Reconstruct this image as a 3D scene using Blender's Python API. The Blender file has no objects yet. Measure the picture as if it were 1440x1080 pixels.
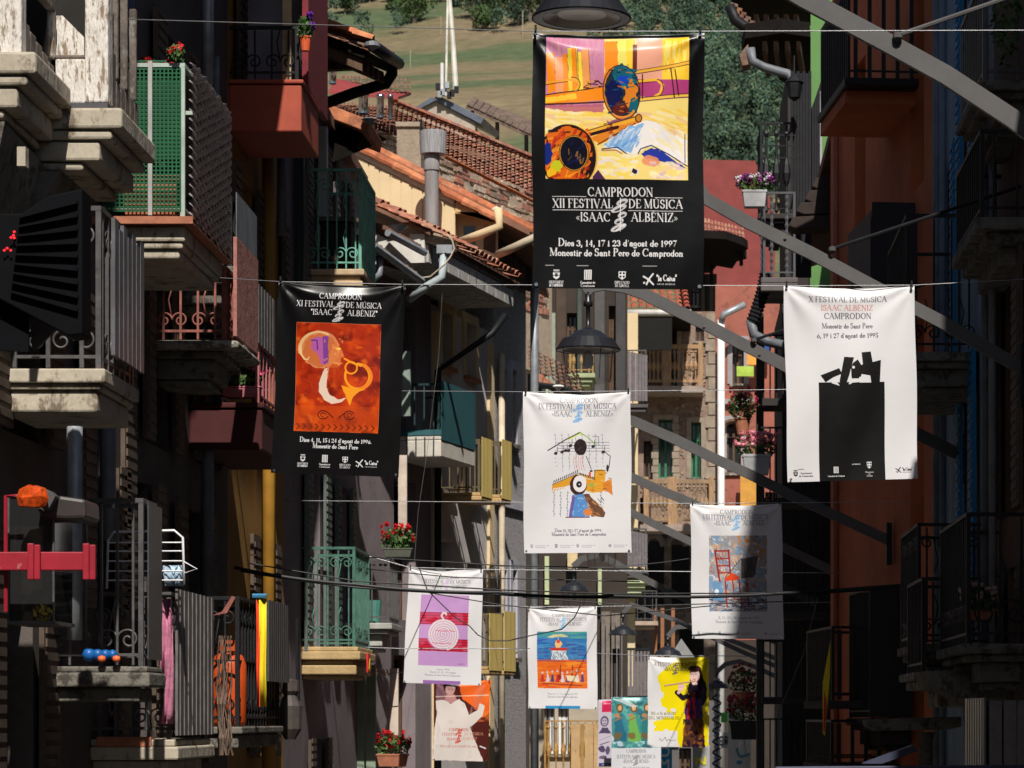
import bpy, bmesh, math, random
import numpy as np
from mathutils import Vector, Matrix
R = math.radians
scene = bpy.context.scene
COL = scene.collection

# ------------------------------------------------------------------ camera, sky, sun, exposure
EYE = 3.5                       # the photographer stands above the falling street
FOC, VX, VY = 4000.0, 950.0, 1010.0
cd = bpy.data.cameras.new('camera'); cam = bpy.data.objects.new('camera', cd); COL.objects.link(cam)
cam.location = (0, 0, EYE); cam.rotation_euler = (R(90), 0, 0)
cd.lens = 100.0; cd.sensor_width = 36.0; cd.sensor_fit = 'HORIZONTAL'
cd.shift_x = -(VX-720)/1440; cd.shift_y = (VY-540)/1440
cd.clip_start = .5; cd.clip_end = 3000
cd.dof.use_dof = True; cd.dof.focus_distance = 23.0; cd.dof.aperture_fstop = 8.0
scene.camera = cam
SUN_EL, SUN_AZ = 48.0, 9.0     # behind the photographer, a little to the right
world = bpy.data.worlds.new('World'); scene.world = world; world.use_nodes = True
nt = world.node_tree; nt.nodes.clear()
sky = nt.nodes.new('ShaderNodeTexSky'); sky.sky_type = 'NISHITA'; sky.sun_disc = False
sky.sun_elevation = R(SUN_EL); sky.sun_rotation = R(180-SUN_AZ); sky.air_density = 1.0; sky.dust_density = 1.0
bg = nt.nodes.new('ShaderNodeBackground'); bg.inputs['Strength'].default_value = .05
out = nt.nodes.new('ShaderNodeOutputWorld')
nt.links.new(sky.outputs[0], bg.inputs[0]); nt.links.new(bg.outputs[0], out.inputs[0])
sd = bpy.data.lights.new('sun', 'SUN'); sd.energy = 5.0; sd.angle = R(.53); sd.color = (1.0, .95, .87)
sun = bpy.data.objects.new('sun', sd); COL.objects.link(sun)
_to = Vector((math.sin(R(SUN_AZ))*math.cos(R(SUN_EL)), -math.cos(R(SUN_AZ))*math.cos(R(SUN_EL)), math.sin(R(SUN_EL))))
sun.rotation_euler = _to.to_track_quat('Z', 'Y').to_euler(); sun.location = (5, -10, 30)
vs = scene.view_settings
vs.view_transform = 'Standard'; vs.look = 'None'; vs.exposure = 0; vs.gamma = 1; vs.use_curve_mapping = False
scene.render.engine = 'CYCLES'; scene.cycles.max_bounces = 4; scene.cycles.diffuse_bounces = 2; scene.cycles.transparent_max_bounces = 12; scene.cycles.use_denoising = True
# ------------------------------------------------------------------ printing on the banners
class Canvas:
    """flat print: coordinates run over the banner, k texels per unit"""
    def __init__(s, x0, y0, x1, y1, k, bg, seed=1):
        s.x0, s.y0, s.k = x0, y0, k
        s.w, s.h = int((x1-x0)*k), int((y1-y0)*k)
        s.a = np.empty((s.h, s.w, 3), np.float32); s.a[:] = bg
        s.rng = np.random.RandomState(seed)
    def win(s, xa, ya, xb, yb):
        i0 = max(0, int((xa-s.x0)*s.k)); i1 = min(s.w, int((xb-s.x0)*s.k)+2)
        j0 = max(0, int((ya-s.y0)*s.k)); j1 = min(s.h, int((yb-s.y0)*s.k)+2)
        if i1 <= i0 or j1 <= j0: return None
        X = (np.arange(i0, i1)+.5)/s.k+s.x0; Y = (np.arange(j0, j1)+.5)/s.k+s.y0
        return (slice(j0, j1), slice(i0, i1)), X[None, :], Y[:, None]
    def put(s, sl, m, c, al=1.0):
        t = s.a[sl]; c = np.asarray(c, np.float32)
        mm = (m*al)[..., None].astype(np.float32)
        s.a[sl] = t*(1-mm)+c*mm
    def rect(s, x0, y0, x1, y1, c, al=1.0): s.poly([(x0, y0), (x1, y0), (x1, y1), (x0, y1)], c, al)
    def poly(s, P, c, al=1.0, warp=0):
        xs = [p[0] for p in P]; ys = [p[1] for p in P]
        r = s.win(min(xs)-warp, min(ys)-warp, max(xs)+warp, max(ys)+warp)
        if r is None: return
        sl, X, Y = r; X, Y = np.broadcast_arrays(X, Y)
        if warp:
            X = X+(s.noise(X.shape, 5)-.5)*2*warp; Y = Y+(s.noise(X.shape, 5)-.5)*2*warp
        ins = np.zeros(X.shape, bool)
        for i in range(len(P)):
            xa, ya = P[i]; xb, yb = P[i-1]
            if ya == yb: continue
            ins ^= ((ya > Y) != (yb > Y)) & (X < (xb-xa)*(Y-ya)/(yb-ya)+xa)
        s.put(sl, ins.astype(np.float32), c, al)
    def ell(s, cx, cy, rx, ry, c, al=1.0, rot=0, warp=0, a0=0, a1=360):
        n = 40; r = math.radians(rot)
        P = []
        for i in range(n+1):
            t = math.radians(a0+(a1-a0)*i/n); u, v = rx*math.cos(t), ry*math.sin(t)
            P.append((cx+u*math.cos(r)-v*math.sin(r), cy+u*math.sin(r)+v*math.cos(r)))
        s.poly(P, c, al, warp)
    def line(s, P, w, c, al=1.0, w2=None):
        n = len(P)-1
        for i in range(n):
            (xa, ya), (xb, yb) = P[i], P[i+1]
            ww = w if w2 is None else w+(w2-w)*(i+.5)/n
            r = s.win(min(xa, xb)-ww, min(ya, yb)-ww, max(xa, xb)+ww, max(ya, yb)+ww)
            if r is None: continue
            sl, X, Y = r; dx, dy = xb-xa, yb-ya; L = dx*dx+dy*dy+1e-9
            t = np.clip(((X-xa)*dx+(Y-ya)*dy)/L, 0, 1)
            d = np.hypot(X-xa-t*dx, Y-ya-t*dy)
            s.put(sl, np.clip((ww/2-d)*s.k+.5, 0, 1), c, al)
    def arc(s, cx, cy, rx, ry, a0, a1, w, c, n=22, rot=0, wthin=None):
        r = math.radians(rot); P = []
        for i in range(n+1):
            t = math.radians(a0+(a1-a0)*i/n); u, v = rx*math.cos(t), -ry*math.sin(t)
            P.append((cx+u*math.cos(r)-v*math.sin(r), cy+u*math.sin(r)+v*math.cos(r)))
        if wthin is None: s.line(P, w, c); return
        for i in range(n):
            t = math.radians(a0+(a1-a0)*(i+.5)/n)
            s.line(P[i:i+2], wthin+(w-wthin)*abs(math.cos(t)), c)
    def noise(s, shape, cell):
        h, w = shape; gh, gw = max(2, int(h/(cell*s.k))+2), max(2, int(w/(cell*s.k))+2)
        g = s.rng.rand(gh, gw); y = np.linspace(0, gh-1.001, h); x = np.linspace(0, gw-1.001, w)
        yi, xi = y.astype(int), x.astype(int); fy, fx = (y-yi)[:, None], (x-xi)[None, :]
        fy = fy*fy*(3-2*fy); fx = fx*fx*(3-2*fx)
        A = g[yi][:, xi]; B = g[yi][:, xi+1]; C2 = g[yi+1][:, xi]; D = g[yi+1][:, xi+1]
        return (A*(1-fx)+B*fx)*(1-fy)+(C2*(1-fx)+D*fx)*fy
    def mottle(s, x0, y0, x1, y1, c, thr=.6, cell=8, al=.8, soft=.12):
        r = s.win(x0, y0, x1, y1)
        if r is None: return
        sl = r[0]; sh = s.a[sl].shape[:2]
        n = s.noise(sh, cell)*.65+s.noise(sh, cell*.4)*.35
        s.put(sl, np.clip((n-thr)/soft, 0, 1), c, al)
    def strokes(s, x0, y0, x1, y1, cols, n, ln, w, al=.8, ang=0, spread=30):
        for _ in range(n):
            x = s.rng.uniform(x0, x1); y = s.rng.uniform(y0, y1); t = math.radians(ang+s.rng.uniform(-spread, spread))
            L = ln*s.rng.uniform(.5, 1.3)
            xa, ya = x-math.cos(t)*L/2, y-math.sin(t)*L/2; xb, yb = x+math.cos(t)*L/2, y+math.sin(t)*L/2
            f = lambda v, a, b: min(max(v, a), b)
            s.line([(f(xa, x0+w/2, x1-w/2), f(ya, y0+w/2, y1-w/2)), (f(xb, x0+w/2, x1-w/2), f(yb, y0+w/2, y1-w/2))], w*s.rng.uniform(.5, 1.2), cols[s.rng.randint(len(cols))], al)
    def fade(s, x0, y0, x1, y1, c, d, al=1.0):          # a printed blend of two inks
        r = s.win(x0, y0, x1, y1)
        if r is None: return
        sl, X, Y = r; X, Y = np.broadcast_arrays(X, Y)
        t = np.clip((X-x0)/(x1-x0) if d == 'x' else (Y-y0)/(y1-y0), 0, 1)
        s.put(sl, t, c, al)
    def text(s, st, x, y, cap, c, width=None, anchor='c', bold=1.0, it=0):
        """roman lettering drawn stroke by stroke; y is the baseline"""
        adv = [GL.get(ch, GL['o'])[0]+.07 if ch != ' ' else .3 for ch in st]
        tot = sum(adv)-.07; sx = cap if width is None else width/tot
        if anchor == 'c': x = x-tot*sx/2
        elif anchor == 'r': x = x-tot*sx
        T, t = .15*cap*bold, .065*cap*bold
        for ch, ad in zip(st, adv):
            if ch != ' ':
                for g in GL.get(ch, GL['o'])[1]:
                    k = g[0]
                    q = lambda a, b: (x+a*sx+it*b*cap, y-b*cap)
                    if k == 'l': s.line([q(g[1], g[2]), q(g[3], g[4])], T if g[5] else t, c)
                    elif k == 's': s.line([q(g[1]-.1, g[2]), q(g[1]+.1, g[2])], t, c)
                    elif k == 'a': s.arc(x+g[1]*sx, y-g[2]*cap, g[3]*sx, g[4]*cap, g[5], g[6], T, c, n=12, wthin=t)
                    elif k == 'd': s.ell(x+g[1]*sx, y-g[2]*cap, .08*cap, .08*cap, c)
            x += ad*sx
    def image(s, name):
        im = bpy.data.images.new(name, s.w, s.h)
        px = np.ones((s.h, s.w, 4), np.float32); px[..., :3] = np.clip(s.a[::-1], 0, 1)
        im.pixels.foreach_set(px.ravel()); im.update(); im.pack()
        return im
def _l(a, b, c, d, w=0): return ('l', a, b, c, d, w)
def _a(*v): return ('a',)+v
def _s(a, b): return ('s', a, b)
_st = lambda x: [_l(x, 0, x, 1, 1), _s(x, 0), _s(x, 1)]
GL = {
 'A': (.8, [_l(.07, 0, .4, 1), _l(.4, 1, .73, 0, 1), _l(.18, .36, .6, .36), _s(.07, 0), _s(.73, 0)]),
 'B': (.66, _st(.15)+[_a(.28, .76, .24, .24, -90, 90), _a(.28, .26, .32, .26, -90, 90), _l(.1, 0, .3, 0), _l(.1, 1, .3, 1), _l(.15, .52, .3, .52)]),
 'C': (.78, [_a(.43, .5, .36, .5, 45, 315), _l(.7, .98, .7, .7)]),
 'D': (.82, _st(.17)+[_a(.32, .5, .42, .5, -90, 90), _l(.1, 0, .34, 0), _l(.1, 1, .34, 1)]),
 'E': (.64, _st(.15)+[_l(.1, 0, .58, 0), _l(.1, 1, .55, 1), _l(.15, .52, .45, .52), _l(.58, 0, .6, .22), _l(.55, 1, .55, .8)]),
 'F': (.6, _st(.15)+[_l(.1, 1, .55, 1), _l(.15, .52, .45, .52), _l(.55, 1, .55, .8)]),
 'G': (.82, [_a(.43, .5, .36, .5, 45, 320), _l(.7, .02, .7, .4, 1), _s(.68, .4)]),
 'I': (.3, _st(.15)), 'J': (.4, [_l(.25, 1, .25, 0, 1), _s(.25, 1)]),
 'L': (.62, _st(.15)+[_l(.1, 0, .55, 0), _l(.55, 0, .58, .25)]),
 'M': (.96, [_l(.12, 0, .12, 1), _l(.12, 1, .47, .05, 1), _l(.47, .05, .82, 1), _l(.82, 1, .82, 0, 1), _s(.12, 0), _s(.82, 0), _s(.1, 1), _s(.85, 1)]),
 'N': (.82, [_l(.12, 0, .12, 1), _l(.12, 1, .68, 0, 1), _l(.68, 0, .68, 1), _s(.12, 0), _s(.08, 1), _s(.68, 1)]),
 'O': (.84, [_a(.42, .5, .36, .5, 0, 360)]),
 'P': (.63, _st(.15)+[_a(.27, .74, .28, .26, -90, 90), _l(.1, 1, .3, 1), _l(.15, .48, .3, .48)]),
 'R': (.74, _st(.15)+[_a(.27, .74, .27, .26, -90, 90), _l(.1, 1, .3, 1), _l(.15, .48, .3, .48), _l(.34, .48, .68, 0, 1), _s(.7, 0)]),
 'S': (.56, [_a(.27, .76, .19, .24, 20, 270), _a(.27, .26, .22, .26, -160, 90), _l(.44, .98, .44, .75), _l(.06, .02, .06, .28)]),
 'T': (.7, _st(.35)+[_l(.03, 1, .67, 1), _l(.03, 1, .03, .78), _l(.67, 1, .67, .78)]),
 'U': (.8, [_l(.15, 1, .15, .3, 1), _a(.4, .3, .25, .3, 180, 360), _l(.65, 1, .65, .3), _s(.15, 1), _s(.65, 1)]),
 'V': (.78, [_l(.07, 1, .4, 0, 1), _l(.4, 0, .7, 1), _s(.07, 1), _s(.7, 1)]),
 'X': (.76, [_l(.1, 1, .66, 0, 1), _l(.1, 0, .64, 1), _s(.1, 0), _s(.66, 0), _s(.1, 1), _s(.64, 1)]),
 'Z': (.66, [_l(.08, 1, .58, 1), _l(.58, 1, .08, 0, 1), _l(.08, 0, .6, 0), _l(.08, 1, .08, .8), _l(.6, 0, .6, .22)]),
 'a': (.42, [_a(.19, .15, .13, .15, 0, 360), _l(.33, .34, .33, 0, 1), _a(.2, .33, .13, .14, 0, 160)]),
 'c': (.4, [_a(.22, .23, .17, .23, 50, 310)]),
 'd': (.48, [_a(.21, .23, .16, .23, 0, 360), _l(.37, 0, .37, .78, 1)]),
 'e': (.42, [_a(.21, .23, .17, .23, 0, 310), _l(.05, .25, .38, .25)]),
 'g': (.45, [_a(.2, .25, .15, .2, 0, 360), _l(.35, .42, .35, -.1), _a(.2, -.12, .16, .12, 180, 360)]),
 'i': (.22, [_l(.11, 0, .11, .46, 1), _s(.11, 0), ('d', .11, .66)]), 'j': (.22, [_l(.12, -.15, .12, .46, 1), ('d', .12, .66)]),
 'l': (.22, [_l(.11, 0, .11, .78, 1), _s(.11, 0)]), 'b': (.46, [_l(.1, 0, .1, .78, 1), _a(.25, .23, .15, .23, 0, 360)]),
 'm': (.72, [_l(.1, 0, .1, .46, 1), _a(.22, .3, .12, .16, 0, 180), _l(.34, .3, .34, 0, 1), _a(.46, .3, .12, .16, 0, 180), _l(.6, .3, .6, 0, 1)]),
 'n': (.5, [_l(.1, 0, .1, .46, 1), _a(.25, .3, .14, .16, 0, 180), _l(.39, .3, .39, 0, 1), _s(.1, 0), _s(.39, 0)]),
 'o': (.44, [_a(.22, .23, .18, .23, 0, 360)]),
 'p': (.48, [_l(.1, -.25, .1, .46, 1), _a(.26, .23, .16, .23, 0, 360)]),
 'r': (.34, [_l(.1, 0, .1, .46, 1), _a(.23, .3, .12, .16, 30, 160), _s(.1, 0)]),
 's': (.34, [_a(.17, .34, .11, .12, 10, 260), _a(.17, .12, .12, .12, -170, 90)]),
 't': (.3, [_l(.14, .05, .14, .62, 1), _l(.03, .46, .27, .46), _l(.14, .02, .27, .04)]),
 'u': (.5, [_l(.1, .46, .1, .15, 1), _a(.24, .15, .14, .15, 180, 360), _l(.39, .46, .39, 0, 1)]),
 'x': (.44, [_l(.06, .46, .36, 0, 1), _l(.06, 0, .36, .46)]), 'q': (.46, [_a(.2, .23, .16, .23, 0, 360), _l(.36, .46, .36, -.25, 1)]),
 '0': (.5, [_a(.25, .37, .2, .37, 0, 360)]), '1': (.36, [_l(.18, 0, .18, .74, 1), _s(.18, 0), _l(.06, .6, .18, .74)]),
 '2': (.48, [_a(.23, .52, .17, .22, -20, 170), _l(.38, .42, .06, 0), _l(.06, .02, .42, .02, 1)]),
 '3': (.46, [_a(.2, .56, .16, .18, -80, 160), _a(.2, .2, .2, .2, -160, 90)]),
 '4': (.5, [_l(.34, 0, .34, .74, 1), _l(.34, .74, .04, .22), _l(.04, .22, .46, .22)]),
 '5': (.46, [_l(.12, .74, .4, .74, 1), _l(.12, .74, .1, .42), _a(.2, .22, .19, .22, -150, 110)]),
 '6': (.48, [_a(.24, .22, .18, .22, 0, 360), _l(.07, .25, .34, .74)]), '7': (.46, [_l(.06, .74, .42, .74, 1), _l(.42, .74, .16, 0)]),
 '8': (.48, [_a(.24, .56, .15, .17, 0, 360), _a(.24, .2, .19, .2, 0, 360)]), '9': (.48, [_a(.24, .52, .18, .22, 0, 360), _l(.41, .5, .14, 0)]),
 ',': (.2, [_l(.1, .06, .06, -.14, 1)]), '.': (.2, [('d', .1, .05)]), "'": (.18, [_l(.1, .78, .07, .58)]), '"': (.28, [_l(.07, 1, .07, .76, 1), _l(.2, 1, .2, .76, 1)]),
 '«': (.42, [_l(.2, .55, .05, .35), _l(.05, .35, .2, .15), _l(.38, .55, .22, .35), _l(.22, .35, .38, .15)]),
 '»': (.42, [_l(.05, .55, .2, .35), _l(.2, .35, .05, .15), _l(.22, .55, .38, .35), _l(.38, .35, .22, .15)]),
}
GL['È'] = (.64, GL['E'][1]+[_l(.2, 1.28, .38, 1.1)]); GL['Ú'] = (.8, GL['U'][1]+[_l(.38, 1.08, .52, 1.28)])

def emblem(c, cx, y0, y1, w, ink):
    """stack of leaning sheets round a stand"""
    n = 5
    for i in range(n):
        y = y0+(y1-y0)*(i+.5)/n; r = w*(.8+.3*math.sin(i*1.9)); dx = (-.12*w if i % 2 else .1*w)-(.25*w if i == n-1 else 0)
        c.ell(cx+dx, y, r*.5, (y1-y0)*.095, ink, .85, rot=-22)
        c.ell(cx+dx, y+1, r*.3, (y1-y0)*.035, c.bgc, .8, rot=-22)
    c.line([(cx, y0-1), (cx-.05*w, y1)], w*.06, ink)
    c.line([(cx-.35*w, y1), (cx+.25*w, y1-(y1-y0)*.2)], w*.09, ink)
def head(c, cx, y1, y2, y3, cap, w1, wf, wm, gap, wi, wa, ink, num, rules=True, emb=None, q='«»'):
    c.text('CAMPRODON', cx-gap*.0, y1, cap, ink, w1)
    c.text(num+' FESTIVAL', cx-gap, y2, cap, ink, wf, 'r'); c.text('DE MÚSICA', cx+gap, y2, cap, ink, wm, 'l')
    c.text(q[0]+'ISAAC', cx-gap*1.35, y3, cap, ink, wi, 'r'); c.text('ALBÈNIZ'+q[1], cx+gap*1.35, y3, cap, ink, wa, 'l')
    if rules:
        for a, b, y in ((cx-gap-wf, cx-w1*.53, y1+1), (cx+w1*.53, cx+gap+wm, y1+1.5), (cx-gap-wf, cx-gap, (y2+y3-cap)/2), (cx+gap, cx+gap+wm, (y2+y3-cap)/2+.5)):
            c.line([(a, y), (b, y)], cap*.07, ink)
    emblem(c, cx, y2-cap*1.05, y3+cap*1.15, gap*2, emb or ink)
def crests(c, xs, y, h, ink, bg, capt=True):
    """the row of sponsors: town crest, striped shield, chequered crest"""
    for i, x in enumerate(xs[:3]):
        if i == 0:
            c.poly([(x-h*.36, y-h*.2), (x+h*.36, y-h*.2), (x+h*.3, y+h*.3), (x, y+h*.5), (x-h*.3, y+h*.3)], ink); c.rect(x-h*.3, y-h*.5, x+h*.3, y-h*.3, ink, .8)
            c.ell(x, y+h*.05, h*.18, h*.2, bg, .7); c.line([(x-h*.3, y+h*.1), (x+h*.3, y+h*.1)], h*.05, bg)
        elif i == 1:
            c.rect(x-h*.38, y-h*.5, x+h*.38, y+h*.5, ink)
            for k in (-.22, 0, .22): c.line([(x+k*h, y-h*.42), (x+k*h, y+h*.42)], h*.06, bg)
        else:
            c.poly([(x-h*.38, y-h*.35), (x+h*.38, y-h*.35), (x+h*.36, y+h*.25), (x, y+h*.5), (x-h*.36, y+h*.25)], ink)
            for a in (-1, 1):
                for b in (-1, 1): c.ell(x+a*h*.17, y+b*h*.17, h*.11, h*.11, bg)
        if capt:
            c.text(('AJUNTAMENT', 'Generalitat de', 'DIPUTACIO')[i], x, y+h*.9, h*.26, ink, h*1.5, bold=1.3)
            c.text(('DE CAMPRODON', 'Catalunya', 'DE GIRONA')[i], x, y+h*1.22, h*.24, ink, h*1.4, bold=1.3)
    if len(xs) > 3:
        x = xs[3]
        for p in ([(-.5, -.25), (.1, .1)], [(.4, -.5), (-.05, .1)], [(-.05, 0), (.45, .5)], [(0, .05), (-.2, .5)]):
            c.line([(x+a*h, y+b*h+h*.1) for a, b in p], h*.2, ink, w2=h*.12)
        c.ell(x-h*.42, y+h*.45, h*.1, h*.1, ink)
        c.text('"la Caixa"', x+h*.75, y+h*.25, h*.55, ink, h*1.9, 'l', bold=1.3)
        c.text('caixa estalvis', x+h*.8, y+h*.62, h*.2, ink, h*1.7, 'l')
WH = (.88, .87, .88); BK = (.055, .05, .055)

def art_trombones():
    c = Canvas(748, 43, 992, 407, 3.2, BK, 3); c.bgc = BK
    Y = (.98, .80, .22); O = (.96, .55, .10); PK = (.78, .50, .62); CR = (.97, .90, .62); MG = (.70, .25, .48); W2 = (.95, .92, .90)
    x0, y0, x1, y1 = 767, 48, 970, 251
    c.rect(x0, y0, x1, y1, (.97, .86, .50))
    c.rect(x0, y0, 850, 150, PK); c.rect(932, y0, x1, 118, Y); c.rect(895, y0, 932, 118, (.93, .66, .55)); c.rect(893, 110, x1, 135, MG)
    c.strokes(x0, y0, 850, 110, [(.80, .56, .68), (.74, .45, .60), (.84, .60, .60)], 70, 30, 3, .5, 90, 12)
    for a, b, t, col in ((767, 778, 72, O), (779, 795, 78, (.95, .62, .42)), (790, 797, 73, O), (797, 811, 64, (.90, .80, .25)), (803, 809, 64, O), (812, 817, 70, (.98, .86, .25)), (817, 827, 66, (.94, .62, .35)), (849, 868, 52, O), (868, 882, 50, (.90, .86, .40)), (880, 892, 50, Y)):
        c.poly([(a, t), (b, t-1), (b+4, 128), (a+3, 132)], col, 1, 1.0); c.line([(b, t), (b+4, 126)], .8, (.35, .2, .15), .7)
    c.rect(890, 58, 896, 100, (.42, .16, .10)); c.strokes(932, 52, x1, 100, [(.99, .90, .50), (.97, .70, .15)], 40, 22, 4, .6, 90, 8)
    c.strokes(x0, 150, x1, 200, [(.98, .92, .75), (.97, .78, .25), (.93, .75, .60)], 110, 26, 4, .6, 8, 14)
    c.poly([(767, 148), (850, 146), (850, 158), (800, 156), (767, 152)], (.72, .35, .45), .8, 1.5)
    # slide of the upper instrument
    DK = (.22, .09, .06)
    c.poly([(767, 134), (850, 122), (850, 141), (767, 146)], O, 1, 1); c.poly([(767, 138), (810, 130), (812, 138), (767, 144)], Y, .9, 1)
    c.line([(767, 146.5), (852, 143)], 2.2, DK); c.line([(767, 133), (852, 121)], 1.6, DK)
    c.line([(767, 116), (800, 111), (812, 113)], 3, (.93, .62, .2)); c.line([(767, 118.5), (798, 114)], 1, DK)
    c.arc(805, 118, 9, 9, -60, 100, 3, (.94, .65, .2)); c.arc(805, 118, 11, 11, -60, 100, 1, DK)
    c.strokes(820, 112, 848, 124, [DK, (.9, .6, .2)], 26, 7, 1.5, .9)
    c.line([(893, 100), (970, 85)], 4.2, (.95, .70, .22)); c.line([(893, 103), (970, 88)], 1.1, DK); c.line([(893, 98), (970, 83)], .8, DK)
    c.line([(900, 113), (925, 110), (933, 118), (930, 130), (923, 134)], 4, (.95, .72, .2)); c.line([(900, 116), (922, 113)], .9, DK); c.arc(925, 122, 9, 12, -90, 90, 1.1, DK)
    c.line([(900, 139), (970, 131)], 4, (.95, .76, .3)); c.line([(900, 136.5), (970, 129)], 1.1, DK); c.line([(900, 141.5), (970, 134)], 1.3, (.3, .12, .3))
    for p in ([(944, 93), (950, 135)], [(904, 103), (905, 137)], [(950, 95), (956, 132)]): c.line(p, 1.6, DK)
    # upper bell
    c.ell(875, 129, 26, 39, (.88, .50, .12), 1, -7, .8); c.ell(876, 129, 24.5, 37, (.12, .18, .22), 1, -7, 1)
    c.ell(880, 108, 17, 16, (.05, .42, .50), 1, 0, 4); c.ell(872, 100, 12, 12, (.04, .36, .44), 1, 0, 4); c.ell(864, 131, 11, 20, (.05, .08, .30), 1, 0, 3)
    c.ell(876, 112, 9, 6, (.08, .25, .75), 1, 0, 3); c.ell(888, 132, 9, 20, (.90, .52, .15), 1, 10, 4); c.ell(893, 148, 6, 12, (.05, .38, .45), 1, 0, 3)
    c.ell(874, 151, 11, 10, (.38, .12, .10), 1, 0, 3); c.arc(876, 150, 18, 14, -150, -20, 3, (.94, .58, .22)); c.arc(862, 120, 13, 30, 100, 160, 2, (.93, .55, .2))
    c.strokes(856, 96, 896, 160, [(.05, .08, .25), (.9, .5, .15), (.05, .4, .5), (.1, .05, .05)], 40, 8, 2, .7)
    c.arc(875, 129, 26, 39, 0, 360, 1.3, DK, 60, -7)
    # shadow side and horn body
    c.poly([(856, 170), (893, 163), (900, 172), (858, 190)], (.55, .28, .42), .9, 2)
    c.poly([(832, 194), (893, 162), (905, 170), (845, 203)], (.90, .52, .15), 1, 1); c.line([(828, 186), (900, 165)], 5, (.95, .68, .2)); c.line([(828, 190), (870, 178)], 4.5, (.15, .06, .08))
    c.line([(828, 183.5), (898, 162)], 1.2, DK); c.line([(842, 203), (895, 172)], 1.4, DK); c.ell(900, 165, 4.5, 5.5, (.80, .50, .15)); c.arc(900, 165, 4.5, 5.5, 0, 360, 1.4, DK)
    c.strokes(850, 172, 893, 190, [(.5, .1, .1), DK, (.95, .7, .3)], 40, 6, 1.4, .8, -20)
    # book
    c.poly([(846, 208), (885, 177), (912, 168), (925, 170), (946, 186), (969, 194), (969, 229), (945, 218), (925, 206), (912, 205), (900, 213), (895, 222), (878, 212), (850, 206)], W2, 1, .6)
    c.poly([(850, 204), (886, 177), (908, 172), (896, 196), (888, 214), (866, 206)], (.52, .70, .88), .95, 1.5); c.strokes(855, 178, 905, 206, [(.35, .58, .85), (.75, .84, .94), (.9, .9, .95)], 30, 14, 3, .6, -55, 12)
    c.strokes(915, 178, 965, 218, [(.98, .90, .62), (.90, .88, .93), (.99, .97, .94)], 34, 16, 4, .5, 40, 15)
    c.poly([(903, 214), (918, 206), (936, 212), (955, 226), (969, 234), (950, 231), (935, 226), (912, 222)], (.16, .22, .62), 1, 1.2)
    c.ell(917, 225, 12, 7, (.93, .58, .42), .9, 8, 1.5); c.line([(848, 209), (870, 206), (895, 223), (903, 208), (918, 203), (945, 216), (969, 231)], 1.5, (.1, .1, .3)); c.line([(848, 211), (868, 210), (894, 226)], 2, (.72, .5, .4))
    c.line([(966, 186), (966, 226)], 1.2, (.3, .25, .4)); c.strokes(915, 225, 965, 250, [(.97, .80, .75), (.85, .7, .8), (.99, .95, .75)], 40, 12, 4, .6)
    c.strokes(842, 215, 900, 250, [(.98, .93, .72), (.93, .88, .92), (.98, .85, .35)], 60, 14, 4, .7); c.ell(894, 240, 4, 3, (.15, .1, .2), 1, 20, 1.5)
    # near bell
    c.ell(799, 220, 40, 45, (.13, .06, .06), 1, 0, .8)
    c.ell(797, 218, 35, 40, (.88, .40, .08), 1, 0, 3); c.strokes(768, 180, 833, 250, [(.85, .30, .08), (.13, .05, .05), (.95, .60, .12), (.70, .18, .06)], 90, 14, 4, .8, -50, 50)
    c.ell(770, 216, 7, 16, (.06, .15, .48), 1, 0, 2); c.ell(782, 234, 8, 9, (.78, .78, .12), 1, 0, 2); c.ell(775, 242, 7, 6, (.95, .72, .1), 1, 0, 2)
    c.ell(808, 215, 22, 26, (.92, .60, .14)); c.ell(808, 215, 19.5, 23.5, (.04, .05, .12)); c.strokes(792, 198, 824, 234, [(.06, .1, .35), (.05, .04, .05), (.75, .5, .15)], 30, 9, 2.2, .7, -70, 40)
    c.arc(808, 215, 21, 25, 0, 360, 1, DK, 50); c.arc(799, 220, 39.5, 44.5, -60, 120, 2.4, (.15, .06, .06), 50); c.arc(803, 220, 38, 44, -50, 70, 1, (.95, .6, .2), 30)
    c.poly([(834, 248), (842, 238), (852, 251), (834, 251)], (.3, .15, .3))
    c.rect(748, 43, 767, 407, BK); c.rect(970, 43, 992, 407, BK); c.rect(748, y1, 992, 407, BK)
    ink = (.90, .89, .89)
    head(c, 873, 275, 291.5, 310.5, 12, 93, 86, 77, 11, 49, 66, ink, 'XII')
    c.text("Dies 3, 14, 17 i 23 d'agost de 1997", 868, 346, 10.5, ink, 169, bold=1.15); c.text('Monestir de Sant Pere de Camprodon', 867, 360, 10.5, ink, 190, bold=1.15)
    crests(c, [782, 827, 876], 387, 14, ink, BK)
    crests(c, [-900, -900, -900, 914], 391, 15, ink, BK)
    for a, b in ((766, 778), (811, 827), (905, 925)): c.line([(a, 374), (b, 374)], 1.2, ink, .7)
    return c
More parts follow.
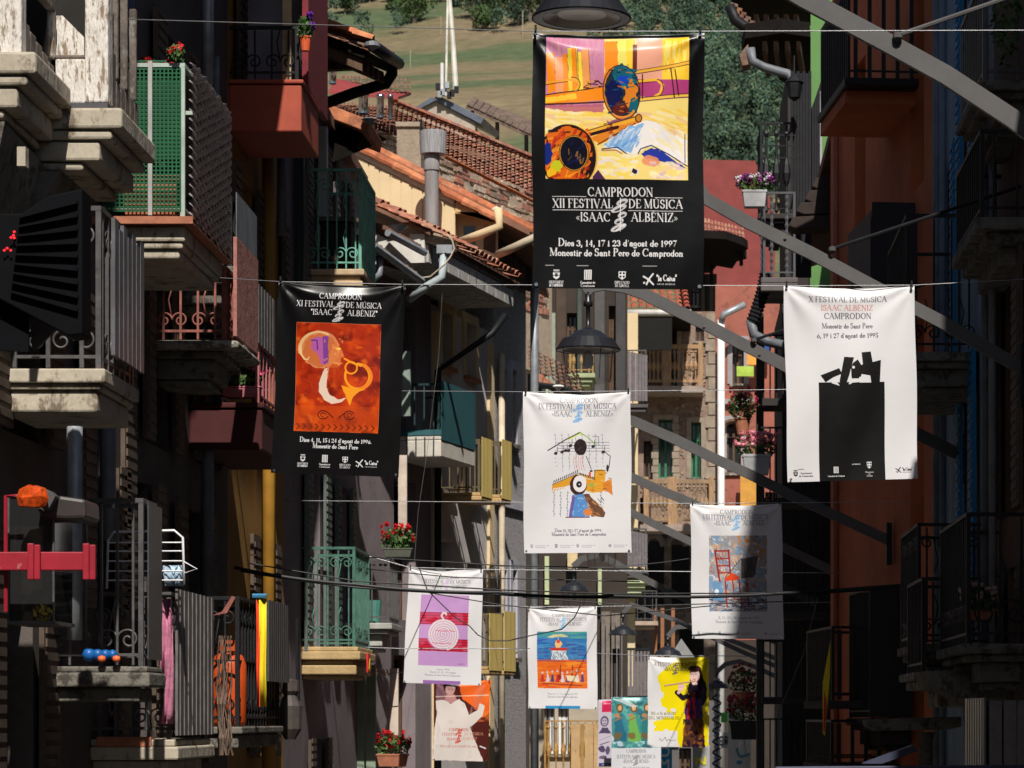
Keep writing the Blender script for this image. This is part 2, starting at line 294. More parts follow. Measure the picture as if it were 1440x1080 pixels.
def art_horn():
    c = Canvas(0, 0, 184, 277, 4, BK, 5); c.bgc = BK
    x0, y0, x1, y1 = 30, 59, 151, 215
    c.rect(x0-.6, y0-.6, x1+.6, y1+.6, (.8, .45, .3)); c.rect(x0, y0, x1, y1, (.66, .17, .05))
    c.mottle(x0, y0, x1, y1, (.85, .30, .05), .5, 22, .9, .3); c.mottle(x0, y0, x1, y1, (.42, .08, .04), .55, 18, .9, .25); c.mottle(x0, y0, x1, y1, (.9, .42, .08), .68, 12, .7, .2)
    c.strokes(x0, y0, x1, y1, [(.8, .28, .06), (.5, .1, .05), (.7, .2, .05)], 160, 14, 1.2, .35, 0, 90); c.rect(x0, 178, x1, y1, (.88, .38, .08), .35)
    S = (.88, .62, .42)
    c.ell(65, 97, 28, 27, S, .75, 0, 1); c.ell(65, 98, 25, 24, (.78, .40, .20), .8, 0, 2); c.poly([(88, 85), (96, 98), (100, 106), (95, 108), (95, 113), (92, 122), (75, 124), (80, 100)], (.85, .48, .25), .85, 1)
    c.arc(62, 97, 27, 25, 60, 190, 5, (.88, .72, .5), wthin=2); c.line([(36, 93), (37, 104), (42, 111), (47, 112), (49, 108)], 3.5, (.92, .78, .55), w2=1)
    c.poly([(52, 82), (60, 78), (66, 80), (76, 76), (76, 84), (77, 116), (70, 119), (67, 118), (62, 104), (52, 96)], (.70, .36, .62), 1, .8); c.poly([(68, 79), (76, 77), (77, 115), (70, 118)], (.42, .22, .55), .8, .8)
    c.line([(52, 84), (60, 84), (61, 97)], 2, (.4, .2, .55)); c.ell(91, 95, 3.8, 1.8, (.98, .78, .3)); c.mottle(70, 80, 100, 125, (.92, .6, .35), .6, 5, .7)
    c.poly([(71, 124), (78, 122), (76, 136), (74, 150), (80, 162), (92, 168), (104, 166), (98, 172), (84, 175), (72, 170), (64, 158), (63, 146), (68, 134)], (.88, .78, .70), 1, .8); c.ell(88, 134, 14, 17, (.72, .22, .06), .5, 0, 2)
    G = (.95, .60, .12)
    c.line([(100, 109), (112, 115), (124, 119)], 2.6, G); c.arc(110, 122, 8.5, 8.5, 0, 360, 2.4, G, 40); c.arc(119, 134, 17.5, 18, -200, 90, 3.4, G, 50); c.arc(120, 134, 19, 18, -80, 60, 4.5, (.93, .5, .12), 30)
    c.poly([(96, 148), (112, 152), (132, 152), (122, 156), (114, 164), (109, 177), (104, 166)], G, 1, .5)
    for s_ in (-1, 1): c.arc(90+s_*19, 191, 7.5, 6, 30, 340, 1.4, (.3, .08, .05)); c.arc(90+s_*19, 191, 3.5, 3, 0, 270, 1, (.3, .08, .05)); c.line([(90+s_*12, 188), (90+s_*4, 195)], 1.4, (.3, .08, .05))
    for k in range(13): c.line([(34+k*9, 205), (37.5+k*9, 208.5), (34+k*9, 212)], 2.2, (.45, .15, .06), .8)
    ink = (.88, .87, .88)
    head(c, 91, 22, 34.5, 46.5, 8.2, 61, 55, 51, 8, 31, 43, ink, 'XI', False, None, '""')
    c.text("Dies 4, 11, 15 i 24 d'agost de 1996.", 91, 230.5, 6.8, ink, 104, bold=1.2); c.text('Monestir de Sant Pere', 91, 239, 6.8, ink, 65, bold=1.2)
    crests(c, [45, 77, 106], 254, 10.5, ink, BK); crests(c, [-900, -900, -900, 127], 258, 10, ink, BK)
    return c
def art_chest():
    c = Canvas(0, 0, 186, 276, 4, WH, 6); c.bgc = WH; K = (.065, .06, .06); G = (.30, .30, .32)
    c.rect(46, 137, 140, 276, K)
    c.poly([(49, 127), (76, 117), (80, 125), (67, 130), (56, 137)], K); c.poly([(84, 101), (98, 102), (93, 117), (90, 127), (84, 143), (78, 143), (76, 135)], K)
    c.poly([(96, 110), (103, 105), (110, 117), (106, 132), (93, 132), (93, 116)], K); c.poly([(109, 95), (122, 94), (124, 109), (136, 106), (133, 143), (121, 143), (120, 128), (108, 126), (104, 115), (110, 112)], K)
    c.poly([(64, 138), (70, 133), (76, 142)], WH); c.poly([(104, 138), (104, 130), (120, 128), (121, 138)], WH); c.poly([(88, 142), (93, 128), (94, 136), (119, 133), (120, 136), (94, 138)], WH); c.rect(82, 140, 140, 150, K); c.ell(96.5, 116, 2, 2, WH)
    c.text('X FESTIVAL DE MÚSICA', 91, 21.5, 8, G, 111); c.text('ISAAC ALBÈNIZ', 90, 34, 8, (.80, .50, .48), 74); c.text('CAMPRODON', 91, 46.5, 8.5, G, 67)
    c.text('Monestir de Sant Pere', 90, 60.5, 7.5, G, 72); c.text("6, 19 i 27 d'agost de 1995", 90, 74, 8, G, 87)
    W3 = (.85, .85, .85)
    c.rect(66.5, 256, 73.5, 265, W3); [c.line([(68.4+k*1.7, 257), (68.4+k*1.7, 264)], .5, K) for k in range(3)]; c.text('Generalitat de Catalunya', 70, 270, 2.2, W3, 24, bold=1.4)
    c.poly([(114, 250), (121, 250), (120.5, 257), (117.5, 260), (114.5, 257)], W3)
    for a in (-1, 1):
        for b in (-1, 1): c.ell(117.5+a*1.7, 254.2+b*1.8, 1, 1, K)
    for k, t in enumerate(('Diputacio', 'de', 'Girona')): c.text(t, 117.5, 265.5+k*2.7, 2.1, W3, (12, 3, 8)[k], bold=1.4)
    c.text('col.laboren', 99, 253.5, 2, W3, 12, bold=1.5)
    crests(c, [12], 264, 9, K, WH, False); c.text('Ajuntament', 27, 265, 2.6, G, 17, bold=1.4); c.text('de Camprodon', 27, 269, 2.6, G, 20, bold=1.4); c.text('organitza', 20, 259, 2, G, 9)
    crests(c, [-900, -900, -900, 159], 262, 7.5, K, WH)
    return c
def foot_row(c, w, y, G, h=5):
    for i, x in enumerate((.07, .30, .50, .80)):
        crests(c, [x*w] if i % 2 == 0 else [-900, x*w if i == 1 else -900, x*w], y, h, G, WH, False); c.text('Ajuntament de', x*w+h, y-.2, h*.3, G, w*.13, 'l'); c.text('Camprodon', x*w+h, y+h*.45, h*.3, G, w*.1, 'l')
def art_bird():
    c = Canvas(0, 0, 152, 230, 5, WH, 7); c.bgc = WH; G = (.45, .45, .50); K = (.20, .17, .20)
    for k in range(8):
        x = 45+k*9.5; c.line([(x, 60), (x, 78+(k*37) % 40)], .5, (.6, .6, .66)); 
        for j in range(9): c.ell(x+((j*7+k*3) % 3-1), 62+j*5.5, .8, .8, (.5, .5, .58), .7)
    for k in range(8):
        x = 43+k*9.5
        if k < 3 or k > 6:
            c.line([(x, 142), (x, 178)], .6, (.5, .5, .58))
            for j in range(8): c.ell(x+((j*5+k) % 3-1), 144+j*4.3, .9, .9, (.45, .45, .52), .7)
    for k in range(4): c.line([(48, 73+k*4), (121, 72+k*4.2)], .6, (.35, .35, .45))
    c.poly([(60, 70), (78, 58), (92, 66), (86, 62), (78, 61), (66, 68)], (.80, .88, .35), 1, .6); c.line([(34, 84), (60, 68), (80, 58)], 1.5, K); c.line([(80, 58), (92, 66), (102, 76)], 1.2, (.5, .65, .2))
    c.ell(80, 79, 9, 11.5, (.18, .13, .14), 1, 0, .5); c.strokes(73, 70, 87, 88, [(.35, .3, .3), (.1, .07, .08)], 20, 4, .8, .8)
    for x, y in ((45, 88), (54, 86), (59, 84), (63, 84), (66, 77), (98, 78), (112, 86)): c.ell(x, y, 2.6, 2.1, K, 1, -20); c.line([(x+2, y), (x+2.4, y-9)], .7, K)
    c.line([(112, 84), (122, 92), (120, 108)], 1, K); c.ell(118, 109, 1.8, 5, K); c.line([(98, 64), (106, 64), (106, 77)], .9, (.5, .5, .55)); c.line([(88, 92), (95, 110)], .9, K); c.ell(95, 113, 2, 1.5, K)
    for k in range(5): c.line([(71+k*3.4, 91), (70+k*3, 100), (72+k*3.4, 112)], .6, (.85, .5, .5))
    OR = (.88, .62, .18)
    c.poly([(40, 130), (76, 117), (76, 130), (60, 134), (58, 138), (40, 142)], OR, 1, .6)
    for k in range(6): c.poly([(41+k*4, 138-k*.6), (45+k*4, 137-k*.6), (41+k*4, 143-k*.6)], WH)
    c.poly([(78, 115), (110, 124), (108, 128), (78, 121)], (.90, .70, .3)); 
    c.line([(40, 131), (77, 114), (112, 125)], 3.4, WH); 
    for k in range(12): c.line([(42+k*3, 130-k*1.35), (43+k*3, 126.6-k*1.35)], 1.2, K)
    for k in range(9): c.line([(80+k*3.4, 116+k*1.1), (81+k*3.4, 119+k*1.1)], 1.2, K)
    c.line([(40, 132.5), (77, 116), (112, 127)], .8, K)
    c.poly([(88, 124), (98, 126), (100, 112), (110, 110), (116, 114), (114, 132), (112, 143), (96, 144), (86, 140)], OR, 1, .6); c.poly([(112, 130), (124, 124), (126, 148), (118, 142), (112, 140)], (.85, .50, .18), 1, .8)
    c.line([(100, 112), (100, 126)], .9, K); c.line([(99, 112), (115, 112)], .9, K); c.ell(93, 118, 1.7, 4, (.85, .3, .2)); c.strokes(88, 115, 124, 144, [K, (.7, .4, .1), (.98, .8, .4)], 26, 5, .8, .7); c.ell(96, 133, 2.6, 3, (.55, .7, .35))
    c.ell(77, 133, 12, 15, (.25, .15, .15), 1, 0, .5); c.ell(79, 131, 9.5, 12, (.92, .9, .9)); c.ell(78, 132, 4, 4.6, (.12, .1, .15)); c.ell(78.5, 132, 1.2, 1.2, WH)
    c.poly([(69, 147), (84, 146), (92, 162), (93, 178), (64, 179), (66, 164)], (.34, .55, .80), 1, .6); c.mottle(66, 148, 92, 178, (.60, .75, .88), .6, 4, .8); c.poly([(69, 147), (64, 179), (68, 179), (73, 150)], (.45, .3, .6), .8)
    c.poly([(84, 146), (92, 146), (116, 172), (114, 179), (96, 178), (92, 162)], (.42, .28, .2), 1, .6); c.strokes(88, 150, 115, 178, [(.7, .45, .25), K, (.85, .6, .4)], 40, 7, 1, .8, 45, 12); c.ell(91, 172, 6, 5, (.85, .5, .25), 1, 0, 1)
    c.line([(60, 179), (93, 179)], 1.4, (.4, .2, .2))
    head(c, 79, 14, 23.5, 34.5, 7.4, 54, 50, 46, 7, 29, 39, G, 'IX', True, (.45, .66, .86))
    c.text("Dies 13, 20 i 27 d'agost de 1994", 77, 200, 5, G, 66, bold=1.1); c.text('Monestir de Sant Pere de Camprodon', 78, 205.5, 5, G, 77, bold=1.1)
    foot_row(c, 152, 220, G)
    return c
def art_chair():
    c = Canvas(0, 0, 128, 192, 5, WH, 8); c.bgc = WH; G = (.45, .45, .5)
    x0, y0, x1, y1 = 25, 45, 106, 153
    c.rect(x0, y0, x1, y1, (.62, .60, .62))
    c.mottle(x0, y0, x1, y1, (.50, .62, .74), .52, 9, .9); c.mottle(x0, y0, x1, y1, (.80, .66, .56), .58, 8, .9); c.mottle(60, y0, x1, 80, (.80, .50, .15), .58, 8, .9); c.mottle(x0, y0, x1, y1, (.85, .86, .88), .66, 6, .9)
    c.strokes(x0, y0, x1, y1, [(.72, .30, .18), (.35, .45, .6), (.88, .88, .9), (.3, .25, .25), (.78, .6, .3)], 150, 6, 1.6, .6, 60, 50); c.strokes(x0, 135, x1, y1, [(.3, .35, .45), (.2, .2, .25), (.7, .7, .75)], 60, 9, 2, .7)
    R = (.62, .16, .10)
    c.line([(33, 66), (39, 104), (41, 112)], 2.6, R); c.line([(52, 66), (55, 100)], 2.4, R)
    for y in (67, 78, 88, 98): c.line([(34+(y-67)*.13, y), (53, y-.5)], 2.2, R)
    for k in range(3): c.line([(39+k*4.5, 68), (41+k*4, 98)], 1, (.75, .4, .3))
    c.poly([(46, 106), (58, 98), (68, 104), (66, 108), (48, 110)], (.85, .28, .12)); c.line([(48, 110), (50, 146)], 2, R); c.line([(67, 108), (71, 146)], 2, R); c.line([(58, 108), (61, 136)], 1.4, R); c.line([(49, 128), (70, 126)], 1.3, R); c.line([(78, 108), (80, 146)], 1.8, R)
    c.poly([(70, 78), (94, 74), (88, 104), (70, 106)], (.30, .28, .27)); c.strokes(70, 76, 92, 104, [(.2, .18, .18), (.45, .42, .4)], 30, 8, 1, .7, 90, 8); c.line([(48, 104), (70, 78)], .9, (.2, .2, .2)); c.poly([(30, 112), (44, 110), (46, 138), (30, 138)], (.38, .58, .75), .8, 1.5); c.ell(36, 125, 3, 4, (.9, .92, .95))
    head(c, 65, 13, 21, 30, 6.2, 46, 42, 38, 6, 24, 32, G, 'VIII', True, (.50, .70, .88))
    c.text("8, 14, 22 i 28 d'agost de 1993", 66, 163.5, 4.2, (.6, .6, .65), 57); c.text('Monestir de Sant Pere de Camprodon', 66, 169.5, 4.2, (.6, .6, .65), 66)
    foot_row(c, 128, 184, G, 4.4)
    return c
def art_spiral():
    c = Canvas(0, 0, 112, 166, 6, WH, 9); c.bgc = WH; G = (.50, .50, .54); L = (.76, .58, .80); R = (.80, .12, .22)
    c.rect(20, 38, 92, 140, L); 
    for y in (63, 101):
        c.rect(20, y, 92, y+18, R)
        for k in range(5): c.line([(20, y+.8+k*4), (92, y+.8+k*4)], 1, (.45, .08, .15))
    c.mottle(20, 38, 92, 140, (.80, .63, .83), .55, 14, .3)
    W3 = (.88, .84, .84); c.ell(55, 95, 23, 22, (.80, .60, .78))
    P = []
    for i in range(260):
        t = i/259; a = t*math.pi*2*6.2; r = .8+21.5*t; P.append((55.5+r*math.cos(a)*1.02, 95+r*math.sin(a)))
    c.line(P, 1.6, W3, w2=2.6)
    for k in range(6): c.line([(40+k*5, 107-(k % 2)*18), (48+k*5, 108-(k % 2)*18)], 1, R, .6)
    c.line([(66, 76), (56, 74), (52, 68), (54, 64), (58, 63.5), (59, 66)], 2.6, W3)
    c.text('signat', 83, 137, 2.6, (.5, .35, .5), 10)
    head(c, 58, 14, 20.5, 28.5, 4.8, 35, 32, 31, 4.5, 17, 25, G, 'VII', True, (.80, .70, .86))
    for k, t in enumerate(("Agost 1992", "Dies 8, 15, 22 i 29 d'agost", 'Monestir de Sant Pere de Camprodon')): c.text(t, 56, 146+k*4.2, 2.8, (.55, .55, .6), (19, 38, 52)[k])
    c.rect(28, 161, 82, 166, (.60, .42, .68))
    return c
def art_bandstand():
    c = Canvas(0, 0, 97, 146, 6, WH, 10); c.bgc = WH; G = (.50, .50, .54)
    c.rect(13, 36, 83, 117, (.90, .42, .12)); c.rect(13, 36, 83, 76, (.22, .48, .72)); c.fade(13, 36, 83, 50, (.22, .48, .72), 'y')
    c.strokes(13, 36, 83, 46, [(.25, .60, .55), (.35, .65, .6)], 40, 20, 2, .6, 0, 6); c.strokes(13, 46, 83, 76, [(.15, .35, .65), (.35, .62, .82), (.28, .3, .6)], 70, 20, 2, .5, 0, 6)
    c.strokes(13, 77, 83, 117, [(.95, .60, .18), (.85, .25, .12), (.90, .5, .2)], 90, 18, 2, .5, 0, 8); c.strokes(13, 75, 83, 79, [(.6, .3, .4)], 20, 14, 1.5, .6, 0, 4)
    c.poly([(27, 44), (36, 40), (48, 39), (58, 43), (52, 44), (44, 43), (34, 45)], (.82, .80, .62)); c.line([(43, 40), (43, 58)], 1, (.85, .7, .6)); c.ell(43, 54, 5, 6, (.95, .75, .5), 1, 0, .8); c.ell(43, 50, 2.5, 2.5, (.85, .3, .2))
    c.poly([(29, 59), (57, 59), (54, 63), (33, 63)], (.78, .22, .15)); c.poly([(33, 63), (54, 63), (57, 76), (33, 76)], (.85, .88, .9)); c.strokes(33, 63, 56, 76, [(.35, .45, .55)], 28, 5, .9, .9, 80, 30)
    for cx in (22, 60): c.arc(cx+4, 66, 6, 9, 0, 360, .8, (.3, .55, .6), 20); c.arc(cx+8, 66, 4, 8, 0, 360, .6, (.2, .35, .6), 20)
    for k in range(9):
        x = 20+k*7; c.ell(x, 95-(k*5) % 4, 1.6, 1.8, (.85, .75, .75)); c.poly([(x-2.5, 108), (x-1.2, 97), (x+1.2, 97), (x+2.5, 108)], ((.75, .2, .2), (.85, .8, .85), (.3, .25, .5))[k % 3], 1, .5)
    for x in (45, 62): c.line([(x-1, 104), (x+1, 84)], 1, (.3, .12, .1)); c.ell(x-1, 101, 2.6, 4, (.6, .15, .12))
    c.poly([(53, 98), (66, 99), (72, 108), (55, 106)], (.92, .85, .7)); c.line([(20, 110), (75, 113)], 1.4, (.55, .2, .2))
    head(c, 50, 14, 20, 27, 4.4, 32, 29, 28, 4.5, 16, 20, G, 'VI', True, (.50, .72, .90))
    for k in (0, 1): c.text(("Dies 10, 17 i 24 d'agost de 1991", 'Monestir de Sant Pere de Camprodon')[k], 48, 126+k*4.2, 2.6, (.55, .55, .6), 42)
    c.rect(24, 142, 73, 146, (.18, .55, .78))
    return c
def art_flautist():
    c = Canvas(0, 0, 87, 130, 7, WH, 11); c.bgc = WH; Y = (.94, .86, .05); K = (.12, .07, .12)
    c.poly([(42, 0), (87, 0), (87, 130), (44, 130), (41, 108), (30, 105), (10, 108), (9, 96), (24, 88), (26, 76), (19, 70), (20, 62), (24, 52), (18, 45), (16, 34), (16, 24), (30, 14)], Y, 1, 2.5)
    c.ell(30, 84, 7, 5, WH, 1, 0, 2); c.ell(22, 78, 5, 6, WH, .9, 0, 2); c.ell(36, 78, 4, 3, WH, 1, 0, 2)
    c.poly([(60, 20), (64, 15), (70, 14), (76, 18), (78, 30), (83, 38), (84, 50), (80, 60), (66, 62), (60, 46)], (.15, .06, .06), 1, .5)
    c.ell(67, 28, 7, 9, (.90, .76, .74), 1, 10); c.ell(66.5, 17.5, 9, 5, (.25, .12, .10)); c.line([(62, 26), (64.5, 25.5)], .7, K); c.line([(67, 25.5), (70, 26)], .7, K); c.line([(65, 33), (68, 33)], 1, (.75, .3, .3)); c.line([(66, 27), (65, 30)], .5, (.6, .4, .4))
    c.poly([(58, 40), (66, 36), (76, 37), (84, 44), (84, 62), (77, 72), (78, 88), (54, 90), (52, 80), (57, 60)], K, 1, .5)
    c.poly([(57, 58), (77, 62), (76, 90), (53, 92), (52, 76)], (.28, .14, .48), 1, .6)
    for x in (56, 64): c.poly([(x, 52), (x+3.6, 52), (x+4, 98), (x-.5, 96)], (.85, .16, .12), 1, .4)
    c.line([(58, 56), (50, 60), (42, 52)], 7, K); c.line([(44, 52), (48, 47)], 4.5, (.88, .72, .70)); c.ell(48, 44, 5, 4, (.92, .78, .76), 1, -25); c.ell(67, 38.5, 4, 3, (.92, .78, .76)); 
    for k in range(4): c.line([(46+k*2, 40), (44+k*2, 45)], 1, (.85, .68, .66))
    c.line([(24, 42), (68, 35)], 1.8, (.80, .62, .55)); c.line([(24, 43), (68, 36)], .5, (.4, .25, .2)); c.line([(52, 46), (58, 54)], 2, (.92, .8, .2))
    c.poly([(53, 90), (78, 88), (82, 130), (49, 130)], (.35, .20, .14), 1, .6); c.mottle(50, 92, 80, 130, (.62, .36, .12), .55, 7, .8); c.mottle(50, 90, 82, 130, (.12, .06, .16), .6, 8, .9)
    c.strokes(55, 40, 84, 90, [(.3, .15, .5), (.05, .03, .06), (.2, .1, .15)], 40, 9, 1.5, .6, 80, 25)
    for i, t in enumerate(('A FESTIVAL DE MÚSICA', '«ISAAC ALBÈNIZ»')): c.text(t, 42, 13.5+i*7, 5.5, (.42, .38, .30), (68, 38)[i])
    emblem(c, 40, 8, 26, 8, (.35, .33, .28))
    c.text('DEL 15 AL 30 AGOST', 22, 84, 4, (.45, .4, .1), 36); c.text('DEL MONESTIR DE', 23, 90.5, 4.2, (.4, .35, .1), 44)
    c.line([(16, 121), (18, 118), (20, 122), (23, 119), (25, 116), (27, 122), (30, 119), (33, 121), (40, 120)], .5, K)
    return c
def art_dancer():
    c = Canvas(0, 0, 80, 118, 6, (.32, .13, .11), 12); c.bgc = WH
    c.poly([(34, 0), (80, 0), (80, 46), (70, 56), (60, 40), (40, 26)], (.92, .40, .14), 1, .8); c.poly([(3, 0), (34, 0), (24, 24), (14, 28), (3, 30)], (.50, .36, .40)); c.mottle(40, 0, 80, 60, (.95, .50, .22), .55, 14, .6)
    c.ell(64, 24, 7, 20, (.85, .45, .32), .7, 12)
    c.ell(23, 6, 10, 11, (.10, .06, .07)); c.ell(23, 11, 7, 10, (.78, .60, .58)); c.poly([(14, 0), (32, 0), (33, 14), (30, 8), (17, 7), (14, 16)], (.10, .06, .07)); c.line([(20, 12), (22, 12)], .8, BK); c.line([(25, 12), (27, 12)], .8, BK)
    c.poly([(18, 20), (29, 20), (34, 30), (26, 34), (14, 30)], (.72, .52, .52)); W4 = (.86, .82, .80)
    c.poly([(3, 29), (14, 28), (24, 34), (36, 27), (44, 33), (50, 50), (62, 44), (66, 34), (73, 38), (70, 52), (60, 62), (52, 68), (62, 92), (74, 118), (0, 118), (1, 70), (4, 50)], W4, 1, .6)
    c.mottle(4, 34, 55, 116, (.78, .72, .70), .6, 12, .4); c.line([(3, 23), (78, 22)], 1.6, (.92, .80, .74), .8)
    R = (.72, .30, .24)
    c.text('CAMPRODON', 36, 74, 4, R, 28); c.text('I FESTIVAL', 26, 81, 4, R, 28); c.text('DE MÚSICA', 58, 80, 4, (.85, .6, .5), 27); c.text('ISAAC', 27, 88, 4, R, 14); c.text('ALBÈNIZ', 52, 87, 4, (.85, .6, .5), 22); emblem(c, 37, 72, 92, 9, (.80, .25, .18))
    c.text("DEL 8 AL 31 D'AGOST DE 1985", 36, 98, 2.6, R, 52); c.ell(6, 97, 3, 3, (.8, .8, .8)); c.line([(68, 96), (76, 99)], 1.8, (.85, .85, .88))
    return c
def art_angels():
    c = Canvas(0, 0, 70, 118, 6, (.86, .86, .88), 13); c.bgc = WH; T = (.28, .56, .56)
    c.rect(0, 0, 90, 73, T); c.mottle(0, 0, 90, 73, (.40, .70, .68), .5, 10, .9); c.mottle(0, 0, 90, 73, (.18, .38, .45), .58, 8, .8); c.mottle(0, 50, 90, 73, (.78, .86, .88), .5, 9, .9)
    for i, x in enumerate((12, 32, 51)):
        c.poly([(x-7, 26), (x+7, 26), (x+10, 64), (x-9, 64)], ((.18, .42, .52), (.45, .70, .35), (.2, .5, .5))[i], 1, 1.5); c.ell(x, 16, 5, 7, (.45, .30, .12), 1, 0, 1); c.ell(x, 16, 3, 4, (.85, .68, .5)); c.ell(x-4, 27, 4, 3, (.72, .52, .35), 1, 0, .8); c.line([(x-7, 34), (x+6, 28)], 2, (.6, .45, .3)); c.ell(x-3, 56, 6, 5, (.5, .38, .22), .8, 0, 2)
        c.ell(x+8, 40, 4, 16, (.24, .55, .58), .8, -15, 1)
    c.poly([(2, 3), (20, 2), (38, 14), (30, 15), (10, 6)], (.85, .9, .9), .8)
    G = (.52, .52, .56); c.text('CAMPRODON', 35, 80, 4.5, G, 28); c.text('II FESTIVAL DE MÚSICA', 35, 88, 4.8, G, 54); c.text('«ISAAC ALBÈNIZ»', 35, 94.5, 4.8, G, 38); emblem(c, 35, 84, 98, 7, G); c.text("DEL 9 AL 30 D'AGOST 1986", 35, 103, 3, G, 38)
    return c
def art_town():
    c = Canvas(0, 0, 20, 95, 7, (.78, .74, .80), 14)
    c.rect(5, 2, 19, 18, (.82, .15, .33)); c.line([(7, 6), (17, 6)], 1.6, (.93, .7, .8), .7); P = (.32, .28, .40)
    c.ell(9, 31, 6, 7.5, P); c.ell(9, 31.5, 4.2, 5.5, (.72, .68, .74)); c.ell(7.4, 30, 1, .8, P); c.ell(10.8, 30, 1, .8, P); c.line([(7, 34.5), (11, 34.5)], .8, P); c.poly([(1, 48), (6, 40), (13, 40), (19, 48)], P, 1, .6)
    c.line([(2, 58), (18, 52)], .6, P, .6); c.ell(6, 70, 5, 5, P, 1, 0, 1.4); c.ell(14, 72, 3, 7, P, .9, 0, 1.4); c.ell(8, 82, 6, 3, P, .8, 0, 1.2); c.line([(3, 64), (16, 60)], 1.2, P)
    c.rect(2, 90, 20, 95, (.22, .22, .42)); c.line([(7, 92.5), (16, 92.5)], 1.3, (.85, .85, .9), .7)
    return c
# ------------------------------------------------------------------ helpers
rnd = random.Random(7)
def wx(px, Z): return (px-VX)*Z/FOC
def wz(py, Z): return EYE+(VY-py)*Z/FOC
def W(px, py, Z): return Vector(((px-VX)*Z/FOC, Z, EYE+(VY-py)*Z/FOC))
def zx(px, X): return X*FOC/(px-VX)

_mats = {}
def srgb(v): return tuple((c/12.92 if c <= .04045 else ((c+.055)/1.055)**2.4) for c in v)
def mat(name, col, rough=.8, var=.25, scale=3.0, bump=.0, bscale=40., metal=0., spec=.4, dirt=None, dirt_amt=.5, stretch=(1, 1, 1), trans=0.):
    """matt or glossy paint, plaster, metal: even colour broken by two sizes of noise, optional wear of another colour"""
    if name in _mats: return _mats[name]
    m = bpy.data.materials.new(name); m.use_nodes = True; t = m.node_tree; N = t.nodes; L = t.links
    b = N['Principled BSDF']; b.inputs['Roughness'].default_value = rough; b.inputs['Metallic'].default_value = metal
    b.inputs['Specular IOR Level'].default_value = spec
    geo = N.new('ShaderNodeNewGeometry'); mp = N.new('ShaderNodeMapping'); mp.inputs['Scale'].default_value = stretch
    L.new(geo.outputs['Position'], mp.inputs[0])
    n1 = N.new('ShaderNodeTexNoise'); n1.inputs['Scale'].default_value = scale; n1.inputs['Detail'].default_value = 6; n1.inputs['Roughness'].default_value = .65
    L.new(mp.outputs[0], n1.inputs['Vector'])
    cr = N.new('ShaderNodeValToRGB'); e = cr.color_ramp.elements
    e[0].position = .32; e[1].position = .68
    e[0].color = (*[c*(1-var) for c in col], 1); e[1].color = (*[min(1, c*(1+var)) for c in col], 1)
    L.new(n1.outputs['Fac'], cr.inputs[0]); src = cr.outputs[0]
    if dirt:
        n2 = N.new('ShaderNodeTexNoise'); n2.inputs['Scale'].default_value = scale*1.7; n2.inputs['Detail'].default_value = 8; n2.inputs['Roughness'].default_value = .75
        L.new(mp.outputs[0], n2.inputs['Vector'])
        r2 = N.new('ShaderNodeValToRGB'); p = .72-dirt_amt*.35; r2.color_ramp.elements[0].position = p; r2.color_ramp.elements[1].position = min(1, p+.07)
        mx = N.new('ShaderNodeMixRGB'); mx.inputs[2].default_value = (*dirt, 1)
        L.new(n2.outputs['Fac'], r2.inputs[0]); L.new(r2.outputs[0], mx.inputs[0]); L.new(src, mx.inputs[1]); src = mx.outputs[0]
    L.new(src, b.inputs['Base Color'])
    if bump:
        n3 = N.new('ShaderNodeTexNoise'); n3.inputs['Scale'].default_value = bscale; n3.inputs['Detail'].default_value = 4
        L.new(mp.outputs[0], n3.inputs['Vector'])
        bp = N.new('ShaderNodeBump'); bp.inputs['Strength'].default_value = bump; bp.inputs['Distance'].default_value = .02
        L.new(n3.outputs['Fac'], bp.inputs['Height']); L.new(bp.outputs[0], b.inputs['Normal'])
    if name == 'shade_dark_wood': b.inputs['Specular IOR Level'].default_value = .08
    if trans:
        tr = N.new('ShaderNodeBsdfTranslucent'); L.new(src, tr.inputs[0]); ms = N.new('ShaderNodeMixShader'); ms.inputs[0].default_value = trans
        L.new(b.outputs[0], ms.inputs[1]); L.new(tr.outputs[0], ms.inputs[2]); L.new(ms.outputs[0], N['Material Output'].inputs[0])
    _mats[name] = m; return m
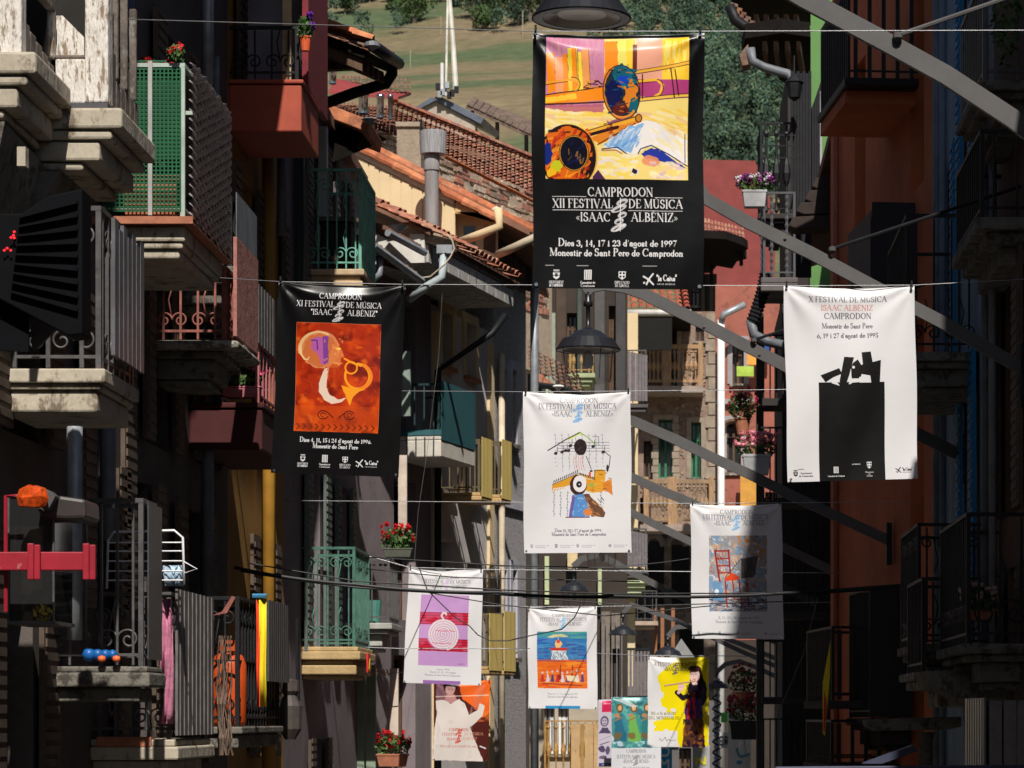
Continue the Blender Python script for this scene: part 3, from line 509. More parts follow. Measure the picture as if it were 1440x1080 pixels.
def pmat(name, cols, rough=.8, bump=0, bscale=30, spec=.3):
    """the same stuff in several tints: each object, or each loose piece of a joined one, takes its own"""
    if name in _mats: return _mats[name]
    m = mat(name, cols[0], rough, .2, 4, bump, bscale, spec=spec); t = m.node_tree; N = t.nodes; L = t.links
    g = N.new('ShaderNodeNewGeometry'); oi = N.new('ShaderNodeObjectInfo'); ad = N.new('ShaderNodeMath'); ad.operation = 'ADD'; fr = N.new('ShaderNodeMath'); fr.operation = 'FRACT'
    L.new(g.outputs['Random Per Island'], ad.inputs[0]); L.new(oi.outputs['Random'], ad.inputs[1]); L.new(ad.outputs[0], fr.inputs[0])
    cr = N.new('ShaderNodeValToRGB'); cr.color_ramp.interpolation = 'CONSTANT'; el = cr.color_ramp.elements
    for i, c in enumerate(cols):
        e = el[i] if i < 2 else el.new(i/len(cols)); e.position = i/len(cols); e.color = (*c, 1)
    L.new(fr.outputs[0], cr.inputs[0])
    n = N.new('ShaderNodeTexNoise'); n.inputs['Scale'].default_value = 9; n.inputs['Detail'].default_value = 5; L.new(g.outputs['Position'], n.inputs[0])
    mr = N.new('ShaderNodeMapRange'); mr.inputs[1].default_value = .3; mr.inputs[2].default_value = .7; mr.inputs[3].default_value = .6; mr.inputs[4].default_value = 1.25; L.new(n.outputs[0], mr.inputs[0])
    mu = N.new('ShaderNodeVectorMath'); mu.operation = 'MULTIPLY'; L.new(cr.outputs[0], mu.inputs[0]); L.new(mr.outputs[0], mu.inputs[1])
    L.new(mu.outputs[0], N['Principled BSDF'].inputs['Base Color'])
    return m

def soffit(P, Z, k, vec, name, m, parent):
    """board that leans away downwards, so that it shows its shaded underside"""
    y0 = min(p[1] for p in P); return MB().prism([W(x, y, Z+(y-y0)*k) for x, y in P], vec).build(name, m, parent)
class Frame:
    """a wall line in plan: d runs along it, o stands out from it"""
    def __init__(s, ox, oy, ux, uy, side):
        l = math.hypot(ux, uy); s.o = (ox, oy); s.u = (ux/l, uy/l); s.n = (side*s.u[1], -side*s.u[0])
    def p(s, d, o, h): return Vector((s.o[0]+s.u[0]*d+s.n[0]*o, s.o[1]+s.u[1]*d+s.n[1]*o, h))
LF = Frame(-4.3, 0, 0, 1, 1)
BF = Frame(-4.3, 38.7, .22, 1, 1)
RF = Frame(2.8, 0, 0, 1, -1)
RR = Frame(2.8, 29.5, -.1, 1, -1)
def CF(Z): return Frame(0, Z, 1, 0, 1)      # a wall that faces the camera: d = x, o = towards the camera

class MB:
    def __init__(s): s.v = []; s.f = []; s.uv = None
    def add(s, vs, fs):
        k = len(s.v); s.v += [tuple(v) for v in vs]; s.f += [tuple(i+k for i in f) for f in fs]; return s
    def hexa(s, P): return s.add(P, [(0, 3, 2, 1), (4, 5, 6, 7), (0, 1, 5, 4), (1, 2, 6, 5), (2, 3, 7, 6), (3, 0, 4, 7)])
    def box(s, x0, x1, y0, y1, z0, z1):
        return s.hexa([(x0, y0, z0), (x1, y0, z0), (x1, y1, z0), (x0, y1, z0), (x0, y0, z1), (x1, y0, z1), (x1, y1, z1), (x0, y1, z1)])
    def fbox(s, fr, d0, d1, o0, o1, h0, h1):
        return s.hexa([fr.p(d0, o0, h0), fr.p(d1, o0, h0), fr.p(d1, o1, h0), fr.p(d0, o1, h0), fr.p(d0, o0, h1), fr.p(d1, o0, h1), fr.p(d1, o1, h1), fr.p(d0, o1, h1)])
    def pbox(s, x0, y0, x1, y1, Z, t):        # front face given where it stands, t deep
        return s.box(wx(x0, Z), wx(x1, Z), Z, Z+t, wz(y1, Z), wz(y0, Z))
    def prism(s, P, vec):
        n = len(P); vec = Vector(vec); A = [Vector(p) for p in P]
        return s.add(A+[a+vec for a in A], [tuple(range(n)), tuple(range(2*n-1, n-1, -1))]+[(i, i+n, (i+1) % n+n, (i+1) % n) for i in range(n)])
    def tube(s, P, r, n=6, closed=False):
        P = [Vector(p) for p in P]; m = len(P); base = len(s.v); a = None
        for i in range(m):
            t = (P[min(i+1, m-1)]-P[max(i-1, 0)])
            if t.length < 1e-9: t = Vector((0, 0, 1))
            t.normalize()
            if a is None: a = t.orthogonal().normalized()
            else: a = (a-t*a.dot(t)).normalized() if (a-t*a.dot(t)).length > 1e-6 else t.orthogonal().normalized()
            b = t.cross(a); rr = r[i] if isinstance(r, (list, tuple)) else r
            for k in range(n):
                q = 2*math.pi*k/n; s.v.append(tuple(P[i]+(a*math.cos(q)+b*math.sin(q))*rr))
        for i in range(m-1):
            for k in range(n): s.f.append((base+i*n+k, base+i*n+(k+1) % n, base+(i+1)*n+(k+1) % n, base+(i+1)*n+k))
        s.f.append(tuple(base+k for k in range(n))[::-1]); s.f.append(tuple(base+(m-1)*n+k for k in range(n)))
        return s
    def lathe(s, c, prof, n=16, axis=None):
        base = len(s.v); c = Vector(c)
        for r, z in prof:
            for k in range(n):
                q = 2*math.pi*k/n; s.v.append((c.x+r*math.cos(q), c.y+r*math.sin(q), c.z+z))
        for i in range(len(prof)-1):
            for k in range(n): s.f.append((base+i*n+k, base+i*n+(k+1) % n, base+(i+1)*n+(k+1) % n, base+(i+1)*n+k))
        return s
    def scroll(s, c, u, v, r, turns, r_t, flip=1, a0=0, n=26):
        """iron volute in the plane u,v"""
        P = []; u = Vector(u); v = Vector(v)
        for i in range(n+1):
            t = i/n; q = a0+flip*2*math.pi*turns*t; rr = r*(1-.82*t)
            P.append(Vector(c)+u*(rr*math.cos(q))+v*(rr*math.sin(q)))
        return s.tube(P, r_t, 4)
    def ring(s, c, u, v, r, rt, n=16):
        u = Vector(u); v = Vector(v); return s.tube([Vector(c)+u*r*math.cos(2*math.pi*i/n)+v*r*math.sin(2*math.pi*i/n) for i in range(n+1)], rt, 4)
    def mesh(s, name, off=(0, 0, 0), smooth=False):
        me = bpy.data.meshes.new(name); o = Vector(off)
        me.from_pydata([tuple(Vector(v)-o) for v in s.v], [], s.f)
        bm = bmesh.new(); bm.from_mesh(me); bmesh.ops.recalc_face_normals(bm, faces=bm.faces); bm.to_mesh(me); bm.free()
        if smooth: me.shade_smooth()
        return me
    def build(s, name, m, parent=None, smooth=False, bevel=0, loc=None):
        off = Vector((0, 0, 0))
        if parent is not None: off = wloc(parent)
        elif loc is not None: off = Vector(loc)
        elif s.v:
            a = np.array(s.v); off = Vector(((a[:, 0].min()+a[:, 0].max())/2, (a[:, 1].min()+a[:, 1].max())/2, a[:, 2].min()))
        me = s.mesh(name, off, smooth); me.materials.append(m)
        o = bpy.data.objects.new(name, me); COL.objects.link(o)
        if parent is not None: o.parent = parent
        else: o.location = off
        if bevel:
            b = o.modifiers.new('bevel', 'BEVEL'); b.width = bevel; b.segments = 2; b.limit_method = 'ANGLE'
        return o
def wloc(o):
    v = Vector((0, 0, 0))
    while o is not None: v = v+o.location; o = o.parent
    return v
def place(name, me, parent, pos):
    o = bpy.data.objects.new(name, me); COL.objects.link(o); o.parent = parent; o.location = Vector(pos)-wloc(parent); return o
def thing(name, label, cat, loc, group=None):
    o = bpy.data.objects.new(name, None); COL.objects.link(o); o.location = loc; o.empty_display_size = .2
    o['label'] = label; o['category'] = cat
    if group: o['group'] = group
    return o
def tag(o, label=None, cat=None, group=None, kind=None):
    if label: o['label'] = label
    if cat: o['category'] = cat
    if group: o['group'] = group
    if kind: o['kind'] = kind
    return o
def copy_tree(o, loc, label=None):
    r = o.copy(); COL.objects.link(r); r.location = loc
    if label: r['label'] = label
    for ch in list(o.children):
        c = ch.copy(); COL.objects.link(c); c.parent = r
        for g in list(ch.children):
            d = g.copy(); COL.objects.link(d); d.parent = c
    return r

# ---- materials
IRON = mat('black_iron', (.011, .011, .013), .55, .3, 8, spec=.3)
IRONG = mat('grey_iron', (.085, .082, .083), .45, .35, 9, dirt=(.16, .12, .10), dirt_amt=.4, spec=.5)
IRONGREEN = mat('green_iron', (.065, .165, .125), .5, .3, 9, dirt=(.03, .06, .05), dirt_amt=.4)
IRONDK = mat('dark_green_iron', (.015, .045, .045), .5, .3, 9)
IRONRED = mat('rusty_red_iron', (.28, .09, .07), .7, .4, 9)
STONE = mat('grey_stone', (.36, .33, .28), .9, .28, 4, .5, 30, dirt=(.12, .10, .08), dirt_amt=.75)
STONED = mat('dark_stone', (.17, .155, .13), .95, .35, 4, .5, 30, dirt=(.07, .06, .05), dirt_amt=.6)
CREAMST = mat('limewashed_stone', (.48, .42, .33), .9, .2, 2.5, .5, 16, dirt=(.19, .15, .11), dirt_amt=.50, stretch=(1, 1, .6))
PEEL = mat('peeling_white_paint', (.78, .73, .67), .8, .12, 6, .7, 40, dirt=(.30, .22, .15), dirt_amt=.62, stretch=(2.2, 2.2, .5))
GWOOD = mat('grey_weathered_wood', (.16, .13, .11), .9, .45, 5, .8, 30, dirt=(.30, .28, .25), dirt_amt=.5, stretch=(1, 2, .5))
DWOOD = mat('shade_dark_wood', (.009, .007, .006), .8, .4, 5, .4, 20, stretch=(3, 3, .5))  # eave shade put into the colour: darker than the timber itself
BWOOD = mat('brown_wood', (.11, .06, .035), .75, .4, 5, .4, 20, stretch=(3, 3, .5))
HWOOD = mat('honey_wood', (.38, .23, .12), .7, .3, 5, .4, 20, stretch=(3, 3, .6))
TILE = pmat('roof_tile', [(.42, .16, .10), (.48, .20, .13), (.33, .13, .09), (.46, .24, .16), (.38, .17, .13)], .9, .4)
TILEO = pmat('orange_tile', [(.50, .165, .075), (.56, .21, .10), (.44, .14, .065), (.50, .19, .10)], .85, .3)
TILED = pmat('old_tile', [(.20, .10, .07), (.28, .13, .08), (.16, .10, .08), (.24, .15, .11)], .95, .4)
TERRA = mat('terracotta', (.42, .16, .09), .85, .25, 7)
ZINC = mat('zinc', (.34, .36, .39), .45, .25, 6, metal=.35)
STEEL = mat('stainless_steel', (.60, .61, .63), .22, .15, 5, metal=1.0)
PIPEG = mat('grey_pipe', (.15, .16, .18), .5, .3, 4)
WHITEP = mat('white_paint', (.75, .74, .72), .6, .1, 5)
RED = mat('red_paint', (.33, .014, .03), .5, .2, 6, dirt=(.55, .28, .22), dirt_amt=.35)
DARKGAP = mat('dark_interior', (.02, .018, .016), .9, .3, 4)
GLASS = mat('dark_window_glass', (.03, .035, .04), .08, .2, 2, spec=.7)
def plaster(name, c, **k): return mat(name, c, .92, k.pop('var', .16), k.pop('scale', 1.6), .25, 60, **k)

# ---- building parts
def clear_glass(name='clear_glass', f=.85, tint=(.9, .95, .95), base=.25):
    if name in _mats: return _mats[name]
    m = bpy.data.materials.new(name); m.use_nodes = True; t = m.node_tree; b = t.nodes['Principled BSDF']
    b.inputs['Roughness'].default_value = .05; b.inputs['Base Color'].default_value = (base, base, base, 1)
    tr = t.nodes.new('ShaderNodeBsdfTransparent'); tr.inputs[0].default_value = (*tint, 1); ms = t.nodes.new('ShaderNodeMixShader'); ms.inputs[0].default_value = f
    t.links.new(b.outputs[0], ms.inputs[1]); t.links.new(tr.outputs[0], ms.inputs[2]); t.links.new(ms.outputs[0], t.nodes['Material Output'].inputs[0])
    _mats[name] = m; return m
def wall(fr, d0, d1, h0, h1, t, holes, m, parent, name='wall', o=0.):
    ds = sorted({d0, d1, *[min(max(x, d0), d1) for q in holes for x in q[:2]]}); hs = sorted({h0, h1, *[min(max(x, h0), h1) for q in holes for x in q[2:4]]})
    b = MB()
    for i in range(len(ds)-1):
        run = None
        for j in range(len(hs)-1):
            c, e = (ds[i]+ds[i+1])/2, (hs[j]+hs[j+1])/2
            hole = any(q[0] < c < q[1] and q[2] < e < q[3] for q in holes)
            if hole:
                if run is not None: b.fbox(fr, ds[i], ds[i+1], o-t, o, run, hs[j]); run = None
            elif run is None: run = hs[j]
        if run is not None: b.fbox(fr, ds[i], ds[i+1], o-t, o, run, hs[-1])
    return b.build(name, m, parent)
def window(fr, d0, d1, h0, h1, parent, fm, shutters=None, sill=STONE, surround=None, o=0., door=False, inset=.22, slats=0, open_=1.0):
    """frame with its pane, sill, surround and shutters, set into an opening"""
    b = MB(); w = .055; y1, y0 = o-inset, o-inset-.06
    b.fbox(fr, d0, d0+w, y0, y1, h0, h1).fbox(fr, d1-w, d1, y0, y1, h0, h1).fbox(fr, d0+w, d1-w, y0, y1, h1-w, h1).fbox(fr, d0+w, d1-w, y0, y1, h0, h0+w)
    m = (d0+d1)/2; b.fbox(fr, m-w*.6, m+w*.6, y0, y1, h0+w, h1-w); b.fbox(fr, d0+w, m-w*.6, y0, y1, h0+(h1-h0)*.68, h0+(h1-h0)*.68+.04); b.fbox(fr, m+w*.6, d1-w, y0, y1, h0+(h1-h0)*.68, h0+(h1-h0)*.68+.04)
    f = b.build('window', fm, parent)
    MB().fbox(fr, d0+.01, d1-.01, y0-.03, y0-.012, h0+.01, h1-.01).build('pane', GLASS, f)
    if sill and not door: MB().fbox(fr, d0-.08, d1+.08, o-inset, o+.09, h0-.07, h0-.002).build('sill', sill, f)
    if surround:
        s = MB(); q = .14
        s.fbox(fr, d0-q, d0, o+.002, o+.035, h0, h1+q).fbox(fr, d1, d1+q, o+.002, o+.035, h0, h1+q).fbox(fr, d0, d1, o+.002, o+.035, h1, h1+q).build('surround', surround, f)
    if shutters:
        sw = (d1-d0)/2
        for a, b_ in ((d0-sw*open_-.01, d0-.01), (d1+.01, d1+sw*open_+.01)):
            s = MB(); s.fbox(fr, a, b_, o+.04, o+.075, h0, h1)
            n = int((h1-h0)/.09)
            for k in range(n): s.fbox(fr, a+.04, b_-.04, o+.075, o+.088, h0+.05+k*.09, h0+.05+k*.09+.055)
            s.build('shutter', shutters, f)
    return f
def bar_mesh(h, r, style='plain'):
    b = MB()
    if style == 'twist':
        P = []; rr = []
        n = int(h/.05)
        for i in range(n+1): P.append((0, 0, h*i/n)); rr.append(r*(1.5 if i % 2 else .8))
        b.tube(P, rr, 5)
    elif style == 'urn':
        pr = [(.3, 0), (.9, .03), (.5, .08), (.45, .3), (1.2, .36), (1.7, .45), (1.2, .55), (.5, .62), (.5, .86), (1.1, .9), (.5, .94), (.4, 1)]
        b.lathe((0, 0, 0), [(q*r*1.3, z*h) for q, z in pr], 6)
    else: b.box(-r, r, -r, r, 0, h)
    return b.mesh('bar')
def balcony(fr, d0, d1, off, hf, hr, parent, im, sm=STONE, gap=.11, mould=((0, -.08, 0), (-.08, -.14, .05), (-.14, -.30, .14), (-.30, -.36, .2)), bar='plain', r=.009,
            front=True, street=True, screen=None, scroll=0, mid=None, soffit=None, o0=.0, railm=None, back=False, label=None):
    """slab with stepped mouldings and an iron railing; screen = (material, kind) along the street side"""
    s = MB(); a, b_, i = mould[0]
    s.fbox(fr, d0+i, d1-i, o0, off-i, hf+b_, hf+a); bal = s.build('balcony', sm, parent, bevel=.012)
    if label: bal['label'] = label
    for a, b_, i in mould[1:]: MB().fbox(fr, d0+i, d1-i, o0, off-i, hf+b_, hf+a-.002).build('moulding', soffit or sm, bal, bevel=.015)
    e = .05; oo = off-e; da, db = d0+e, d1-e
    rl = MB(); t = .018
    rl.fbox(fr, da-t, db+t, oo-t, oo+t, hr-.03, hr); rl.fbox(fr, da-t, da+t, o0, oo-t, hr-.03, hr); rl.fbox(fr, db-t, db+t, o0, oo-t, hr-.03, hr)
    rl.build('handrail', railm or im, bal)
    rl = MB(); q = hf+.07
    rl.fbox(fr, da-.01, db+.01, oo-.01, oo+.01, q, q+.02).fbox(fr, da-.01, da+.01, o0, oo-.01, q, q+.02).fbox(fr, db-.01, db+.01, o0, oo-.01, q, q+.02)
    if mid: rl.fbox(fr, da-.01, db+.01, oo-.01, oo+.01, hf+mid, hf+mid+.015).fbox(fr, da-.01, da+.01, o0, oo-.01, hf+mid, hf+mid+.015)
    rl.build('lower_rail', im, bal)
    for d in (da, db): MB().fbox(fr, d-.017, d+.017, oo-.017, oo+.017, hf+.002, hr-.032).build('post', im, bal)
    me = bar_mesh(hr-hf-.05, r, bar); me.materials.append(im)
    pts = []
    if front:
        n = max(2, int((oo-o0)/gap))
        for d in ((da, db) if back else (da,)): pts += [(d, o0+(oo-o0)*(k+.5)/n) for k in range(n)]
    if street:
        n = max(2, int((db-da)/gap)); pts += [(da+(db-da)*(k+.5)/n, oo) for k in range(n)]
    for d, o in pts: place('baluster', me, bal, fr.p(d, o, hf+.01))
    if scroll:
        sc = MB(); n = max(1, int((oo-o0)/.26)); w = (oo-o0)/n; U = Vector((*fr.n, 0)); V = Vector((0, 0, 1))
        rows = [hf+.07+w*.35, hr-.08-w*.35][:scroll]
        for hh in rows:
            for k in range(n):
                c = fr.p(da, o0+w*(k+.27), hh); c2 = fr.p(da, o0+w*(k+.73), hh)
                sc.scroll(c, U, V, w*.24, 1.4, .009, 1, 0); sc.scroll(c2, -U, V, w*.24, 1.4, .009, 1, 0)
                sc.tube([fr.p(da, o0+w*(k+.5), hh+(w*.95 if hh == rows[0] else -w*.95)), fr.p(da, o0+w*(k+.4), hh+(w*.6 if hh == rows[0] else -w*.6)), fr.p(da, o0+w*(k+.5), hh)], .008, 4)
        n = max(1, int((db-da)/.3)); w = (db-da)/n; U = Vector((*fr.u, 0))
        for hh in rows:
            for k in range(n):
                sc.scroll(fr.p(da+w*(k+.27), oo, hh), U, V, w*.24, 1.4, .009, 1, 0, 16); sc.scroll(fr.p(da+w*(k+.73), oo, hh), -U, V, w*.24, 1.4, .009, 1, 0, 16)
        so_ = sc.build('scrollwork', im, bal, smooth=True); so_['kind'] = 'stuff'
    if screen:
        sm_, kind = screen
        if kind == 'slats':
            n = max(3, int((d1-d0)/.085)); w = (d1-d0)/n
            for k in range(n):
                MB().fbox(fr, d0+w*k+.006, d0+w*(k+1)-.006, off+.002, off+.02+(k % 2)*.006, hf+.03, hr+.02).build('slat', sm_, bal)
        elif kind == 'sheet':
            g = MB(); n = 24; P = []
            for k in range(n+1):
                d = d0+(d1-d0)*k/n; P.append((fr.p(d, off+.010+.0015*math.sin(k*.7), hf-.06), fr.p(d, off+.010+.0015*math.sin(k*.7+.5), hr+.03)))
            g.add([p for q in P for p in q], [(2*k, 2*k+2, 2*k+3, 2*k+1) for k in range(n)])
            o = g.build('screen', sm_, bal); so = o.modifiers.new('thick', 'SOLIDIFY'); so.thickness = .006
        elif kind == 'rope':
            n = 13; w = (d1-d0)/n
            for k in range(n):
                m_ = 150; tb = MB()                      # a flat plastic ribbon, twisted
                for j in range(m_+1):
                    hh = hf-.05+(hr-hf+.05)*j/m_; q = j*.36+(k*5 % 7)*.9; a = w*.48*math.cos(q); b_ = w*.22*math.sin(q)
                    for s_ in (-1, 1): tb.v.append(tuple(fr.p(d0+w*(k+.5)+s_*a, off+.025+s_*b_, hh)))
                tb.f = [(2*j, 2*j+1, 2*j+3, 2*j+2) for j in range(m_)]
                so = tb.build('strand', sm_, bal).modifiers.new('t', 'SOLIDIFY'); so.thickness = .004
    return bal
def drain(P, r, m, label, name='downpipe', n=8, brackets=0, parent=None):
    o = MB().tube(P, r, n).build(name, m, parent, smooth=True)
    if parent is None: tag(o, label, 'pipe')
    return o
def tile_run(P0, P1, width, n, m, parent, up=(0, 0, 1), name='tile', cap=.05):
    """overlapping half-round tiles along a line"""
    P0, P1 = Vector(P0), Vector(P1); D = (P1-P0)/n; t = D.normalized(); up = Vector(up); s = t.cross(up).normalized(); u = s.cross(t).normalized()
    for k in range(n):
        b = MB(); A = P0+D*k; B = P0+D*(k+1.12); vs = []
        for Q, rr, lift in ((A, width*.5, .0), (B, width*.42, cap*.35)):
            for j in range(6):
                q = math.pi*j/5; vs.append(Q+s*math.cos(q)*rr+u*(math.sin(q)*rr*.75+lift))
            for j in range(6):
                q = math.pi*j/5; vs.append(Q+s*math.cos(q)*(rr-.018)+u*(math.sin(q)*(rr-.018)*.75+lift))
        fs = []
        for j in range(5): fs += [(j, j+1, j+13, j+12), (j+6, j+18, j+19, j+7), (j, j+6, j+7, j+1), (j+12, j+13, j+19, j+18)]
        fs += [(0, 12, 18, 6), (5, 11, 23, 17)]
        b.add(vs, fs).build(name, m, parent)
def tiled_plane(A, B, C2, D, nu, nv, m, parent=None, name='roof_tiles', r=.42, jit=.012):
    """rows of half-round tiles as real geometry over the quad A-B (ridge) D-C (eave); one piece of stuff"""
    A, B, C2, D = map(Vector, (A, B, C2, D)); nrm = (B-A).cross(D-A).normalized()
    if nrm.z < 0: nrm = -nrm
    b = MB(); rr = random.Random(nu*7+nv)
    for i in range(nu):
        for j in range(nv):
            def at(u, v): return (A*(1-u)+B*u)*(1-v)+(D*(1-u)+C2*u)*v
            u0, u1 = i/nu, (i+1)/nu; v0, v1 = (j-.12)/nv, (j+1)/nv
            a = at(u0, v0); b0 = at(u1, v0); c = at(u0, v1); d = at(u1, v1); W_ = (b0-a).length
            jl = rr.uniform(-jit, jit); k = len(b.v); n = 4
            for (p, q, lift, s_) in ((a, b0, .0, .8), (c, d, .035, 1.0)):
                for t in range(n+1):
                    g = math.pi*t/n; x = .5-.5*math.cos(g)*s_*.92
                    b.v.append(tuple(p*(1-x)+q*x+nrm*(math.sin(g)*W_*r*s_+lift+jl)))
            for t in range(n): b.f.append((k+t, k+t+1, k+n+2+t, k+n+1+t))
    o = b.build(name, m, parent)
    o['kind'] = 'stuff'
    return o
def leafblob(b, c, R3, n, size, rr):
    for _ in range(n):
        while True:
            v = Vector((rr.uniform(-1, 1), rr.uniform(-1, 1), rr.uniform(-1, 1)))
            if v.length < 1: break
        if rr.random() < .6: v = v.normalized()*rr.uniform(.7, 1)
        p = Vector(c)+Vector((v.x*R3[0], v.y*R3[1], v.z*R3[2])); s_ = size*rr.uniform(.6, 1.3)
        a = Vector((rr.gauss(0, 1), rr.gauss(0, 1), rr.gauss(0, .6))).normalized(); e = a.orthogonal().normalized()
        e = (Matrix.Rotation(rr.uniform(0, 6.28), 3, a) @ e); g = a.cross(e)
        b.add([p-e*s_, p+g*s_*.45, p+e*s_, p-g*s_*.45], [(0, 1, 2, 3)])
LEAF = pmat('leaf_green', [(.055, .12, .03), (.08, .16, .04), (.04, .09, .025), (.11, .18, .05)], .6)
def petal_mesh(r, seed, n=12):
    b = MB(); rr = random.Random(seed)
    for _ in range(n):
        v = Vector((rr.gauss(0, 1), rr.gauss(0, 1), rr.gauss(0, 1))).normalized()*r*rr.uniform(.3, .8); q = r*.42
        a = v.normalized() if v.length else Vector((0, 0, 1)); e = a.orthogonal().normalized(); g = a.cross(e)
        b.add([v+e*q, v+(e*.3+g)*q, v-e*q+a*q*.2, v-(g-e*.3)*q, v+a*q*.35], [(0, 1, 4), (1, 2, 4), (2, 3, 4), (3, 0, 4)])
    return b.mesh('flower')
def planter(c, w, h, d, fol, label, fcols, nfl, potm, seed, cat='potted plant', fr=.042, spread=1.0, trail=0, round_pot=False):
    c = Vector(c); rr = random.Random(seed); t = thing('potted_plant', label, cat, c)
    b = MB()
    if round_pot: b.lathe(c, [(0, 0), (w*.32, 0), (w*.45, h*.9), (w*.5, h*.9), (w*.5, h), (w*.42, h), (w*.4, h*.8), (0, h*.8)], 14)
    else:
        x, y = w/2, d/2; P = [(-x*.86, -y*.8, 0), (x*.86, -y*.8, 0), (x*.86, y*.8, 0), (-x*.86, y*.8, 0), (-x, -y, h*.85), (x, -y, h*.85), (x, y, h*.85), (-x, y, h*.85)]
        b.hexa([c+Vector(p) for p in P]); b.box(c.x-x*1.06, c.x+x*1.06, c.y-y*1.06, c.y+y*1.06, c.z+h*.852, c.z+h)
    b.build('pot', potm, t, bevel=.006)
    f = MB(); top = c+Vector((0, 0, h))
    leafblob(f, top+Vector((0, 0, fol*.4)), (w*.55*spread, d*.7, fol*.55), int(260*max(1, w*2)), .04, rr)
    if trail: leafblob(f, top+Vector((0, -d*.5, -trail*.4)), (w*.45, .06, trail*.5), 90, .03, rr)
    for _ in range(14):
        x = rr.uniform(-w*.4, w*.4); f.tube([top+Vector((x, 0, -.02)), top+Vector((x*1.3, rr.uniform(-.05, .05), fol*rr.uniform(.5, 1)))], .004, 3)
    f.build('foliage', LEAF, t)
    for ci, fc in enumerate(fcols):
        fm = mat('petal_%d_%d_%d' % tuple(int(v*99) for v in fc), fc, .6, .25, 30); mes = []
        for q in range(2):
            me = petal_mesh(fr, seed+q+ci*5); me.materials.append(fm); mes.append(me)
        for k in range(int(nfl*1.4)):
            place('flower', mes[k % 2], t, top+Vector((rr.uniform(-w*.55, w*.55)*spread, rr.uniform(-d*.6, d*.3), fol*rr.uniform(.35, 1.1)-(trail*rr.random() if trail else 0))))
    return t
# ------------------------------------------------------------------ ground, street, hill, woods
ASPH = mat('street_paving', (.07, .066, .062), .9, .2, 2, .4, 20)
g = MB(); g.add([(-900, -200, -.02), (900, -200, -.02), (900, 330, -.02), (-900, 330, -.02)], [(0, 1, 2, 3)])
tag(g.build('ground', mat('earth', (.18, .15, .10), .95, .3, .5), loc=(0, 0, 0)), kind='structure')
tag(MB().box(-4.3, 2.8, -60, 92, -.015, 0.0).build('street', ASPH, loc=(0, 0, 0)), kind='structure')
def hillz(x, y):
    s = max(0, y-290); return .40*s*(1-.00012*s)+6*math.sin(x*.013+1)+4*math.sin(y*.021+x*.009)*min(1, s/60)-6
hm = bpy.data.materials.new('hill_meadow'); hm.use_nodes = True; t = hm.node_tree; N, L = t.nodes, t.links
b = N['Principled BSDF']; b.inputs['Roughness'].default_value = .95; b.inputs['Specular IOR Level'].default_value = .1
geo = N.new('ShaderNodeNewGeometry'); mp = N.new('ShaderNodeMapping'); mp.inputs['Scale'].default_value = (.011, .020, .0); mp.inputs['Rotation'].default_value = (0, 0, .22); L.new(geo.outputs['Position'], mp.inputs[0])
n1 = N.new('ShaderNodeTexNoise'); n1.inputs['Scale'].default_value = 1.0; n1.inputs['Detail'].default_value = 4; L.new(mp.outputs[0], n1.inputs[0])
cr = N.new('ShaderNodeValToRGB'); cr.color_ramp.interpolation = 'EASE'; e = cr.color_ramp.elements
e[0].position = .36; e[0].color = (.085, .115, .060, 1); e[1].position = .62; e[1].color = (.20, .155, .095, 1)
for p, c in ((.44, (.10, .12, .062)), (.50, (.165, .140, .080)), (.70, (.23, .19, .11))):
    q = e.new(p); q.color = (*c, 1)
L.new(n1.outputs[0], cr.inputs[0])
n2 = N.new('ShaderNodeTexNoise'); n2.inputs['Scale'].default_value = .22; n2.inputs['Detail'].default_value = 8; n2.inputs['Roughness'].default_value = .7; L.new(geo.outputs['Position'], n2.inputs[0])
mr = N.new('ShaderNodeMapRange'); mr.inputs[1].default_value = .3; mr.inputs[2].default_value = .7; mr.inputs[3].default_value = .72; mr.inputs[4].default_value = 1.25; L.new(n2.outputs[0], mr.inputs[0])
mu = N.new('ShaderNodeVectorMath'); mu.operation = 'MULTIPLY'; L.new(cr.outputs[0], mu.inputs[0]); L.new(mr.outputs[0], mu.inputs[1]); L.new(mu.outputs[0], b.inputs['Base Color'])
h = MB(); nx, ny = 60, 50; X0, X1, Y0, Y1 = -420, 420, 290, 1300
for j in range(ny+1):
    for i in range(nx+1):
        x = X0+(X1-X0)*i/nx; y = Y0+(Y1-Y0)*j/ny; h.v.append((x, y, hillz(x, y)))
for j in range(ny):
    for i in range(nx): k = j*(nx+1)+i; h.f.append((k, k+1, k+nx+2, k+nx+1))
tag(h.build('hill', hm, loc=(0, 0, 0), smooth=True), kind='structure')
def on_hill(px, py):
    lo, hi = 295, 1290
    for _ in range(500):
        y = lo+(hi-lo)*_/499
        if EYE+(VY-py)*y/FOC <= hillz((px-VX)*y/FOC, y): break
    return Vector(((px-VX)*y/FOC, y, hillz((px-VX)*y/FOC, y)))
LEAFS = [pmat('tree_leaf_a', [(.035, .065, .022), (.05, .085, .03), (.028, .05, .02), (.06, .10, .035)], .7),
         pmat('tree_leaf_b', [(.050, .10, .028), (.065, .12, .035), (.04, .08, .025), (.08, .13, .04)], .7),
         pmat('tree_leaf_c', [(.03, .055, .035), (.04, .07, .04), (.025, .045, .03), (.055, .08, .045)], .7)]
BARK = mat('bark', (.16, .14, .11), .9, .3, 2)
def crown_mb(seed, H, Wd, n, leaf):
    rr = random.Random(seed); b = MB()
    for _ in range(10):
        a = rr.uniform(0, 6.28); q = rr.uniform(0, .33)*Wd; z = rr.uniform(.2, .78)*H
        leafblob(b, (q*math.cos(a), q*math.sin(a), z), (Wd*.26, Wd*.26, H*.19), n//10, leaf, rr)
    return b
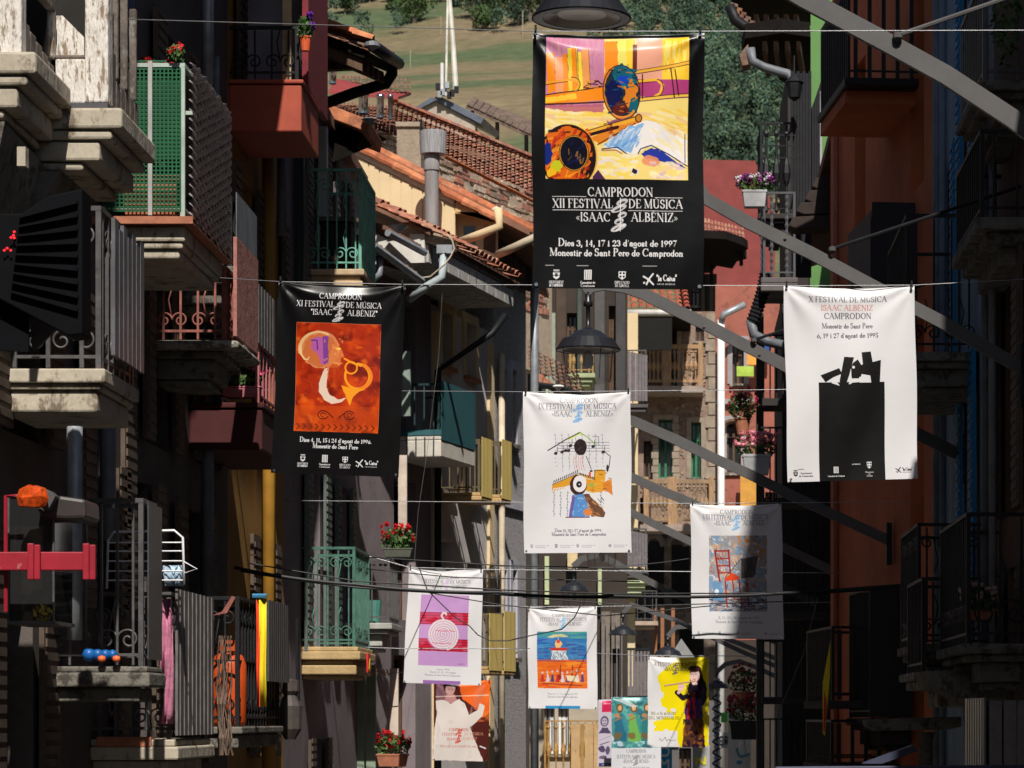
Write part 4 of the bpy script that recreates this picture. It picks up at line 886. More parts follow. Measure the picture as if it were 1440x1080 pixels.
# far woods on the right of the hill: one mass nobody could count
wd = MB(); rr = random.Random(5)
xs = []
for k in range(1150):
    y = rr.uniform(560, 1010); px = rr.uniform(836, 1330); x = (px-VX)*y/FOC
    if px < 885 and rr.random() < .45: continue
    xs.append((y, x))
for y, x in xs:
    z = hillz(x, y); H = rr.uniform(6, 12); Wd = rr.uniform(5, 8.5)
    for _ in range(5):
        a = rr.uniform(0, 6.28); q = rr.uniform(0, .3)*Wd
        leafblob(wd, (x+q*math.cos(a), y+q*math.sin(a), z+rr.uniform(.35, .8)*H), (Wd*.27, Wd*.27, H*.2), 44, .55, rr)
    if rr.random() < .25: wd.tube([(x, y, z), (x+rr.uniform(-.6, .6), y, z+H*.9)], .22, 4)
for k in range(60):
    px = rr.uniform(455, 870); y = rr.uniform(900, 1180); x = (px-VX)*y/FOC; z = hillz(x, y); H = rr.uniform(8, 14); Wd = rr.uniform(6, 10)
    for _ in range(4):
        a = rr.uniform(0, 6.28); q = rr.uniform(0, .3)*Wd
        leafblob(wd, (x+q*math.cos(a), y+q*math.sin(a), z+rr.uniform(.35, .8)*H), (Wd*.3, Wd*.3, H*.22), 40, .7, rr)
woods = tag(wd.build('woods', pmat('woods_leaf', [(.045, .088, .055), (.065, .110, .062), (.034, .066, .050), (.090, .130, .070), (.050, .095, .065)], .8), loc=(0, 0, 0)), kind='stuff')  # haze put into the leaf tints: lifted and bluer
woods.name = 'woods'
for n_ in _mats['woods_leaf'].node_tree.nodes:
    if n_.type == 'TEX_NOISE' and abs(n_.inputs['Scale'].default_value-9) < .01: n_.inputs['Scale'].default_value = .11
    if n_.type == 'MAP_RANGE': n_.inputs[3].default_value = .45; n_.inputs[4].default_value = 1.75
# single trees and bushes on the upper meadow
tl = [(556, 14, 3.0, 3.2, 1), (583, 33, 6.2, 7.6, 1), (545, 3, 5, 4, 0), (485, 20, 4.5, 4.5, 0), (500, 6, 6, 4, 2), (520, 3, 5, 3.4, 0), (612, 3, 5.5, 4.6, 2), (640, 10, 4.5, 4, 0), (664, 28, 9, 6, 2), (690, 33, 8.5, 6, 0), (683, 44, 5.5, 5, 1), (712, 20, 9, 6, 1), (728, 37, 7, 5, 2), (745, 33, 9, 7, 0), (765, 26, 9, 7, 2), (600, -4, 7, 5, 2), (655, -3, 9, 6, 0), (470, 0, 8, 6, 2), (575, 0, 6, 5, 0)]
names = ['pale round bush', 'big round bright green bush', 'small dark shrub', 'low green bush by the meadow edge', 'dark narrow tree', 'slim shrub', 'small dark tree', 'olive bush', 'tall dark tree', 'broad dark tree', 'short bright shrub', 'tall bright green tree', 'dark round tree', 'wide green tree', 'dense dark tree', 'dark tree top', 'tall pine like tree', 'dark tree beside the roof gutter', 'shaded green tree']
where = ['left of the round bush on the hill', 'on the meadow at the top of the hill', 'behind the pale bush', 'above the leftmost roof gutter', 'left of the pale bush on the hilltop', 'between the dark trees on the hilltop', 'just right of the big round bush', 'left of the tall antenna mast on the hill', 'behind the tall antenna mast', 'right of the antenna mast', 'in front of the trees beside the mast', 'above the thin poles on the hill', 'in front of the thin poles', 'at the corner of the trombone banner', 'beside the woods behind the trombone banner', 'on the skyline over the round bush', 'on the skyline over the mast', 'at the upper left hill edge', 'on the skyline above the meadow']
for i, (px, py, H, Wd, ty) in enumerate(tl):
    H *= 1.9; Wd *= 2.0; c = on_hill(px, py); T = thing('tree', names[i]+' '+where[i], 'tree', c, 'trees along the top of the hill')
    MB().tube([(0, 0, -1), (.1, 0, H*.4), (.2, .1, H*.75)], [Wd*.05, Wd*.035, .04], 6).build('trunk', BARK, None, loc=(0, 0, 0)).parent = T
    cm = crown_mb(i+40, H, Wd, int(500+Wd*110), .50)
    o = cm.build('crown', LEAFS[ty], None, loc=(0, 0, 0)); o.parent = T
for i, (px, py, hh) in enumerate(((735, 50, 6), (725, 20, 5), (620, 52, 5), (577, 96, 4))):
    c = on_hill(px, py); tag(MB().tube([c, c+Vector((0, 0, hh*1.3))], .10 if i else .14, 5).build('utility_pole', mat('pole_wood', (.42, .37, .28), .9)), ('tallest pale utility pole standing left of the trombone banner', 'thin pale utility pole beside the tallest one', 'thin grey pole on the meadow left of the mast', 'thin pole in the middle of the brown meadow')[i], 'pole', 'poles on the hill meadow')

# ------------------------------------------------------------------ left row of houses
def shell(fr, d0, d1, h, depth, m, parent, roofm, eave=.9, o=0., roof_h=1.6, sides=True, t=.4):
    """blind body of a house behind its street wall: end walls, back wall, floors, roof with eave"""
    b = MB(); b.fbox(fr, d0+.01, d0+.3, o-depth, o-t-.002, 0, h-.05); b.build('end_wall', m, parent)
    b = MB(); b.fbox(fr, d1-.3, d1-.01, o-depth, o-t-.002, 0, h-.05); b.build('end_wall', m, parent)
    MB().fbox(fr, d0+.3, d1-.3, o-depth, o-depth+.3, 0, h-.05).build('back_wall', m, parent)
    fl = MB()
    for k in range(1, int(h/3)+1): fl.fbox(fr, d0+.3, d1-.3, o-depth+.3, o-t-.01, k*3-.1, k*3)
    fl.fbox(fr, d0+.3, d1-.3, o-1.6, o-1.5, .1, h-.1)
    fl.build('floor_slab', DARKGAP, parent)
    A = fr.p(d0-.15, eave+o, h); B = fr.p(d1+.15, eave+o, h); C2 = fr.p(d1+.15, o-depth/2, h+roof_h); D = fr.p(d0-.15, o-depth/2, h+roof_h); E = fr.p(d0-.15, o-depth-.3, h); F_ = fr.p(d1+.15, o-depth-.3, h)
    r = MB(); k = Vector((0, 0, .14)); r.hexa([A, B, C2, D, A+k, B+k, C2+k, D+k]); r.hexa([D, C2, F_, E, D+k, C2+k, F_+k, E+k]); r.build('roof', roofm, parent)
M_H1 = plaster('brown_grey_plaster', (.12, .10, .09), dirt=(.10, .085, .07), dirt_amt=.5)
M_H2 = plaster('dark_mauve_plaster', (.09, .075, .072), dirt=(.07, .06, .055), dirt_amt=.5)
M_OCH = plaster('ochre_plaster', (.33, .165, .03))
M_GV = plaster('grey_violet_plaster', (.20, .165, .18), dirt=(.13, .11, .11), dirt_amt=.4)
M_WHT = plaster('pale_grey_plaster', (.62, .58, .57))
M_CRM = plaster('cream_plaster', (.74, .57, .34), var=.08)
M_RC = mat('roughcast_grey', (.42, .40, .41), .95, .35, 26, 1.0, 45)
M_GRNSH = mat('grey_green_shutter', (.11, .135, .12), .7, .2, 5)
M_GSH = mat('mauve_grey_shutter', (.12, .10, .10), .7, .2, 5)
M_BSH = mat('brown_shutter', (.10, .07, .05), .75, .3, 5)
ROOFM = mat('roof_underlay', (.22, .11, .07), .95, .3, 4)

def lhouse(name, label, d0, d1, h, m, wins, fr=LF, eave=.9, **k):
    T = thing('house', label, 'house', fr.p((d0+d1)/2, 0, 0), 'houses on the left of the street')
    wall(fr, d0, d1, 0, h, .4, [w[:4] for w in wins], m, T)
    for w in wins: window(fr, *w[:4], T, w[4], w[5], surround=w[6] if len(w) > 6 else None, door=(w[3]-w[2] > 1.9), sill=STONED, open_=.9)
    shell(fr, d0, d1, h, 8, m, T, ROOFM, eave=eave, **k)
    # rafters under the eave
    n = int((d1-d0)/.6)
    rf = MB().fbox(fr, -.06, .06, .0, eave-.1, -.16, -.02).mesh('rafter', fr.p(0, 0, 0)); rf.materials.append(DWOOD)
    for q in range(n):
        if eave > .3 and d0+.3+q*.6 > 10: place('rafter', rf, T, fr.p(d0+.3+q*.6, 0, h))
    return T
DR = lambda d, h0, w=1.05, hh=2.25, f=BWOOD, s=M_BSH, su=None: (d-w/2, d+w/2, h0, h0+hh, f, s, su)
H1 = lhouse('house', 'weathered house carrying the peeling white timber gallery', -30, 19.9, 12.5, M_H1, [DR(12, 8.6), DR(15.5, 8.6), DR(18.9, 8.55), DR(12, 5.3), DR(16, 5.3), DR(18.7, 5.35), DR(18.5, 2.4)])
H2 = lhouse('house', 'dark plastered house with the green netted balcony and rope curtain', 19.9, 27.3, 12.2, M_H2, [DR(21.7, 7.05, s=None), DR(24.2, 7.05), DR(21.3, 4.3), DR(23.6, 5.75, .9), DR(26, 5.8, .9), DR(22.6, 3.15), DR(25.2, 3.1)])
H3 = lhouse('house', 'ochre yellow house with the dark red balcony', 27.3, 31.2, 12.4, M_OCH, [DR(28.6, 9.6), DR(28.3, 6.6), DR(30.2, 6.6), DR(29.5, 3.1)])
H4 = lhouse('house', 'grey mauve house with the green iron balconies', 31.2, 38.7, 10.75, M_GV, [DR(33.8, 8.2, 1.2, s=M_GSH), DR(36.4, 8.2, s=M_GSH), DR(33.8, 4.25, 1.2, s=M_GRNSH), DR(36.6, 4.25, 1.1, s=M_GRNSH), DR(34.0, 1.0)], eave=.1)

# white timber gallery, in two steps
GX = -4.3; Z1, Z2, Z3 = 17.0, 18.0, 19.1
T = thing('timber_gallery', 'peeling white timber gallery with stepped stone cornice at the top left', 'balcony', LF.p(17.5, 0, wz(228, 18)))
xa = wx(30, 17.0); xb = wx(152, 18.0)
def gbox(x0, x1, y0, y1, z0, z1, m, n, bev=.012): return MB().box(x0, x1, y0, y1, z0, z1).build(n, m, T, bevel=bev)
gbox(-4.9, xa, Z1, Z1+.14, wz(100, 17), wz(-40, 17), PEEL, 'post'); 
gbox(wx(119, 18), xb, Z2, Z2+.16, wz(144, 18), wz(-40, 18), PEEL, 'post'); gbox(wx(66, 18), wx(74, 18), Z2, Z2+.1, wz(80, 18), wz(-40, 18), PEEL, 'post')
gbox(wx(76, 18), wx(118.5, 18), Z2+.03, Z2+.1, wz(144, 18), wz(81, 18), PEEL, 'panel'); 
gbox(wx(74.5, 18), wx(118, 18), Z2+.05, Z2+.09, wz(80, 18), wz(74, 18), GWOOD, 'rail')
MB().prism([W(75, 79, Z2+.14), W(118, 79, Z2+.14), W(118, 52, Z2+.14), W(88, 22, Z2+.14), W(75, 22, Z2+.14)], (0, .03, 0)).build('panel', PEEL, T)
gbox(-4.6, wx(118, 18), Z2+.35, Z2+.4, wz(150, 18), wz(-40, 18), DARKGAP, 'dark_gap_sheet')  # near-black sheet stands in for the dark inside of the gallery
# planks on the return of the first step and on the street side
for k in range(5):
    z = Z1+.14+k*.17; gbox(xa-.05, xa-.015, z+.01, z+.16, wz(112, 17.5)-.03*k, wz(48+5*k, 17.5), GWOOD, 'plank')
gbox(xa-.06, xa-.01, Z1+.14, Z2, wz(-40, 17), wz(-40, 17)+.1, GWOOD, 'rail')
for k in range(6):
    z = Z2+.16+k*.155; gbox(xb-.045, xb-.01, z+.01, z+.147, wz(146, 18)-.0, wz(96 if k % 3 else 60, 18), GWOOD, 'plank')
for k in (1, 3, 5): gbox(xb-.05, xb-.0, Z2+.16+k*.155, Z2+.20+k*.155, wz(96, 18), wz(-40, 18), GWOOD, 'post')
gbox(xb-.9, xb-.12, Z2+.9, Z2+.95, wz(140, 18), wz(-40, 18), DARKGAP, 'dark_gap_sheet')  # second near-black sheet for the dark inside
st = [(-.004, -.135, .10, 0), (-.14, -.20, .03, -.05), (-.205, -.33, -.05, -.10), (-.335, -.385, -.16, -.16)]
for (a, b_, ox, inz) in st:
    h0 = wz(153, 18)
    MB().box(-4.3, xb+ox, Z2-.06-inz*.5, Z3-inz*.2, h0+b_, h0+a).build('cornice', CREAMST, T, bevel=.018)
    MB().box(-4.9, xa+.02+ox*.8, Z1-.06-inz*.5, Z2-.07-inz*.5, h0+b_+.12, h0+a+.12).build('cornice', CREAMST, T, bevel=.018)
MB().box(-4.3, xb+.0, Z2-.02, Z3, wz(152.5, 18)+.0, wz(145.5, 18)).build('lead_flashing', mat('lead', (.08, .08, .09), .6), T)
sl = MB(); h0 = wz(153, 18)-.39; sl.hexa([(-4.3, Z1, h0-.9), (-4.2, Z1, h0-.9), (-4.2, Z3, h0-.9), (-4.3, Z3, h0-.9), (-4.9, Z1-.0, h0+.10), (xa-.1, Z1, h0+.10), (xa-.1, Z3, h0), (-4.9, Z3, h0)]); sl.build('corbel', STONED, T)
MB().hexa([(-4.3, Z2, h0-.55), (-4.2, Z2, h0-.55), (-4.2, Z3, h0-.55), (-4.3, Z3, h0-.55), (-4.3, Z2, h0-.003), (xb-.3, Z2, h0-.003), (xb-.3, Z3, h0-.003), (-4.3, Z3, h0-.003)]).build('corbel', STONED, T)
MB().box(wx(26, 17), wx(38, 17), Z1-.04, Z1+.05, wz(235, 17), wz(208, 17)).build('beam_end', CREAMST, T)

# balcony under the gallery, seen end-on, with grey boards along the street side
hf = wz(518, 18); hr = wz(288, 18)
bl = balcony(LF, 18.0, 19.15, .69, hf, hr, H1, IRONG, CREAMST, gap=.17, r=.013, mould=((0, -.09, 0), (-.09, -.13, .03), (-.13, -.27, .06)), scroll=2, screen=None, soffit=CREAMST, label='balcony with cracked white cornice and scrolled grey railing')
for k in range(7):
    d = 18.12+k*.145; MB().fbox(LF, d, d+.12, .705, .73, hf+.10, hr-.06-.05*(k % 2)).build('board', mat('grey_sheet', (.13, .13, .145), .45, .3, 3, dirt=(.1, .1, .1), dirt_amt=.5), bl)
hf2 = hf; b2 = MB(); b2.box(-4.9, wx(8, 18), 17.9, 18.0, hf-.5, hf); 
MB().box(-5.4, -4.3, 17.6, 17.98, hf-.26, hf).build('cornice', CREAMST, H1, bevel=.015)

def Ld(px, off): return zx(px, -4.3+off)
# green netted balcony
d0, d1 = Ld(265, .7), Ld(318, .7)
hf = wz(306, d0); hr = wz(87, d0)
ROPE = mat('braided_curtain', (.46, .42, .42), .5, .2, 14, trans=.25)
bl = balcony(LF, d0, d1, .7, hf, hr, H2, mat('pale_green_iron', (.42, .50, .44), .5), CREAMST, gap=.24, r=.012, mould=((0, -.05, -.04), (-.055, -.17, .03), (-.17, -.22, .05), (-.22, -.29, .08)), soffit=CREAMST, screen=(ROPE, 'rope'), street=False, front=False, label='balcony with green net front and braided curtain side')
MB().fbox(LF, d0-.05, d1+.05, 0, .74, hf-.052, hf+.002).build('terracotta_edge', TERRA, bl)
NET = mat('green_net', (.008, .10, .038), .7, .2, 5)
net = MB(); q = d0+.03
for k in range(19): o = .09+k*.03; net.fbox(LF, q, q+.004, o, o+.011, hf+.05, hr-.04)
for k in range(int((hr-hf)/.03)): net.fbox(LF, q+.0045, q+.008, .08, .66, hf+.05+k*.03, hf+.061+k*.03)
o = net.build('net', NET, bl); o['kind'] = 'stuff'
MB().fbox(LF, d0+.10, d0+.115, .1, .64, hf+.45, hr-.02).build('cloth', mat('green_cloth', (.008, .06, .025), .8, .35, 6), bl)
MB().fbox(LF, d0+.005, d0+.02, .40, .43, hf+.02, hr+.01).build('pole', mat('dull_white', (.42, .41, .40), .6), bl)
planter(LF.p(d0+.3, .38, hf+.01), .42, .34, .3, .25, 'terracotta flower box behind the green net balcony front', [(.45, .02, .02)], 3, TERRA, 3)
planter(LF.p(d0+.3, .42, hr-.42), .24, .24, .22, .25, 'round orange pot of red flowers hung inside the green net', [(.55, .015, .015)], 9, mat('orange_pot', (.45, .12, .05), .7), 4, round_pot=True)

# small balconies further along
d0, d1 = Ld(322, .62), Ld(348, .62)
bl = balcony(LF, d0, d1, .62, wz(478, d0), wz(372, d0), H2, IRONRED, STONED, gap=.12, scroll=1, label='balcony with rusty red railing and pink curtain')
bl2 = MB(); 
MB().fbox(LF, d0+.1, d0+1.3, .64, .67, wz(470, d0), wz(330, d0)).build('pink_curtain', mat('salmon_cloth', (.40, .17, .14), .85, .25, 6, .3, 20), bl)
MB().fbox(LF, d0-.12, d1+.1, 0, .72, wz(492, d0), wz(481, d0)).build('moulding', STONE, bl, bevel=.03)
d0, d1 = Ld(358, .6), Ld(384, .6)
bl = balcony(LF, d0, d1, .6, wz(485, d0), wz(400, d0), H2, IRON, STONE, gap=.11, scroll=2, screen=(IRONG, 'slats'), label='balcony with crusted stone slab and grey slats')
d0, d1 = Ld(331, .55), Ld(360, .55)
bl = balcony(LF, d0, d1, .55, wz(440, d0)+.4, wz(275, d0), H2, IRON, STONED, gap=.11, scroll=1, screen=(mat('slate_sheet', (.16, .18, .20), .6), 'sheet'), label='small balcony with slate grey side sheet')
# dark red balcony
d0 = zx(424, -3.6); d1 = d0+1.3
RB = mat('brick_red_panel', (.40, .075, .04), .7, .15, 4)
hf = wz(112, d0)
bl = balcony(LF, d0, d1, .7, hf, wz(35, d0), H3, IRON, RB, gap=.13, mould=((0, -.04, -.02), (-.045, -.50, .0)), bar='plain', scroll=1, label='boxy brick red balcony with black railing')
MB().fbox(LF, d0+.35, d1+.6, .66, .72, hf, hf+2.6).build('red_shutter', mat('maroon_boards', (.20, .012, .02), .6, .3, 6), H3)
MB().fbox(LF, d0+.12, d0+.2, .50, .58, hf, hf+1.2).build('post', mat('straw_post', (.62, .45, .26), .8), bl)
MB().fbox(LF, d0+.9, d0+.95, .02, .64, hf+.02, hf+1.5).build('wall_panel', mat('pale_stucco', (.30, .28, .33), .9), bl)
planter(LF.p(d0-.1, .75, hf+.25), .12, .14, .12, .2, 'small orange pot of purple flowers beside the red balcony', [(.16, .02, .35)], 7, mat('bright_orange_pot', (.75, .13, .04), .6), 6, round_pot=True)
d0 = Ld(345, .5)
bl = balcony(LF, d0, d0+2.0, .65, wz(566, d0), wz(520, d0)+.25, H3, mat('pink_iron', (.40, .12, .13), .6), mat('oxblood_panel', (.06, .010, .010), .8), gap=.2, mould=((0, -.05, -.02), (-.055, -.42, .0)), label='lower oxblood balcony of the ochre house')
planter(LF.p(d0+.1, .45, wz(566, d0)+.05), .34, .1, .14, .16, 'pink flower box on the lower oxblood balcony', [(.60, .10, .2)], 12, mat('pink_trough', (.55, .16, .2), .7), 9)

# green iron balconies of the grey mauve house
d0 = zx(512, -3.6); 
hf = wz(378, d0); hr = wz(236, d0)
bl = balcony(LF, d0, d0+1.6, .7, hf, hr, H4, mat('sunlit_green_iron', (.15, .40, .31), .5, .3, 9, dirt=(.05, .12, .10), dirt_amt=.3), mat('sand_stone', (.52, .38, .24), .9, .2, 5), gap=.1, scroll=2, bar='plain', r=.008, mould=((0, -.07, 0), (-.07, -.13, .05), (-.13, -.2, .02), (-.2, -.32, .18)), label='upper green wrought iron balcony')  # green iron lightened in colour for sun that misses this balcony
MB().fbox(LF, d0+1.2, d0+1.35, .02, .12, hf, hf+1.9).build('door_jamb', WHITEP, bl)
st_ = thing('stove', 'black iron stove standing on the upper green balcony', 'stove', LF.p(d0+.6, .35, hf)); MB().fbox(LF, d0+.4, d0+.8, .14, .50, hf+.02, hf+.62).build('body', IRON, st_, bevel=.03); MB().fbox(LF, d0+.36, d0+.84, .10, .54, hf+.62, hf+.67).build('top', IRONG, st_); MB().lathe(LF.p(d0+.385, .32, hf+.2), [(0, -.1), (.1, 0), (0, .1)], 12).build('door_plate', STEEL, st_)
for k in range(2): MB().fbox(LF, d0-1.0+.1*k, d0-.94+.1*k, .02+k*.04, .08+k*.04, hf-.4, hr+.1).build('shutter_leaf', mat('bottle_dark', (.012, .02, .02), .5), H4)
hf = wz(910, d0); hr = wz(770, d0)
OCS = mat('ochre_stone', (.50, .35, .17), .85, .2, 5, .3)
bl = balcony(LF, d0-.2, d0+1.4, .65, hf, hr, H4, IRONGREEN, OCS, gap=.12, scroll=2, bar='plain', r=.008, mould=((0, -.05, .0), (-.05, -.15, -.03), (-.15, -.21, .05), (-.21, -.32, .02), (-.32, -.37, .1)), label='lower green scrolled balcony on a rounded ochre slab')
# Catalan flag scrap under it
M_SEN = mat('red_cloth', (.62, .02, .02), .8)
t = tag(MB().fbox(LF, d0+.25, d0+.5, .70, .72, wz(945, d0), wz(918, d0)).build('flag', M_SEN), 'small red and yellow flag tied under the ochre slab', 'flag')
MB().prism([LF.p(d0+.30, .722, wz(940, d0)), LF.p(d0+.4, .722, wz(925, d0)), LF.p(d0+.48, .722, wz(937, d0)), LF.p(d0+.38, .722, wz(944, d0))], (.004, 0, 0)).build('yellow_patch', mat('yellow_cloth', (.80, .52, .02), .8), t)

# ------------------------------------------------------------------ lower left: cage balcony, slatted balcony, dark balcony
d0 = zx(207, -3.6); hf = wz(937, d0); hr = wz(700, d0)
bl = balcony(LF, d0, d0+.58, .7, hf, hr, H2, IRONG, STONED, gap=.095, scroll=1, r=.008, street=False, mould=((0, -.04, .0), (-.04, -.14, -.02), (-.145, -.24, .06)), label='tall caged balcony on a worn stone slab')
MB().fbox(LF, d0+.06, d0+.56, .69, .70, hf+.05, hr-.03).build('metal_sheet', mat('dark_sheet', (.06, .06, .065), .4), bl)
toy = thing('toy', 'blue toy with orange feet lying on the caged balcony slab', 'toy', LF.p(d0+.1, .3, hf))
b = MB(); rr = random.Random(2)
for k, (o, r_) in enumerate(((.30, .05), (.36, .045), (.41, .04), (.46, .036))): b.lathe(LF.p(d0+.02, o, hf+.08), [(0, -r_), (r_*.7, -r_*.7), (r_, 0), (r_*.7, r_*.7), (0, r_)], 10)
b.build('body', mat('blue_plastic', (.01, .11, .36), .4), toy, smooth=True)
for o in (.40, .50): MB().lathe(LF.p(d0-.05, o, hf+.05), [(0, -.024), (.024, -.016), (.028, 0), (.024, .016), (0, .024)], 10).build('foot', mat('orange_plastic', (.85, .15, .04), .4), toy, smooth=True)
d0b = Ld(246, .62); d1b = Ld(296, .62); hf = wz(1040, d0b); hr = wz(832, d0b)
bl = balcony(LF, d0b, d1b, .62, hf, hr, H2, IRONG, CREAMST, gap=.11, scroll=2, r=.008, screen=(mat('grey_slat', (.15, .135, .13), .7, .3, 8), 'slats'), mould=((0, -.05, .0), (-.05, -.15, -.03), (-.155, -.3, .06)), label='balcony closed by upright grey slats')
MB().fbox(LF, d0b-.03, d0b+.1, .05, .45, hf-.052, hf+.02).build('terracotta_edge', TERRA, bl)
# drying rack, towels
t = thing('drying_rack', 'white wire drying rack standing up behind the caged balcony', 'drying rack', LF.p(d0b-.35, .35, wz(830, d0b)))
q = d0b-.30; CH = mat('white_wire', (.80, .80, .82), .3, .1, 5)
P = [W(150, 828, q), W(152, 760, q), W(160, 748, q), W(245, 746, q), W(257, 756, q), W(259, 822, q)]
MB().tube(P, .010, 6).build('frame', CH, t, smooth=True)
for y in (763, 775, 789, 803, 816): MB().tube([W(151, y, q), W(258, y, q)], .006, 5).build('wire', CH, t)
MB().tube([W(259, 790, q), W(277, 800, q-.1), W(259, 806, q)], .006, 5).build('wire', CH, t)
def drape(P, m, name, label, cat, seed, th=.01):
    """cloth as a folded strip; P = [(pxL, pxR, py)], depth first"""
    Z, rows = P; rr = random.Random(seed); b = MB(); n = 12
    for (a, c, y) in rows:
        for k in range(n+1):
            u = k/n; v = W(a+(c-a)*u, y, Z); b.v.append((v.x, v.y+.03*math.sin(u*11+y*.03+seed)+.01*math.sin(u*27), v.z))
    for j in range(len(rows)-1):
        for k in range(n): i = j*(n+1)+k; b.f.append((i, i+1, i+n+2, i+n+1))
    o = b.build(name, m, smooth=True); s = o.modifiers.new('thick', 'SOLIDIFY'); s.thickness = th; tag(o, label, cat); return o
PINK = mat('pink_cloth', (.50, .18, .28), .85, .2, 9, .4, 30)
drape((d0b-.08, [(227, 242, 842), (226, 242, 880), (227, 243, 915), (224, 238, 950), (222, 236, 963)]), PINK, 'towel', 'pink towel hanging beside the grey slats', 'towel', 1)
drape((d0b-.05, [(233, 243, 860), (235, 244, 900), (233, 243, 960), (228, 242, 1000), (225, 241, 1018)]), PINK, 'towel', 'longer pink towel hanging behind the first one', 'towel', 4)
drape((q+.05, [(228, 256, 795), (227, 258, 808), (229, 257, 824)]), mat('blue_print_cloth', (.42, .55, .68), .8, .5, 30), 'cloth', 'blue and white printed cloth over the drying rack', 'cloth', 3)
# dark balcony with gas bottle and long flag
d0c = Ld(405, .66); d0c = 27.0 if d0c > 27.2 else d0c
d0c, d1c = 23.9, 26.4; hf = wz(1022, d0c); hr = wz(838, d0c)
bl = balcony(LF, d0c, d1c, .66, hf, hr, H2, IRON, STONED, gap=.16, scroll=2, mid=.55, mould=((0, -.06, .0), (-.06, -.18, .04)), label='black balcony with the gas bottle')
for k in range(10):
    MB().fbox(LF, d0c+1.3+k*.13, d0c+1.41+k*.13, .68, .70, hf+.4, hr+.02).build('slat', mat('charcoal_slat', (.07, .065, .065), .7, .3, 8), bl)
GO = mat('orange_enamel', (.62, .085, .015), .4, .12, 8)
t = thing('gas_bottle', 'orange gas bottle standing on the black balcony', 'gas bottle', LF.p(d0c+.6, .42, hf))
c = LF.p(d0c+.3, .50, hf+.002)
MB().lathe(c, [(0, 0), (.13, 0), (.15, .04), (.15, .52), (.12, .60), (.05, .64), (0, .64)], 16).build('body', GO, t, smooth=True)
MB().lathe(c+Vector((0, 0, .641)), [(.09, 0), (.09, .09), (.08, .09), (.08, 0)], 14).build('collar', GO, t); MB().lathe(c+Vector((0, 0, .64)), [(.02, 0), (.025, .06), (0, .07)], 8).build('valve', STEEL, t)
t = thing('flag', 'long yellow and red flag hanging from the black balcony rail', 'flag', W(367, 838, d0c-.1))
q = d0c-.1
for nm, m, x0, x1 in (('red_stripe', mat('flag_red', (.75, .06, .02), .8), 361.2, 364.6), ('yellow_stripe', mat('flag_yellow', (.85, .66, .02), .8), 364.8, 374)):
    rows = [(x0, x1, 842), (x0+.5, x1+.5, 890), (x0-.2, x1+.5, 940), (x0+1, x1+1.5, 994)]; b = MB()
    for a, c_, y in rows:
        for k in range(7): u = k/6; v = W(a+(c_-a)*u, y, q); b.v.append((v.x, v.y+.02*math.sin(u*5+y*.02), v.z))
    for j in range(3):
        for k in range(6): i = j*7+k; b.f.append((i, i+1, i+8, i+7))
    o = b.build(nm, m, t, smooth=True); s = o.modifiers.new('t', 'SOLIDIFY'); s.thickness = .006
MB().tube([W(355, 838, q-.02), W(375, 838, q-.02)], .02, 6).build('rail_clip', mat('blue_clip', (.05, .22, .4), .5), t)
t = thing('dry_vine', 'bundle of dry brown vine stems climbing the black balcony corner', 'plant', W(315, 1060, d0c-.15))
b = MB(); rr = random.Random(8)
for k in range(16):
    x = 306+rr.uniform(0, 20); P = [W(x+rr.uniform(-3, 3)+3*math.sin(j*.9+k), 1062-j*24, d0c-.15+rr.uniform(-.05, .05)) for j in range(8)]; b.tube(P, [.009-.0008*j for j in range(8)], 4)
b.build('stems', mat('dry_stem', (.14, .095, .07), .9, .3, 10), t)
MB().prism([W(297, 866, d0c-.2), W(319, 862, d0c-.2), W(331, 840, d0c-.2), W(326, 838, d0c-.2), W(312, 860, d0c-.2)], (0, .03, 0)).build('bracket', IRONRED, t)
# louvred black signboard with red lamps
t = thing('pharmacy_sign', 'black ribbed street sign with small red lamps under the gallery', 'sign', W(60, 400, 16.6))
BKP = mat('black_panel', (.004, .0045, .006), .7, .2, 6, spec=.08)
MB().prism([W(-40, 300, 16.6), W(30, 300, 16.6), W(68, 275, 16.6), W(116, 265, 16.6), W(116, 470, 16.6), W(95, 472, 16.6), W(-40, 400, 16.6)], (0, .25, 0)).build('body', BKP, t, bevel=.01)
for k in range(9):
    MB().prism([W(28-k*1.5, 305+k*13, 16.595), W(110, 283+k*19, 16.595), W(110, 287+k*19, 16.595), W(28-k*1.5, 308+k*13, 16.595)], (0, -.03, 0)).build('rib', BKP, t)
LED = bpy.data.materials.new('red_lamp'); LED.use_nodes = True; b_ = LED.node_tree.nodes['Principled BSDF']; b_.inputs['Base Color'].default_value = (.8, .01, .01, 1); b_.inputs['Emission Color'].default_value = (1, .02, .03, 1); b_.inputs['Emission Strength'].default_value = 2.2
for x, y in ((20, 326), (19, 331), (15.5, 334), (20, 334.5), (6, 352), (10, 349), (15, 352)): MB().lathe(W(x, y, 16.56), [(0, -.008), (.009, 0), (0, .008)], 8).build('lamp', LED, t)
MB().prism([W(-30, 395, 16.7), W(40, 415, 16.7), W(40, 495, 16.7), W(-30, 490, 16.7)], (0, .03, 0)).build('lower_panel', BKP, t)
MB().prism([W(40, 425, 17), W(110, 430, 17), W(52, 490, 17), W(45, 490, 17)], (0, .03, 0)).build('wall_plate', mat('dim_plate', (.12, .115, .12), .7), t)
